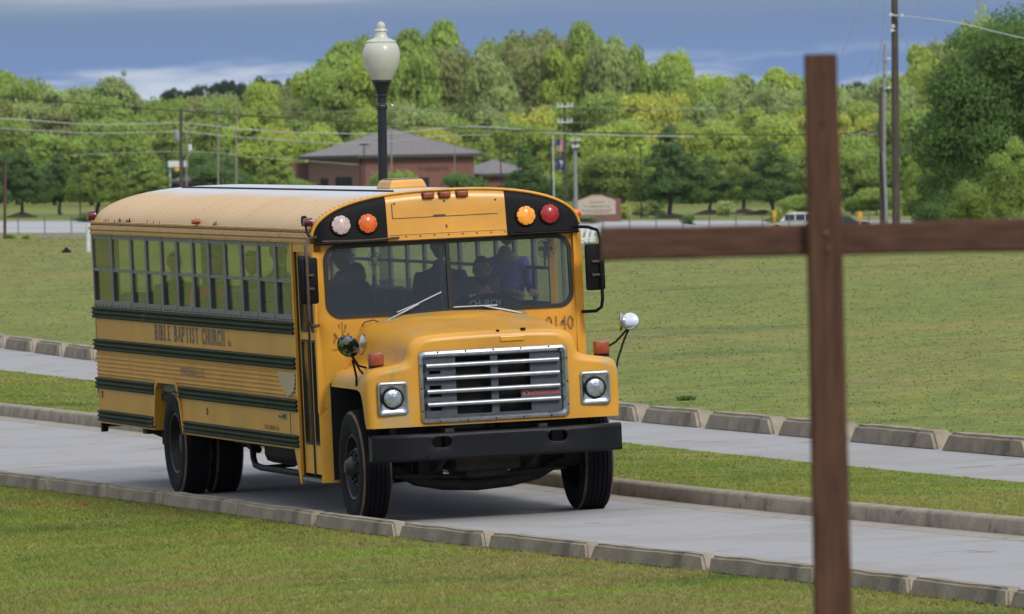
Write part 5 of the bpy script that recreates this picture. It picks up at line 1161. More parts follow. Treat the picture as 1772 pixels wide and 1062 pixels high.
# continue down to the ground
Pg = P0.copy()
while Pg.z > float(terr(Pg.x, Pg.y))-.3: Pg += dn*.05
rightv = Vector((WC[0][0], 0, 0)).normalized(); 
cr = empty('wooden_cross', Matrix.Translation(Pg)); tag(cr, 'tall dark brown stained wooden cross standing in the foreground grass', 'cross')
Lc = (P0-Pg).length; upv = (P0-Pg).normalized(); side = Vector((1, 0.0, 0)); side = (side-upv*side.dot(upv)).normalized(); fwd = upv.cross(side)
loc = lambda a, b, c: tuple(side*a+fwd*b+upv*c)     # a right, b depth, c up along post
s_ = DC/FPX; mb = MB(); rs = random.Random(3)
rows = []
nseg = 44
for k in range(nseg+1):
    z = Lc*k/nseg; pxh = 94+(Lc-z)/s_; hw = (28.5+max(0, (pxh-94))/968*4.2)*s_; j = lambda q: mnoise.noise((z*2.2, q*5, 1))*.0022; b_ = .008
    rows.append([loc(-hw+b_+j(1), -.045, z), loc(hw-b_+j(2), -.045, z), loc(hw+j(2), -.045+b_, z), loc(hw+j(3), .045-b_, z), loc(hw-b_+j(3), .045, z), loc(-hw+b_+j(4), .045, z), loc(-hw+j(4), .045-b_, z), loc(-hw+j(1), -.045+b_, z)])
mb.grid(rows, close=True); mb.poly(rows[-1]); po = ob('post', mb, M['stain'], cr, smooth=30)
bl0 = at_frame(1040, 422.5, DC-.02)-Pg; bl1 = at_frame(1814, 405.5, DC+.1)-Pg; bd_ = (bl1-bl0).normalized(); bup = (upv-bd_*upv.dot(bd_)).normalized(); bf = bup.cross(bd_)
mb = MB(); rows = []; LB = (bl1-bl0).length; off = bf*-.004
for k in range(25):
    p = bl0+bd_*LB*k/24+off; t = k/24; hh = (29.5-2.0*math.sin(t*3.1))*s_; q = .007; j = mnoise.noise((t*8, 2, 3))*.002
    rows.append([tuple(p+bup*a+bf*b) for a, b in ((-hh+q+j, -.034), (hh-q+j, -.034), (hh+j, -.034+q), (hh+j, .034-q), (hh-q+j, .034), (-hh+q+j, .034), (-hh+j, .034-q), (-hh+j, -.034+q))])
mb.grid(rows, close=True); mb.poly(rows[0]); mb.poly(rows[-1]); ob('cross_beam', mb, M['stainh'], cr, smooth=30)
mb = MB()
for px, py, r in ((1429, 403, .0042), (1433, 428, .003)):
    q = at_frame(px, py, DC)-Pg; mb.lathe([(0, -.055), (r*.8, -.054), (r, -.050), (r, -.04), (0, -.04)], 10, 'y', (q.x, q.y, q.z))
ob('bolt_head', mb, M['bolt'], cr)
mb = MB()
for px, py, w_, h_ in ((1429, 405, .008, .016), (1434, 430, .008, .010), (1424, 130, .010, .012), (1422, 215, .014, .018), (1430, 270, .003, .09), (1436, 385, .002, .12)):
    q = at_frame(px, py, DC)-Pg; c_ = [(q.x+w_*math.cos(t)*.5, q.y-.0462, q.z+h_*math.sin(t)*.5) for t in np.linspace(0, 6.2832, 9)[:-1]]; mb.poly(c_)
o = ob('knot', mb, M['knot'], cr); o['kind'] = 'stuff'

# ------------------------------------------------------------------ street lamp with acorn globe
u0, v0 = None, None
for py in range(740, 600, -1):
    u_, v_ = un2(667.5, py)
    if v_ > 7.3: break
lb = Vector(S(u_, v_)); DL = lb.y-CAM[1]; sl = DL/FPX; ytop = 38
M['globe'] = mat('acorn_globe', (.72, .71, .64), .3, nscale=4, col2=(.62, .62, .57), coat=.3, transl=.35, spots=((.38, .37, .32), 6, .66))
M['lampblack'] = mat('lamp_black', (.012, .013, .02), .38, nscale=6, var=.2)
lp = empty('street_lamp', Matrix.Translation(lb)@Matrix.Rotation(.0045, 4, 'Y')); tag(lp, 'black post lamp with a white acorn globe standing behind the bus', 'street lamp')
H = lambda py: (at_frame(660, py, DL).z-lb.z)
globe = [(.3, 37), (4.5, 38.5), (7, 42), (7.5, 46), (6.5, 49), (10.5, 50.5), (11.5, 53), (9, 55), (9.5, 60), (12, 65), (19, 68), (24.5, 70), (26.5, 72), (25.5, 74), (28, 77), (31, 84), (32.5, 92), (32, 102), (29.5, 113), (25, 124), (20, 133), (17, 139)]
mb = MB(); mb.lathe([(r*sl, H(y)) for r, y in globe], 32); ob('globe', mb, M['globe'], lp, smooth=35)
mb = MB(); mb.lathe([(12.5*sl, H(128)), (13*sl, H(139))], 24); mb.lathe([(3*sl, H(90)), (4*sl, H(110)), (4*sl, H(138))], 12); ob('lamp_socket', mb, M['lampblack'], lp)
post = [(0, 136), (17.5, 137.5), (18, 141), (15, 144), (12.5, 150), (10.5, 158), (9, 163), (10.5, 164.5), (10.5, 166.5), (8, 168), (8, 178), (9.5, 180), (9.5, 188), (8, 190), (8, 194)]
mb = MB(); mb.lathe([(r*sl, H(y)) for r, y in post], 24); ob('fitter', mb, M['lampblack'], lp, smooth=35)
mb = MB()
def flute_ring(r, z, n=32): return [((r*(1-.05*(k % 2)))*math.cos(2*math.pi*k/n), (r*(1-.05*(k % 2)))*math.sin(2*math.pi*k/n), z) for k in range(n)]
zb = 0; mb.grid([flute_ring(7.8*sl, H(194)), flute_ring(8.2*sl, H(300)), flute_ring(9.2*sl, .75)], close=True); mb.lathe([(9.5*sl, .80), (.10, .76), (.11, .70), (.09, .66), (.12, .4), (.15, .15), (.19, .10), (.20, 0), (0, 0)], 24); ob('post', mb, M['lampblack'], lp, smooth=35)
mb = MB(); mb.tube([(9*sl*math.cos(t), 9*sl*math.sin(t), H(181)+.01*math.sin(t)) for t in np.linspace(0, 6.28, 13)], .006, 5); mb.tube([(0.05, -.06, H(180)), (.12, -.08, H(181)), (.14, -.08, H(183))], .006, 5); ob('strap', mb, M['bolt'], lp)

# ------------------------------------------------------------------ trees
def crown_mesh(kind, n, leaf, seed):
    """leaf clumps scattered over lobes; unit crown: radius 1, z from 0 to 2"""
    r = np.random.default_rng(seed); L = []
    def lobe(c, rad, w=1): L.append((np.array(c, float), rad, w))
    if kind == 'round':
        for k in range(34):
            a = r.random()*6.283; z = .2+1.55*r.random()**.85; e = math.sqrt(max(.02, 1-((z-.95)/1.05)**2))*(.45+.4*r.random()); lobe((e*math.cos(a), e*math.sin(a), z), .24+.20*r.random())
        lobe((0, 0, .9), .6, 1.2); lobe((0, 0, 1.35), .45)
    elif kind == 'tall':
        for k in range(34):
            a = r.random()*6.283; t = r.random(); z = .1+1.75*t; e = (.30+.55*math.sin(math.pi*min(1, t*.9+.12)))*(.5+.45*r.random()); lobe((e*math.cos(a), e*math.sin(a), z), .17+.17*r.random())
        for z in (.5, .9, 1.3): lobe((0, 0, z), .45)
    elif kind == 'cone':
        for k in range(60):
            t = r.random()**1.15; a = r.random()*6.283; z = .08+1.8*t; e = (1-t)**.75*.85*(.55+.45*r.random()); lobe((e*math.cos(a), e*math.sin(a), z), (.16+.12*r.random())*(1.25-t*.75))
        for z in (.35, .7, 1.05): lobe((0, 0, z), .55-.25*z)
    elif kind == 'bush':
        for k in range(26):
            a = r.random()*6.283; z = .15+1.3*r.random(); e = .75*r.random()**.5*math.sqrt(max(.05, 1-(z/1.9)**2)); lobe((e*math.cos(a), e*math.sin(a), z), .30+.2*r.random())
    elif kind == 'airy':
        for k in range(30):
            a = r.random()*6.283; z = .25+1.6*r.random(); e = math.sqrt(max(.02, 1-((z-1.05)/1.0)**2))*(.35+.6*r.random()); lobe((e*math.cos(a), e*math.sin(a), z), .12+.16*r.random())
    wts = np.array([l[1]**2*l[2] for l in L]); wts /= wts.sum(); idx = r.choice(len(L), n, p=wts)
    Cc = np.array([L[i][0] for i in idx]); Rr = np.array([L[i][1] for i in idx])
    d = r.normal(size=(n, 3)); d /= np.linalg.norm(d, axis=1)[:, None]; d[:, 2] = np.where(d[:, 2] < -.3, -d[:, 2]*.6, d[:, 2]); 
    rad = Rr*(.62+.42*r.random(n)**.6)*(1+.13*np.sin(d[:, 0]*9+Cc[:, 0]*20)*np.sin(d[:, 2]*8+Cc[:, 1]*20)); P = Cc+d*rad[:, None]*np.array([1, 1, .85])
    nrm = d+r.normal(size=(n, 3))*.55; nrm /= np.linalg.norm(nrm, axis=1)[:, None]
    t1 = np.cross(nrm, r.normal(size=(n, 3))); t1 /= np.linalg.norm(t1, axis=1)[:, None]; t2 = np.cross(nrm, t1)
    sz = leaf*(.55+.9*r.random(n)); V = np.empty((n, 4, 3), np.float32)
    j = lambda: (.7+.6*r.random(n))[:, None]
    V[:, 0] = P-t1*sz[:, None]*j(); V[:, 1] = P-t2*sz[:, None]*.7*j(); V[:, 2] = P+t1*sz[:, None]*j(); V[:, 3] = P+t2*sz[:, None]*.7*j()
    me = bpy.data.meshes.new('crown_'+kind); me.vertices.add(n*4); me.loops.add(n*4); me.polygons.add(n)
    me.vertices.foreach_set('co', V.ravel()); me.loops.foreach_set('vertex_index', np.arange(n*4, dtype=np.int32)); me.polygons.foreach_set('loop_start', np.arange(0, n*4, 4, dtype=np.int32)); me.update(calc_edges=True); return me
def trunk_mesh(seed):
    r = random.Random(seed); mb = MB(); pts = [(r.uniform(-.05, .05)*k, r.uniform(-.05, .05)*k, z) for k, z in enumerate((0, .08, .35, .7, 1.0))]
    mb.tube(pts, [.055, .040, .033, .024, .010], 8)
    for k in range(6):
        z = .35+.09*k; a = r.random()*6.28; p = (pts[2][0], pts[2][1], z); q = (math.cos(a)*.28, math.sin(a)*.28, z+.22); mb.tube([p, tuple((x+y)/2+.01 for x, y in zip(p, q)), q], [.018, .012, .005], 5)
    return mb
LEAF = dict(bright=(0.389, 0.496, 0.083), mid=(0.295, 0.407, 0.085), dark=(0.124, 0.218, 0.053), pale=(0.354, 0.448, 0.153), olive=(0.283, 0.319, 0.106), deep=(0.035, 0.07, 0.035), yellow=(0.496, 0.531, 0.094), brown=(0.26, 0.224, 0.118))
def soft_normals(m):
    """leaves shade partly with the direction in which their clump faces"""
    t = m.node_tree; L = t.links.new; b = t.nodes['Principled BSDF']; c = t.nodes.new('ShaderNodeTexCoord'); s = t.nodes.new('ShaderNodeVectorMath'); s.operation = 'SUBTRACT'; L(c.outputs['Object'], s.inputs[0]); s.inputs[1].default_value = (0, 0, .7)
    v = t.nodes.new('ShaderNodeVectorTransform'); v.vector_type = 'NORMAL'; v.convert_from = 'OBJECT'; v.convert_to = 'WORLD'; L(s.outputs[0], v.inputs[0]); n = t.nodes.new('ShaderNodeVectorMath'); n.operation = 'NORMALIZE'; L(v.outputs[0], n.inputs[0])
    g = t.nodes.new('ShaderNodeNewGeometry'); a = t.nodes.new('ShaderNodeVectorMath'); a.operation = 'MULTIPLY_ADD'; L(g.outputs['Normal'], a.inputs[0]); a.inputs[1].default_value = (1.5, 1.5, 1.5); L(n.outputs[0], a.inputs[2]); z = t.nodes.new('ShaderNodeVectorMath'); z.operation = 'NORMALIZE'; L(a.outputs[0], z.inputs[0]); L(z.outputs[0], b.inputs['Normal'])
LM = {k: mat('leaves_'+k, v, .6, var=.16, nscale=.8, island=.28, rnd=.14, transl=.42, spec=.2) for k, v in LEAF.items()}
for m_ in LM.values(): soft_normals(m_)
M['bark'] = mat('bark', (.07, .055, .045), .9, nscale=12, var=.25)
CR = {}
def crown(kind, var, colr, n=11000, leaf=.040):
    key = (kind, var, n)
    if key not in CR: CR[key] = {}
    if colr not in CR[key]:
        base = next(iter(CR[key].values()), None)
        me = base.copy() if base else crown_mesh(kind, n, leaf, hash((len(CR), 5)) % 999+var*31)
        me.materials.clear(); me.materials.append(LM[colr]); CR[key][colr] = me
    return CR[key][colr]
TRUNKS = [trunk_mesh(k).mesh('trunk', M['bark'], 50) for k in range(3)]
_tc = [0]
def tree(px, ytop, ybase, wpx, d, kind, colr, name, label, cat='tree', group=None, clear=.16, n=11000, leaf=.040, depthf=1.0, snap=True):
    b = gp(px, d); s = d/FPX
    if not snap: b = Vector(pxw(px, ybase, d))
    top = pxw(px, ytop, d)[2]; h = top-b.z; _tc[0] += 1; rz = random.random()*6.28
    t = empty(name, Matrix.Translation(b)@Matrix.Rotation(rz, 4, 'Z')); tag(t, label, cat, group)
    cw = wpx*s/2; c = link('crown', crown(kind, _tc[0] % 3, colr, n, leaf), t); c.location = (0, 0, h*clear); c.scale = (cw, cw*depthf, h*(1-clear)/2*1.0)
    if clear > .02:
        k = link('trunk', TRUNKS[_tc[0] % 3], t); k.scale = (h*.5*1.3, h*.5*1.3, h*(clear+.45)); 
    return t
CW = dict(bright='bright green', mid='mid green', dark='dark green', pale='pale green', olive='olive green', deep='very dark green', yellow='yellow green', brown='bare brownish')
marks = [(35, 'left picture edge'), (222, 'thin radio mast'), (314, 'transformer pole'), (505, 'building left end'), (660, 'lamp globe'), (825, 'building right end'), (977, 'crossarm pole'), (1165, 'large lawn tree'), (1420, 'wooden cross'), (1548, 'tall utility pole'), (1740, 'huge right tree')]
_seen = {}
def where(px, row):
    nm = min(marks, key=lambda m: abs(m[0]-px)); s = 'left of' if px < nm[0]-12 else ('right of' if px > nm[0]+12 else 'above')
    key = (row, nm[1], s); _seen[key] = _seen.get(key, 0)+1; k = ['', 'second ', 'third ', 'fourth ', 'fifth ', 'sixth ', 'seventh '][min(6, _seen[key]-1)]
    return k, s, nm[1]
def sorted_by_mark(xs): return sorted(xs, key=lambda x: min(abs(x[0]-m[0]) for m in marks))
rt = random.Random(21)
# skyline of the wood (photo x, top y)
SKY = [(-400, 120), (0, 115), (40, 118), (90, 136), (150, 134), (210, 142), (240, 158), (290, 166), (350, 160), (400, 152), (440, 146), (500, 138), (540, 132), (575, 92), (605, 62), (650, 60), (700, 48), (745, 40), (800, 50), (830, 72), (865, 56), (905, 46), (950, 28), (995, 40), (1040, 42), (1080, 52), (1115, 88), (1170, 68), (1205, 108), (1250, 132), (1300, 126), (1350, 108), (1395, 112), (1440, 138), (1480, 150), (1530, 150), (1570, 100), (1610, 70), (1650, 70), (1700, 35), (1772, 15), (2200, 20)]
sky = lambda x: float(np.interp(x, [a for a, b in SKY], [b for a, b in SKY]))
def row(name, xs, dfn, topfn, wfn, kinds, cols, rowname, clear, cat='tree'):
    T = []
    for x in xs: T.append((x, dfn(x), topfn(x), wfn(x), rt.choice(kinds), rt.choices([c for c, _ in cols], [w_ for _, w_ in cols])[0]))
    for x, d, yt, w_, kd, cl in sorted_by_mark(T):
        k, s, m = where(x, rowname)
        tree(x, yt, 0, w_, d, kd, cl, name, f'{CW[cl]} tree in the {rowname}, {k}{s} the {m}', cat, 'trees of the '+rowname, clear)
xs = []; x = -330
while x < 2150: xs.append(x); x += rt.uniform(44, 62)
row('broadleaf_tree', xs, lambda x: 1190+rt.uniform(-25, 60), lambda x: sky(x)+rt.uniform(-6, 14), lambda x: rt.uniform(95, 140), ['tall', 'round', 'round'], [('mid', 4), ('pale', 3), ('bright', 3), ('olive', 2)], 'skyline row', .10)
xs = []; x = -310
while x < 2150: xs.append(x); x += rt.uniform(60, 80)
row('broadleaf_tree', xs, lambda x: 1158+rt.uniform(-8, 8), lambda x: sky(x)+rt.uniform(16, 40), lambda x: rt.uniform(105, 140), ['round'], [('mid', 4), ('pale', 3), ('bright', 3), ('olive', 1)], 'second skyline row', .06)
xs = []; x = -300
while x < 2150: xs.append(x); x += rt.uniform(50, 70)
row('broadleaf_tree', xs, lambda x: 1120+rt.uniform(-15, 20), lambda x: max(sky(x)+rt.uniform(35, 75), rt.uniform(140, 195)), lambda x: rt.uniform(95, 140), ['round', 'tall', 'round'], [('bright', 4), ('yellow', 3), ('mid', 3), ('pale', 2), ('olive', 1), ('brown', .4)], 'middle wood row', .08)
xs = []; x = -280
while x < 2100: xs.append(x); x += rt.uniform(55, 75)
row('broadleaf_tree', xs, lambda x: 1060+rt.uniform(-15, 20), lambda x: rt.uniform(185, 245), lambda x: rt.uniform(90, 135), ['round', 'tall', 'bush'], [('bright', 4), ('yellow', 2), ('mid', 4), ('dark', 1)], 'front wood row', .05)
xs = []; x = -260
while x < 2100: xs.append(x); x += rt.uniform(60, 84)
row('understorey_tree', xs, lambda x: 1015+rt.uniform(-8, 8), lambda x: rt.uniform(255, 300), lambda x: rt.uniform(85, 120), ['bush', 'round'], [('mid', 3), ('dark', 4), ('bright', 1)], 'low shaded row', .02)
# the wood goes on beyond both sides of the picture: one mass
def wood_mass(x0, x1, label):
    base = crown_mesh('round', 3200, .075, 77); co = np.empty(len(base.vertices)*3, np.float32); base.vertices.foreach_get('co', co); co = co.reshape(-1, 3); bpy.data.meshes.remove(base); A = []
    for dfn, hp, wp in ((1195, 250, 130), (1120, 190, 125), (1060, 135, 120), (1015, 75, 110)):
        x = x0
        while x < x1:
            d = dfn+rt.uniform(-15, 25); b = gp(x, d); s = d/FPX; h = (hp+rt.uniform(-25, 25))*s; wd_ = wp*rt.uniform(.85, 1.2)*s/2; a_ = rt.random()*6.28; c_, s_ = math.cos(a_), math.sin(a_)
            A.append(np.stack([(co[:, 0]*c_-co[:, 1]*s_)*wd_+b.x, (co[:, 0]*s_+co[:, 1]*c_)*wd_+b.y, co[:, 2]*h/2+b.z], 1)); x += rt.uniform(55, 80)
    V = np.concatenate(A).astype(np.float32); m = len(V)//4; me = bpy.data.meshes.new('woods'); me.vertices.add(m*4); me.loops.add(m*4); me.polygons.add(m); me.vertices.foreach_set('co', V.ravel()); me.loops.foreach_set('vertex_index', np.arange(m*4, dtype=np.int32)); me.polygons.foreach_set('loop_start', np.arange(0, m*4, 4, dtype=np.int32)); me.update(calc_edges=True)
    me.materials.append(M['woodmass']); tag(link('woods', me), label, 'woods', kind='stuff')
M['woodmass'] = mat('leaves_woodmass', LEAF['mid'], .6, var=.25, nscale=.12, col2=LEAF['bright'], island=.28, transl=.42, spec=.2)
wood_mass(-1500, -345, 'wood continuing beyond the left picture edge'); wood_mass(2180, 3300, 'wood continuing beyond the right picture edge')
# dark pines far behind
for i, (x, y) in enumerate([(300, 143), (325, 148), (352, 138), (378, 134), (402, 130), (430, 134), (458, 122), (484, 130), (512, 126), (548, 120), (1255, 124), (1275, 126), (1300, 122), (1470, 138), (1495, 132), (1520, 136)]):
    side_ = 'left' if x < 600 else 'right'
    tree(x, y+7, 0, 40, 1900, 'round', 'deep', 'pine_tree', f'tiny dark far ridge pine, {["first", "second", "third", "fourth", "fifth", "sixth", "seventh", "eighth", "ninth", "tenth"][i if i < 10 else i-10]} {"left of the lamp" if i < 10 else "right of the lamp"}', 'tree', 'far ridge pines', .3, depthf=1)
# lawn trees in front of the wood
lawn = [(-40, 245, 95, 900, 'cone', 'dark', 'at the very left picture edge'), (40, 252, 92, 905, 'cone', 'dark', 'with a bare trunk, on the mulch ring near the left edge'), (108, 262, 86, 930, 'cone', 'dark', 'second from the left, in deep shade'), (172, 222, 98, 900, 'cone', 'mid', 'tall one left of the bus roof'),
        (262, 258, 96, 890, 'cone', 'mid', 'wide one above the rear of the bus roof'), (375, 272, 95, 885, 'bush', 'dark', 'broad many stemmed one left of the brick building'), (418, 278, 60, 888, 'bush', 'dark', 'half merged with its broad neighbour'), (478, 246, 78, 900, 'cone', 'mid', 'just left of the brick building'), (522, 300, 50, 880, 'bush', 'mid', 'low one in front of the building corner'),
        (682, 280, 82, 885, 'bush', 'mid', 'low round one right behind the lamp post'), (735, 312, 42, 884, 'bush', 'mid', 'small one under the building windows'), (800, 288, 74, 882, 'bush', 'dark', 'round one before the right half of the building'), (916, 250, 88, 905, 'cone', 'dark', 'left of the flagpole'),
        (1056, 262, 110, 925, 'round', 'mid', 'light one behind the stone sign'), (1165, 214, 128, 890, 'cone', 'dark', 'largest one, on a mulch ring in the middle of the lawn'), (1232, 262, 84, 930, 'cone', 'dark', 'right of the largest one'), (1292, 238, 88, 940, 'cone', 'mid', 'between the largest one and the cross'),
        (1338, 240, 104, 925, 'cone', 'dark', 'broad one just left of the cross'), (1392, 330, 70, 905, 'bush', 'mid', 'low one behind the cross post'), (1478, 250, 90, 930, 'round', 'mid', 'right of the cross post'), (1520, 318, 90, 920, 'bush', 'mid', 'low one behind the utility poles'), (1590, 290, 100, 930, 'round', 'dark', 'right of the utility poles')]
for i, (x, y, w_, d, kd, cl, lab) in enumerate(lawn):
    tree(x, y, 0, w_*1.34, d, kd, cl, 'lawn_tree', f'{CW[cl]} lawn tree, {lab}', 'tree', 'trees on the lawn before the wood', .17 if kd == 'cone' else .07, n=14000, leaf=.036)
M['mulch'] = mat('mulch', (.035, .018, .013), .95, nscale=3, var=.3)
for x, d, r, lab in ((40, 904, 1.5, 'below the leftmost bare trunk'), (1165, 889, 1.6, 'below the largest lawn tree'), (1232, 929, 1.6, 'right of the largest lawn tree'), (1290, 939, 1.4, 'third from the right, before the wood'), (1322, 924, 1.8, 'just left of the cross')):
    g = gp(x, d); mb = MB(); mb.lathe([(r*1.15, -.1), (r*.9, .12), (r*.4, .38), (.1, .5), (0, .5)], 18); o = ob('mulch_mound', mb, M['mulch'], smooth=60); o.location = g; tag(o, 'dark brown mulch mound '+lab, 'mulch mound', 'mulch mounds under the lawn trees')
# shrubs in the beds
for x, yt, w_, d, cl, lab in ((1082, 348, 28, 872, 'yellow', 'right of the stone sign'), (1112, 347, 40, 900, 'olive', 'low hedge piece behind the lawn, left end'), (1140, 345, 40, 902, 'dark', 'low dark hedge piece left of the big lawn tree'), (1258, 343, 34, 905, 'pale', 'round grey green one between mulch mounds'),
                              (1192, 370, 30, 842, 'dark', 'low one on the lawn right of the big tree trunk'), (1345, 358, 40, 850, 'mid', 'by the orange marker'), (1372, 360, 30, 850, 'yellow', 'by the parked white car'), (150, 364, 46, 860, 'dark', 'beside the rear corner of the bus roof'), (20, 404, 26, 232, 'mid', 'weedy one at the foot of the brown pole'),
                              (48, 405, 18, 233, 'mid', 'weedy one at the field edge on the left'), (112, 405, 14, 233, 'pale', 'small pale one on the field edge'), (1430, 350, 60, 915, 'mid', 'behind the cross post'), (1640, 355, 90, 700, 'mid', 'low one left of the big dark tree foot'), (1020, 372, 60, 852, 'olive', 'flower bed planting before the stone sign')):
    tree(x, yt, 0, w_, d, 'bush', cl, 'shrub', f'{CW[cl]} shrub, {lab}', 'shrub', None, .0, n=1500, leaf=.11)
# the big trees at the right edge, much nearer
tree(1745, 18, 0, 330, 430, 'round', 'dark', 'shade_tree', 'huge dark green tree filling the right edge of the picture', 'tree', None, .03, n=60000, leaf=.017)
tree(1910, 40, 0, 300, 460, 'round', 'dark', 'shade_tree', 'dark tree mostly outside the right picture edge', 'tree', None, .03, n=26000, leaf=.022)
tree(1650, 150, 0, 170, 450, 'tall', 'dark', 'shade_tree', 'dark leaning tree filling the left flank of the huge right tree', 'tree', None, .03, n=26000, leaf=.022)
tree(1592, 188, 0, 110, 520, 'airy', 'mid', 'weeping_tree', 'lighter weeping tree between the utility pole and the big dark tree', 'tree', None, .05, n=16000, leaf=.03)
tree(1700, 35, 0, 120, 520, 'tall', 'pale', 'shade_tree', 'sunlit pale green treetop above the huge right tree', 'tree', None, .1, n=18000, leaf=.025)
tree(1690, 290, 0, 110, 400, 'bush', 'mid', 'sapling_thicket', 'mid green thicket low before the huge right tree', 'thicket', None, .02, n=18000, leaf=.024)
tree(1752, 245, 0, 120, 395, 'tall', 'mid', 'sapling_thicket', 'tall mid green thicket at the lower right tree edge', 'thicket', None, .02, n=18000, leaf=.024)
tree(1620, 330, 0, 90, 420, 'bush', 'dark', 'sapling_thicket', 'dark thicket right of the tall utility pole foot', 'thicket', None, .02, n=12000, leaf=.028)

# ------------------------------------------------------------------ far road, fence, lawn edge
M['froad'] = mat('far_road', (.33, .335, .35), .9, nscale=.4, var=.06)
mb = MB(); rows = []
for d in np.linspace(802, 866, 7): rows.append([(X, d+CAM[1], float(terr(X, d+CAM[1]))+.03) for X in np.linspace(-120, 120, 33)])
mb.grid(rows); tag(ob('road', mb, M['froad']), kind='structure')
M['fence'] = mat('fence_steel', (.13, .13, .14), .6, metal=.4)
fe = empty('chain_link_fence', Matrix.Translation(gp(700, 792))); tag(fe, 'thin steel wire fence in front of the far grey road', 'fence')
fo = gp(700, 792)
mbp = MB(); mbp.tube([(0, 0, -.3), (0, 0, 1.55)], .045, 6); fpm = mbp.mesh('fence_post', M['fence'])
xs_ = np.arange(-104, 2000, 46.0); pts = []
for x in xs_:
    q = gp(x, 792)-fo; o = link('fence_post', fpm, fe); o.location = q; pts.append(q)
mb = MB()
for z in (1.5, 1.0, .5, .06): mb.tube([(q.x, q.y, q.z+z) for q in pts], .018 if z > 1.4 else .007, 4)
o = ob('fence_wire', mb, M['fence'], fe); o['kind'] = 'stuff'
# kerb strip at the far field edge, left
mb = MB(); q0, q1 = gp(66, 229), gp(158, 229); mb.box(q0.x, q1.x, q0.y, q0.y+.25, q0.z-.1, q0.z+.075, b=.01); tag(ob('path', mb, M['gutterc']), kind='structure')

# ------------------------------------------------------------------ brick building with hipped roof
M['brick'] = bpy.data.materials.new('brick'); M['brick'].use_nodes = True; t = M['brick'].node_tree; bk = t.nodes.new('ShaderNodeTexBrick'); bk.inputs['Scale'].default_value = 1
bk.inputs['Color1'].default_value = (.20, .078, .060, 1); bk.inputs['Color2'].default_value = (.155, .058, .046, 1); bk.inputs['Mortar'].default_value = (.20, .12, .10, 1); bk.inputs['Brick Width'].default_value = .4; bk.inputs['Row Height'].default_value = .13; bk.inputs['Mortar Size'].default_value = .012
tcx = t.nodes.new('ShaderNodeTexCoord'); t.links.new(tcx.outputs['Object'], bk.inputs['Vector']); mp_ = t.nodes.new('ShaderNodeMapping'); mp_.inputs['Rotation'].default_value = (math.pi/2, 0, 0); t.links.new(tcx.outputs['Object'], mp_.inputs[0]); t.links.new(mp_.outputs[0], bk.inputs['Vector']); t.links.new(bk.outputs[0], t.nodes['Principled BSDF'].inputs['Base Color']); t.nodes['Principled BSDF'].inputs['Roughness'].default_value = .9
M['shingle'] = mat('roof_shingle', (.20, .185, .19), .9, nscale=3, var=.12, bump=.2); M['trim'] = mat('dark_trim', (.05, .045, .045), .7); M['winglass'] = mat('dark_glazing', (.012, .015, .022), .15)
M['stone'] = mat('cream_stone', (.48, .41, .32), .9, nscale=5, var=.1); M['bricktxt'] = mat('bronze_letters', (.05, .035, .03), .6)
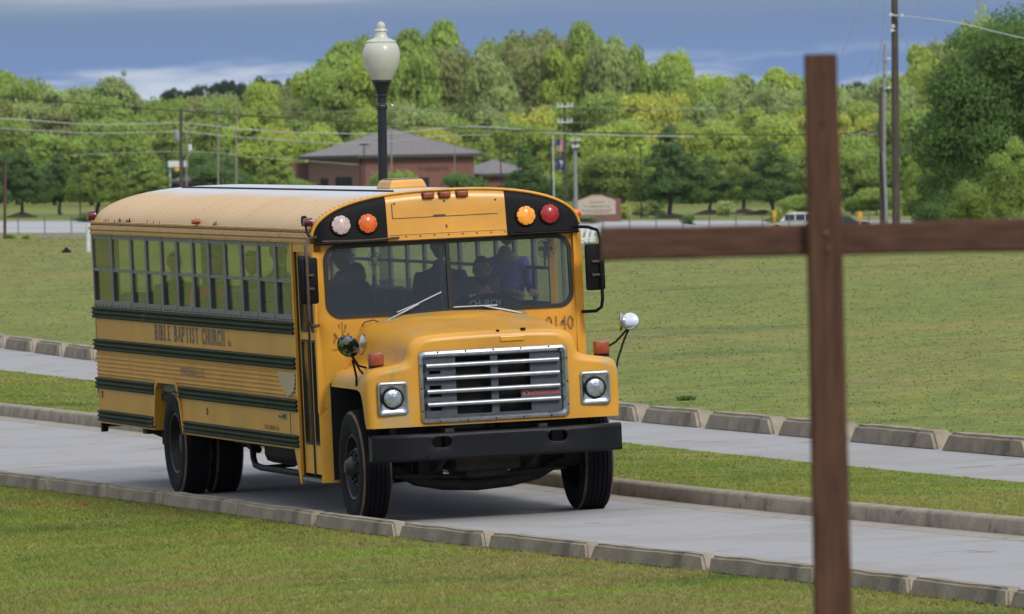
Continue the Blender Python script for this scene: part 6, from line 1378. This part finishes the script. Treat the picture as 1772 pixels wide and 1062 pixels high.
def building(px, d, yaw, w_, dep, ybase, yeave, ypeak, label, wins, over=.6, name='brick_building', txt=None, ridge=.0):
    """corner at photo column px; right face runs along +x', left face along +y'"""
    c = gp(px, d); zb = c.z-.5; ze = pxw(px, yeave, d)[2]-c.z; zp = pxw(px, ypeak, d)[2]-c.z; t = empty(name, Matrix.Translation(c)@Matrix.Rotation(yaw, 4, 'Z')); tag(t, label, 'building')
    mb = MB(); th = .3
    def wall(face, L, name_):
        mb = MB(); holes = sorted([q for q in wins if q[0] == face], key=lambda q: q[1]); zt = ze; x = 0
        mp = (lambda a, b, z: (a, b, z)) if face == 'r' else (lambda a, b, z: (b, a, z))
        def bx(a0, a1, z0, z1, b0=0, b1=.3, MBX=None):
            MBX = MBX or mb; p = [mp(a0, b0, z0), mp(a1, b0, z0), mp(a1, b1, z0), mp(a0, b1, z0), mp(a0, b0, z1), mp(a1, b0, z1), mp(a1, b1, z1), mp(a0, b1, z1)]; MBX.hexa(p)
        for (_, x0, x1, z0, z1) in holes: bx(x, x0, -1, zt); bx(x0, x1, -1, z0); bx(x0, x1, z1, zt); x = x1
        bx(x, L, -1, zt); o = ob('wall', mb, M['brick'], t)
        for (_, x0, x1, z0, z1) in holes:
            f = MB(); bx(x0, x0+.08, z0, z1, .06, .16, f); bx(x1-.08, x1, z0, z1, .06, .16, f); bx(x0+.08, x1-.08, z1-.08, z1, .06, .16, f); bx(x0+.08, x1-.08, z0, z0+.08, .06, .16, f)
            n_ = max(1, int((x1-x0)/1.1)); 
            for k in range(1, n_): xx_ = x0+(x1-x0)*k/n_; bx(xx_-.03, xx_+.03, z0+.08, z1-.08, .07, .15, f)
            wo = ob('window', f, M['trim'], t); g = MB(); bx(x0+.02, x1-.02, z0+.02, z1-.02, .11, .13, g); ob('pane', g, M['winglass'], wo)
        # soldier course
        s2 = MB(); bx(-.03, L+.03, ze-.75, ze-.62, -.03, .31, s2); ob('brick_band', s2, M['brick'], t)
    wall('r', w_, 'wall'); wall('l', dep, 'wall')
    mb = MB(); mb.box(w_-.3, w_, .3, dep, -1, ze); mb.box(.3, w_-.3, dep-.3, dep, -1, ze); ob('wall', mb, M['brick'], t)
    e0, e1, f0, f1 = -over, w_+over, -over, dep+over
    ym = (f0+f1)/2; rl = max(0, (w_-dep)/2*ridge+ridge*1.0); A = (w_/2-rl, ym, zp); B = (w_/2+rl+.01, ym, zp)
    faces = [[(e0, f0, ze), (e1, f0, ze), B, A], [(e1, f0, ze), (e1, f1, ze), B], [(e1, f1, ze), (e0, f1, ze), A, B], [(e0, f1, ze), (e0, f0, ze), A]]
    for fc in faces: 
        mb = MB(); mb.poly(fc); mb.poly([(p[0], p[1], p[2]-.12) for p in fc]); mb.grid([list(fc), [(p[0], p[1], p[2]-.12) for p in fc]], close=True); rf = ob('roof', mb, M['shingle'], t)
    mb = MB(); mb.box(e0, e1, f0, f0+.06, ze-.32, ze-.02); mb.box(e0, e0+.06, f0+.06, f1, ze-.32, ze-.02); mb.box(e1-.06, e1, f0+.06, f1, ze-.32, ze-.02); mb.box(e0+.06, e1-.06, f0+.06, f1, ze-.34, ze-.28); ob('fascia', mb, M['trim'], t)
    for A_, B_ in ((faces[0][0], A), (faces[0][1], B), (A, B)):
        mb = MB(); mb.tube([A_, B_], .07, 5); ob('roof_ridge', mb, M['shingle'], t)
    mb = MB()
    for k in range(int((e1-e0)/.42)):
        x = e0+.3+k*.42; A2, B2 = Vector(faces[0][0]), Vector(faces[0][1]); xm = A[0] if x < A[0] else (B[0] if x > B[0] else x)
        tt = (x-e0)/(A[0]-e0) if x < A[0] else ((e1-x)/(e1-B[0]) if x > B[0] else 1); mb.tube([(x, f0, ze+.02), (x, f0+(ym-f0)*tt, ze+(zp-ze)*tt+.02)], .022, 4)
    ob('roof_seam', mb, M['shingle'], t)['kind'] = 'stuff'
    if txt: put_text('wall_lettering', txt[0], t, M['bricktxt'], (txt[1], -.05, txt[2]), (1, 0, 0), (0, 0, 1), txt[3], txt[4], .01)
    return t
building(628, 985, math.radians(24), 12.6, 13.6, 345, 268, 223, 'brick building with a grey hipped roof behind the lamp post', [('r', 5.4, 7.6, .3, 3.1), ('r', 10.3, 11.6, .5, 2.6), ('l', 2.2, 6.6, -.2, 3.3), ('l', 8.4, 10.6, -.2, 3.2)], txt=('TY GROUP P.A.', 6.3, 3.75, 3.6, .42), over=.75)
building(838, 1000, math.radians(24), 5.2, 6.0, 345, 300, 276, 'low brick wing with a small hipped roof right of the main building', [('r', 1.6, 3.4, .9, 2.1)], over=.7, name='brick_wing')
building(318, 1005, math.radians(8), 5.5, 5, 345, 312, 290, 'small low brick house with a brown roof left of the big brick building', [('r', 1.0, 2.0, .5, 1.6)], over=.6, name='brick_house')
# parapet block left of main building
q = gp(520, 998); mb = MB(); mb.box(-1.2, 1.4, 0, 2, -1, pxw(520, 284, 998)[2]-q.z); mb.box(-1.3, 1.5, -.08, 2.1, pxw(520, 284, 998)[2]-q.z, pxw(520, 284, 998)[2]-q.z+.15); o = ob('brick_annex', mb, M['brick']); o.matrix_world = Matrix.Translation(q)@Matrix.Rotation(math.radians(20), 4, 'Z'); tag(o, 'flat topped brick annex at the left end of the main building', 'building')
# white petrol canopy glimpsed between trees
q = gp(312, 1008); mb = MB(); z_ = pxw(312, 283, 1008)[2]-q.z; mb.box(-1.0, 1.0, 0, 1.5, z_-.35, z_+.28, b=.03); t = empty('white_canopy', Matrix.Translation(q)); tag(t, 'small white flat canopy glimpsed between trees above the brown roof', 'canopy'); ob('canopy_roof', mb, M['white'], t)
mb = MB(); mb.box(-.3, .3, -.03, -.005, z_-.75, z_-.40); ob('fascia_panel', mb, M['lensam'], t); mb = MB(); mb.box(-.9, -.75, .6, .75, -.5, z_-.35); mb.box(.75, .9, .6, .75, -.5, z_-.35); ob('column', mb, M['white'], t)

# monument sign
q = gp(1036, 862); sg = empty('monument_sign', Matrix.Translation(q)); tag(sg, 'cream stone sign with a gabled top and brick ends on the far lawn', 'sign'); s = 862/FPX
W_ = 66*s; zt = pxw(1036, 346, 862)[2]-q.z; za = pxw(1036, 338, 862)[2]-q.z; z0 = pxw(1036, 371, 862)[2]-q.z
mb = MB(); pr = [(-W_/2, z0), (W_/2, z0), (W_/2, zt-.05), (W_*.12, za), (-W_*.12, za), (-W_/2, zt-.05)]; n_ = len(pr); mb.add([(a, 0, b) for a, b in pr]+[(a, .35, b) for a, b in pr], [tuple(range(n_)), tuple(range(n_, 2*n_))[::-1]]+[(i, (i+1) % n_, n_+(i+1) % n_, n_+i) for i in range(n_)]); ob('sign_panel', mb, M['stone'], sg)
for sx_ in (-1, 1): mb = MB(); mb.box(sx_*(W_/2+.22)-.22, sx_*(W_/2+.22)+.22, -.05, .4, -.4, zt+.12); ob('brick_pier', mb, M['brick'], sg)
mb = MB(); mb.box(-W_/2-.44, W_/2+.44, -.06, .41, -.5, z0); ob('brick_base', mb, M['brick'], sg)
mb = MB(); mb.tube([(-W_/2, .17, zt-.02), (-W_*.12, .17, za+.03), (W_*.12, .17, za+.03), (W_/2, .17, zt-.02)], .07, 5); ob('sign_cap', mb, M['brick'], sg)
put_text('sign_lettering', 'TY GROUP P.A.', sg, M['bricktxt'], (-W_*.36, -.01, z0+(zt-z0)*.50), (1, 0, 0), (0, 0, 1), W_*.72, .16, .01)
mb = MB(); rs = random.Random(2)
for zf, x0, x1 in ((.83, -.18, .18), (.26, -.40, .40), (.12, -.30, .30)):
    x = x0*W_
    while x < x1*W_: l = rs.uniform(.06, .2); mb.box(x, x+l, -.012, -.004, z0+(zt-z0)*zf, z0+(zt-z0)*zf+.07); x += l+.07
o = ob('sign_fine_print', mb, M['bricktxt'], sg); o['kind'] = 'stuff'

# ------------------------------------------------------------------ poles, wires, lights, flags
M['pole'] = mat('weathered_pole', (.085, .068, .055), .9, nscale=6, var=.25, aniso=(3, 3, .3)); M['polegrey'] = mat('grey_pole', (.25, .255, .26), .6, nscale=4, var=.1); M['polepale'] = mat('pale_pole', (.24, .215, .18), .85, nscale=4, var=.15); M['insul'] = mat('pale_insulator', (.62, .64, .66), .4)
def pole(px, ytop, pxb, d, wpx, mt, name, label, arms=(), ybase=None, cat='utility pole', extras=None):
    b = gp(pxb, d); top = Vector(pxw(px, ytop, d)); s = d/FPX; t = empty(name, Matrix.Translation(b)); tag(t, label, cat); mb = MB()
    v = top-b; mb.tube([tuple(-v*.02), tuple(v*.5), tuple(v)], [wpx*s*.56, wpx*s*.5, wpx*s*.43], 10); ob('pole', mb, mt, t, smooth=60)
    for (ya, wa, rot) in arms:
        c = Vector(pxw(px+(pxb-px)*.1, ya, d))-b; L = wa*s/2; mb = MB(); mb.box(-L, L, -.06, .06, -.05, .05); 
        o = ob('crossarm', mb, M['insul'] if 'white' in label else M['pole'], t); o.location = c+Vector((0, -.18, 0)); o.rotation_euler = (0, 0, rot)
        for k in (-1, -.45, .45, 1):
            m2b = MB(); m2b.lathe([(.05, 0), (.07, .06), (.05, .10), (.07, .15), (.03, .2), (0, .2)], 8, 'z', (k*(L-.08), 0, .05)); ob('insulator', m2b, M['insul'], o)
    return t, b
tp, bp_ = pole(1547.5, -60, 1553, 350, 13, M['pole'], 'utility_pole', 'thick tall wooden utility pole right of the wooden cross')
mb = MB()
for px, py in ((1541, 25), (1560, 26), (1545, 45), (1543, 52)): q = Vector(pxw(px, py, 349.6))-bp_; mb.tube([tuple(q), tuple(Vector(pxw(1548, py+1, 349.8))-bp_)], .03, 5); mb.lathe([(0, -.05), (.06, -.05), (.06, .06), (0, .06)], 8, 'z', tuple(q))
ob('wire_bracket', mb, M['insul'], tp)
tp, bp_ = pole(1523.5, 160, 1529, 500, 8, M['pole'], 'utility_pole', 'shorter dark pole with a grey conduit, left of the thick tall one'); mb = MB(); mb.tube([tuple(Vector(pxw(1529, 262, 499.7))-bp_), tuple(Vector(pxw(1534.5, 384, 499.7))-bp_), tuple(Vector(pxw(1535.5, 420, 499.7))-bp_)], .085, 8); ob('conduit', mb, M['polegrey'], tp)
tp, bp_ = pole(1531, 76, 1531, 760, 6, M['polegrey'], 'utility_pole', 'thin grey pole rising behind the conduit pole, with pale insulators')
for y in (101, 125, 151): mb = MB(); q = Vector(pxw(1538.5, y, 759.7))-bp_; mb.tube([tuple(Vector(pxw(1531, y+2, 759.8))-bp_), tuple(q)], .05, 5); mb.box(q.x-.12, q.x+.12, q.y-.1, q.y+.1, q.z-.08, q.z+.1); ob('insulator', mb, M['insul'], tp)
pole(977, 180, 981, 700, 4.5, M['pole'], 'utility_pole', 'wooden pole with two white crossarms behind the bus mirror', arms=((184, 28, 0), (211, 26, 0)))
tp, bp_ = pole(995, 240, 999, 640, 7, M['polegrey'], 'steel_pole', 'grey steel pole with short arms above the right front corner of the bus', arms=((246, 20, .4), (257, 14, .4)))
tp, bp_ = pole(313, 188, 315.5, 640, 6, M['pole'], 'utility_pole', 'brown wooden pole with a grey transformer above the bus rear'); q = Vector(pxw(306, 234, 639.6))-bp_; mb = MB(); mb.lathe([(0, -.38), (.17, -.36), (.19, -.3), (.19, .28), (.14, .36), (0, .38)], 14, 'z', tuple(q)); ob('transformer', mb, M['polegrey'], tp, smooth=40)
tp, bp_ = pole(324, 225, 324, 820, 2.5, M['polepale'], 'utility_pole', 'thin pale pole with a white transformer just right of the brown one'); q = Vector(pxw(329, 255, 819.6))-bp_; mb = MB(); mb.lathe([(0, -.28), (.13, -.25), (.15, .2), (0, .28)], 12, 'z', tuple(q)); ob('transformer', mb, M['white'], tp, smooth=40)
pole(378, 185, 380, 820, 3.2, M['polepale'], 'utility_pole', 'thin pale pole, left one of the pair above the bus roof'); pole(409, 181, 411, 820, 3.2, M['polepale'], 'utility_pole', 'thin pale pole, right one of the pair above the bus roof')
pole(678, 226, 679, 930, 3.5, M['polepale'], 'utility_pole', 'thin pole standing right behind the lamp post'); pole(788, 212, 788, 960, 2, M['polepale'], 'utility_pole', 'very thin pole above the right roof slope of the brick building')
pole(9, 284, 10.5, 231, 5, mat('brown_post', (.11, .06, .05), .9, var=.2), 'utility_pole', 'short reddish brown pole at the left picture edge')
def light(px, ytop, d, w_, label):
    b = gp(px, d); h = pxw(px, ytop, d)[2]-b.z; s = d/FPX; t = empty('parking_light', Matrix.Translation(b)); tag(t, label, 'parking light', 'parking lot lights before the wood'); mb = MB(); mb.tube([(0, 0, 0), (0, 0, h)], [.07, .05], 6); ob('pole', mb, M['lampblack'], t); mb = MB(); mb.box(-w_*s/2, w_*s/2, -.25, .25, h, h+.16, b=.03); ob('lamp_head', mb, M['lampblack'], t)
for px, y, w_, lab in ((142, 268, 9, 'second tree from the left'), (398, 262, 9, 'broad many stemmed tree left of the building'), (322, 272, 9, 'wooden pole with the transformer'), (635, 251, 16, 'left side of the lamp post shaft'), (871, 255, 9, 'low brick wing'), (902, 258, 8, 'dark tree left of the flags'), (958, 243, 10, 'flagpole'), (1113, 252, 9, 'lighter tree left of the largest lawn tree')):
    light(px, y, 896, w_, f'slim black parking lot light by the {lab}')
# flags
fp = empty('flagpole', Matrix.Translation(gp(962, 880))); tag(fp, 'white flagpole flying two small flags left of the crossarm pole', 'flagpole'); b = gp(962, 880); mb = MB(); mb.tube([(0, 0, 0), (0, 0, pxw(962, 236, 880)[2]-b.z)], .05, 6); ob('pole', mb, M['insul'], fp)
MF = [mat('flag_red', (.45, .05, .06), .8), mat('flag_white', (.6, .6, .62), .8), mat('flag_blue', (.03, .06, .25), .8)]
sc8 = 880/FPX
def flag(y0, y1, name, label, kindf):
    o_ = Vector(pxw(963.5, y0, 880)); t = empty(name, Matrix.Translation(o_)); tag(t, label, 'flag'); mb = MB(); W__ = 15*sc8; Hh = (y1-y0)*sc8
    nx, nz__ = 12, 13
    for i in range(nx):
        for j in range(nz__):
            P = lambda a, c_: (W__*a/nx, .12*math.sin(a*1.1), -Hh*c_/nz__-.16*W__*(a/nx)**1.5)
            if kindf == 'us': mi = 2 if (i < 5 and j < 7) else (0 if j % 2 == 0 else 1)
            else:
                x, z = (i+.5)/nx-.55, (j+.5)/nz__-.5; mi = 1 if (abs(x) < .05 and -.1 < z < .3) or (abs(x) < .2 and -.25 < z < -.02) or (-.42 < x < -.32 and -.38 < z < -.18) else 2
            mb.add([P(i, j), P(i+1, j), P(i+1, j+1), P(i, j+1)], [(0, 1, 2, 3)], mi)
    ob('flag_cloth', mb, MF, t)
flag(240, 262, 'flag', 'small red and white striped flag on the flagpole', 'us'); flag(272, 293, 'flag', 'small blue flag with a white emblem, the lower one on the flagpole', 'sc')
# masts
def mast(px, y0, y1, d, w_, label):
    b = Vector(pxw(px, y1, d)); g = gp(px, d); z0 = g.z; h = pxw(px, y0, d)[2]-z0; s = d/FPX; t = empty('radio_mast', Matrix.Translation(g)); tag(t, label, 'mast'); hw = w_*s/2; mb = MB()
    for a, c in ((-1, -1), (1, -1), (1, 1), (-1, 1)): mb.tube([(a*hw, c*hw, 0), (a*hw, c*hw, h)], hw*.14, 4)
    n_ = int(h/(hw*2.4))
    for k in range(n_):
        z, z2 = h*k/n_, h*(k+1)/n_; mb.tube([(-hw, -hw, z), (hw, -hw, z2)], hw*.09, 4); mb.tube([(hw, -hw, z), (-hw, -hw, z2)], hw*.09, 4); mb.tube([(-hw, hw, z), (hw, hw, z2)], hw*.09, 4)
    o = ob('lattice', mb, M['polegrey'], t); o['kind'] = 'stuff'; return t, h, s
mast(1706, -90, 30, 1500, 11, 'grey lattice mast rising above the tree at the upper right'); tm_, h_, s__ = mast(222, 112, 150, 2400, 3, 'thin distant radio mast above the trees on the left'); mb = MB(); mb.lathe([(0, 0), (9*s__/2, .3), (9*s__/2, 1.2), (0, 1.4)], 10, 'z', (0, 0, h_*.82)); ob('dish_ring', mb, M['polegrey'], tm_)
# wires
M['wired'] = mat('cable_black', (.02, .02, .022), .6); M['wirep'] = mat('cable_pale', (.42, .43, .42), .5, metal=.2)
def wire(pts, d, r, mt, label):
    P = [Vector(pxw(x, y, (d[0]+(d[1]-d[0])*i/(len(pts)-1)) if isinstance(d, tuple) else d)) for i, (x, y) in enumerate(pts)]
    # smooth through points
    Q = smooth3(P, 8); mb = MB(); c = Q[0]; mb.tube([tuple(p-c) for p in Q], r, 5); o = ob('overhead_wire', mb, mt, smooth=60); o.location = c; tag(o, label, 'wire', 'overhead wires'); return o
def smooth3(P, n):
    R = []
    for i in range(len(P)-1):
        p0 = P[max(i-1, 0)]; p1 = P[i]; p2 = P[i+1]; p3 = P[min(i+2, len(P)-1)]
        for k in range(n): t = k/n; R.append(.5*((2*p1)+(p2-p0)*t+(2*p0-5*p1+4*p2-p3)*t*t+(3*p1-p0-3*p2+p3)*t**3))
    R.append(P[-1]); return R
wire([(-400, 138), (0, 167), (220, 185), (480, 203), (760, 219), (1060, 230), (1300, 233), (1390, 233), (1522, 228)], 500, .030, M['wired'], 'thick black cable sagging across the whole wood')
wire([(1445, 233), (1462, 228), (1478, 234), (1492, 229), (1506, 233), (1518, 229)], 499, .03, M['polegrey'], 'pale coiled cable end hanging between the cross and the conduit pole')
wire([(-300, 196), (0, 205), (160, 215), (318, 212)], 640, .035, M['wirep'], 'upper pale wire left of the transformer pole'); wire([(-300, 212), (0, 222), (160, 230), (318, 227)], 640, .03, M['wirep'], 'lower pale wire left of the transformer pole')
wire([(318, 212), (470, 227), (660, 231), (780, 221), (850, 220), (1000, 232), (1200, 236)], 640, .035, M['wirep'], 'upper pale wire right of the transformer pole'); wire([(318, 228), (460, 240), (620, 248), (760, 236), (850, 233)], 640, .028, M['wirep'], 'lower pale wire right of the transformer pole')
wire([(120, 268), (318, 262), (450, 272), (620, 285)], 640, .018, M['wirep'], 'thin pale wire just above the lawn trees on the left')
wire([(318, 188), (560, 194), (977, 184)], 700, .018, M['polegrey'], 'thin grey wire from the transformer pole to the white crossarms'); wire([(977, 184), (1180, 189), (1520, 182)], 700, .02, M['polegrey'], 'thin grey wire right of the upper white crossarm'); wire([(977, 211), (1180, 215), (1400, 213)], 700, .02, M['polegrey'], 'thin grey wire right of the lower white crossarm')
wire([(1560, 27), (1660, 40), (1772, 66), (2000, 110)], 350, .018, M['wirep'], 'pale wire from the tall pole to the right tree'); wire([(1541, 27), (1400, 38), (1100, 62), (800, 100)], 350, .006, M['polegrey'], 'faint wire running left from the tall pole top')
wire([(1500, -20), (1478, 40), (1455, 98), (1440, 140)], 420, .012, M['polegrey'], 'slanting guy wire just right of the cross top'); wire([(1545, 38), (1520, 85), (1492, 132), (1460, 180)], 420, .012, M['polegrey'], 'slanting guy wire left of the tall pole'); wire([(1533, -20), (1528, 40), (1520, 110), (1512, 160)], 420, .012, M['polegrey'], 'steep guy wire close to the tall pole')
wire([(1580, -20), (1600, 30), (1618, 66), (1640, 100)], 420, .012, M['polegrey'], 'slanting guy wire right of the tall pole'); wire([(1553, 45), (1570, 75), (1585, 100), (1600, 130)], 420, .010, M['polegrey'], 'short slanting guy wire right of the tall pole')

# ------------------------------------------------------------------ cars, markers, small things
M['carwhite'] = mat('car_white', (.62, .63, .64), .25, coat=.5, var=.03); M['cardark'] = mat('car_dark_blue', (.018, .025, .045), .25, coat=.5)
def car(px, d, L, paint, yaw, label, suv):
    b = gp(px, d); t = empty('parked_car', Matrix.Translation(b)@Matrix.Rotation(yaw, 4, 'Z')); tag(t, label, 'car')
    roofz, hw = (1.72, .92) if suv else (1.45, .88)
    lo = [(-L/2, .45), (-L/2+.05, .85), (-L/2+.12, 1.0 if suv else .95), (-L*.28, 1.02), (L*.22, 1.0), (L*.44, .86), (L/2, .70), (L/2, .42), (L*.4, .3), (-L*.4, .3)]
    mb = MB(); rows = [[(x, s*hw*k, z) for x, z in lo] for s, k in ((-1, .9), (-1, 1), (1, 1), (1, .9))]; 
    rows = [[(x*(.985 if i in (0, 3) else 1), v, z) for (x, v, z) in r] for i, r in enumerate(rows)]; mb.grid([[r[i] for r in rows] for i in range(len(lo))]+[[r[0] for r in rows]]); mb.poly(rows[0]); mb.poly(rows[3]); ob('body', mb, paint, t, smooth=30)
    hi = [(-L*.44, 1.0), (-L*.38, roofz-.05), (-L*.30, roofz), (L*.02, roofz), (L*.10, roofz-.05), (L*.24, 1.0)]
    mb = MB(); rows = [[(x, s*(hw-.10-.12*(z-1)/.6), z) for x, z in hi] for s in (-1, 1)]; mb.grid(rows); mb.poly(rows[0]); mb.poly(rows[1]); ob('cabin', mb, paint, t, smooth=30)
    for s in (-1, 1):
        for x0, x1 in ((-L*.39, -L*.24), (-L*.22, -L*.05), (-L*.03, L*.16)):
            g = MB(); z0, z1 = 1.05, roofz-.14; f = lambda z: s*(hw-.085-.12*(z-1)/.6); sh = .10 if x1 > L*.1 else 0; g.poly([(x0, f(z0), z0), (x1, f(z0), z0), (x1-sh, f(z1), z1), (x0+(.06 if x0 < -L*.3 else 0), f(z1), z1)]); ob('window', g, M['winglass'], t)
        for x in (-L*.31, L*.31):
            m2b = MB(); m2b.lathe([(.18, -.10), (.34, -.10), (.34, .10), (.18, .11), (0, .07)], 18, 'y'); o = ob('wheel', m2b, M['tyre'], t); o.location = (x, s*(hw-.08), .34); o.scale = (1, s, 1)
    return t
car(1376, 800, 4.5, M['carwhite'], 3.05, 'white car parked at the far road, left of the cross post', True); car(1462, 800, 4.3, M['cardark'], 0.06, 'dark blue car on the far road, right of the cross post', False)
M['marker'] = mat('marker_orange', (.75, .36, .03), .6)
for px, y, lab in ((1342, 364, 'left of the white parked car'), (1490, 366, 'right of the dark blue car'), (1757, 366, 'near the right picture edge')):
    d = 780; q = gp(px, d); h = pxw(px, y, d)[2]-q.z; mb = MB(); mb.tube([(0, 0, 0), (.05, 0, h*.8)], .07, 6); mb.box(-.10, .22, -.03, .03, h*.72, h, b=.02); o = ob('marker_post', mb, M['marker']); o.location = q; tag(o, 'thin orange yellow marker post '+lab, 'marker post', 'utility marker posts')
q, d_ = hit(115, 437); mb = MB(); mb.lathe([(.0, .20), (.06, .19), (.13, .12), (.20, .03), (.22, -.02)], 9); [mb.v.__setitem__(i, (p[0]*(1+.3*math.sin(i)), p[1], p[2])) for i, p in enumerate(mb.v)]; o = ob('dark_lump', mb, M['black']); o.location = q; o.scale = (.42, .4, .5); tag(o, 'small black lump lying in the field left of the bus', 'debris')
q, d_ = hit(153, 437); mb = MB(); mb.tube([(0, 0, 0), (0, 0, 50*d_/FPX)], 4*d_/FPX, 8); o = ob('marker_pipe', mb, M['insul']); o.location = q; tag(o, 'pale grey upright pipe in the field beside the rear of the bus', 'marker pipe')
# white sawhorse barrier beside the bus mirror
q, d_ = hit(1016, 424); s = d_/FPX; t = empty('white_barrier', Matrix.Translation(q)); tag(t, 'small white barrier frame in the field behind the bus mirror', 'barrier')
for k in (0, 10, 19): mb = MB(); mb.tube([(s*(-13+k), 0, s*4), (s*(-7+k), .1, s*28)], .035, 6); ob('leg', mb, M['insul'], t)
for z in (3, 8): mb = MB(); mb.tube([(-14*s, 0, z*s), (14*s, .1, (z+4)*s)], .035, 6); ob('rail', mb, M['insul'], t)

# ------------------------------------------------------------------ thin spring haze
mb = MB(); mb.box(-2800, 2800, CAM[1]-90, 2900+CAM[1], -4.1, 38); hz = mb.mesh('haze', M['void']); hz.materials.clear()
hm = bpy.data.materials.new('haze_air'); hm.use_nodes = True; t = hm.node_tree; t.nodes.clear(); ho = t.nodes.new('ShaderNodeOutputMaterial'); pv = t.nodes.new('ShaderNodeVolumePrincipled'); pv.inputs['Density'].default_value = HAZE; pv.inputs['Color'].default_value = (.90, .94, 1, 1); t.links.new(pv.outputs[0], ho.inputs['Volume']); hz.materials.append(hm)
tag(link('haze', hz), kind='stuff')
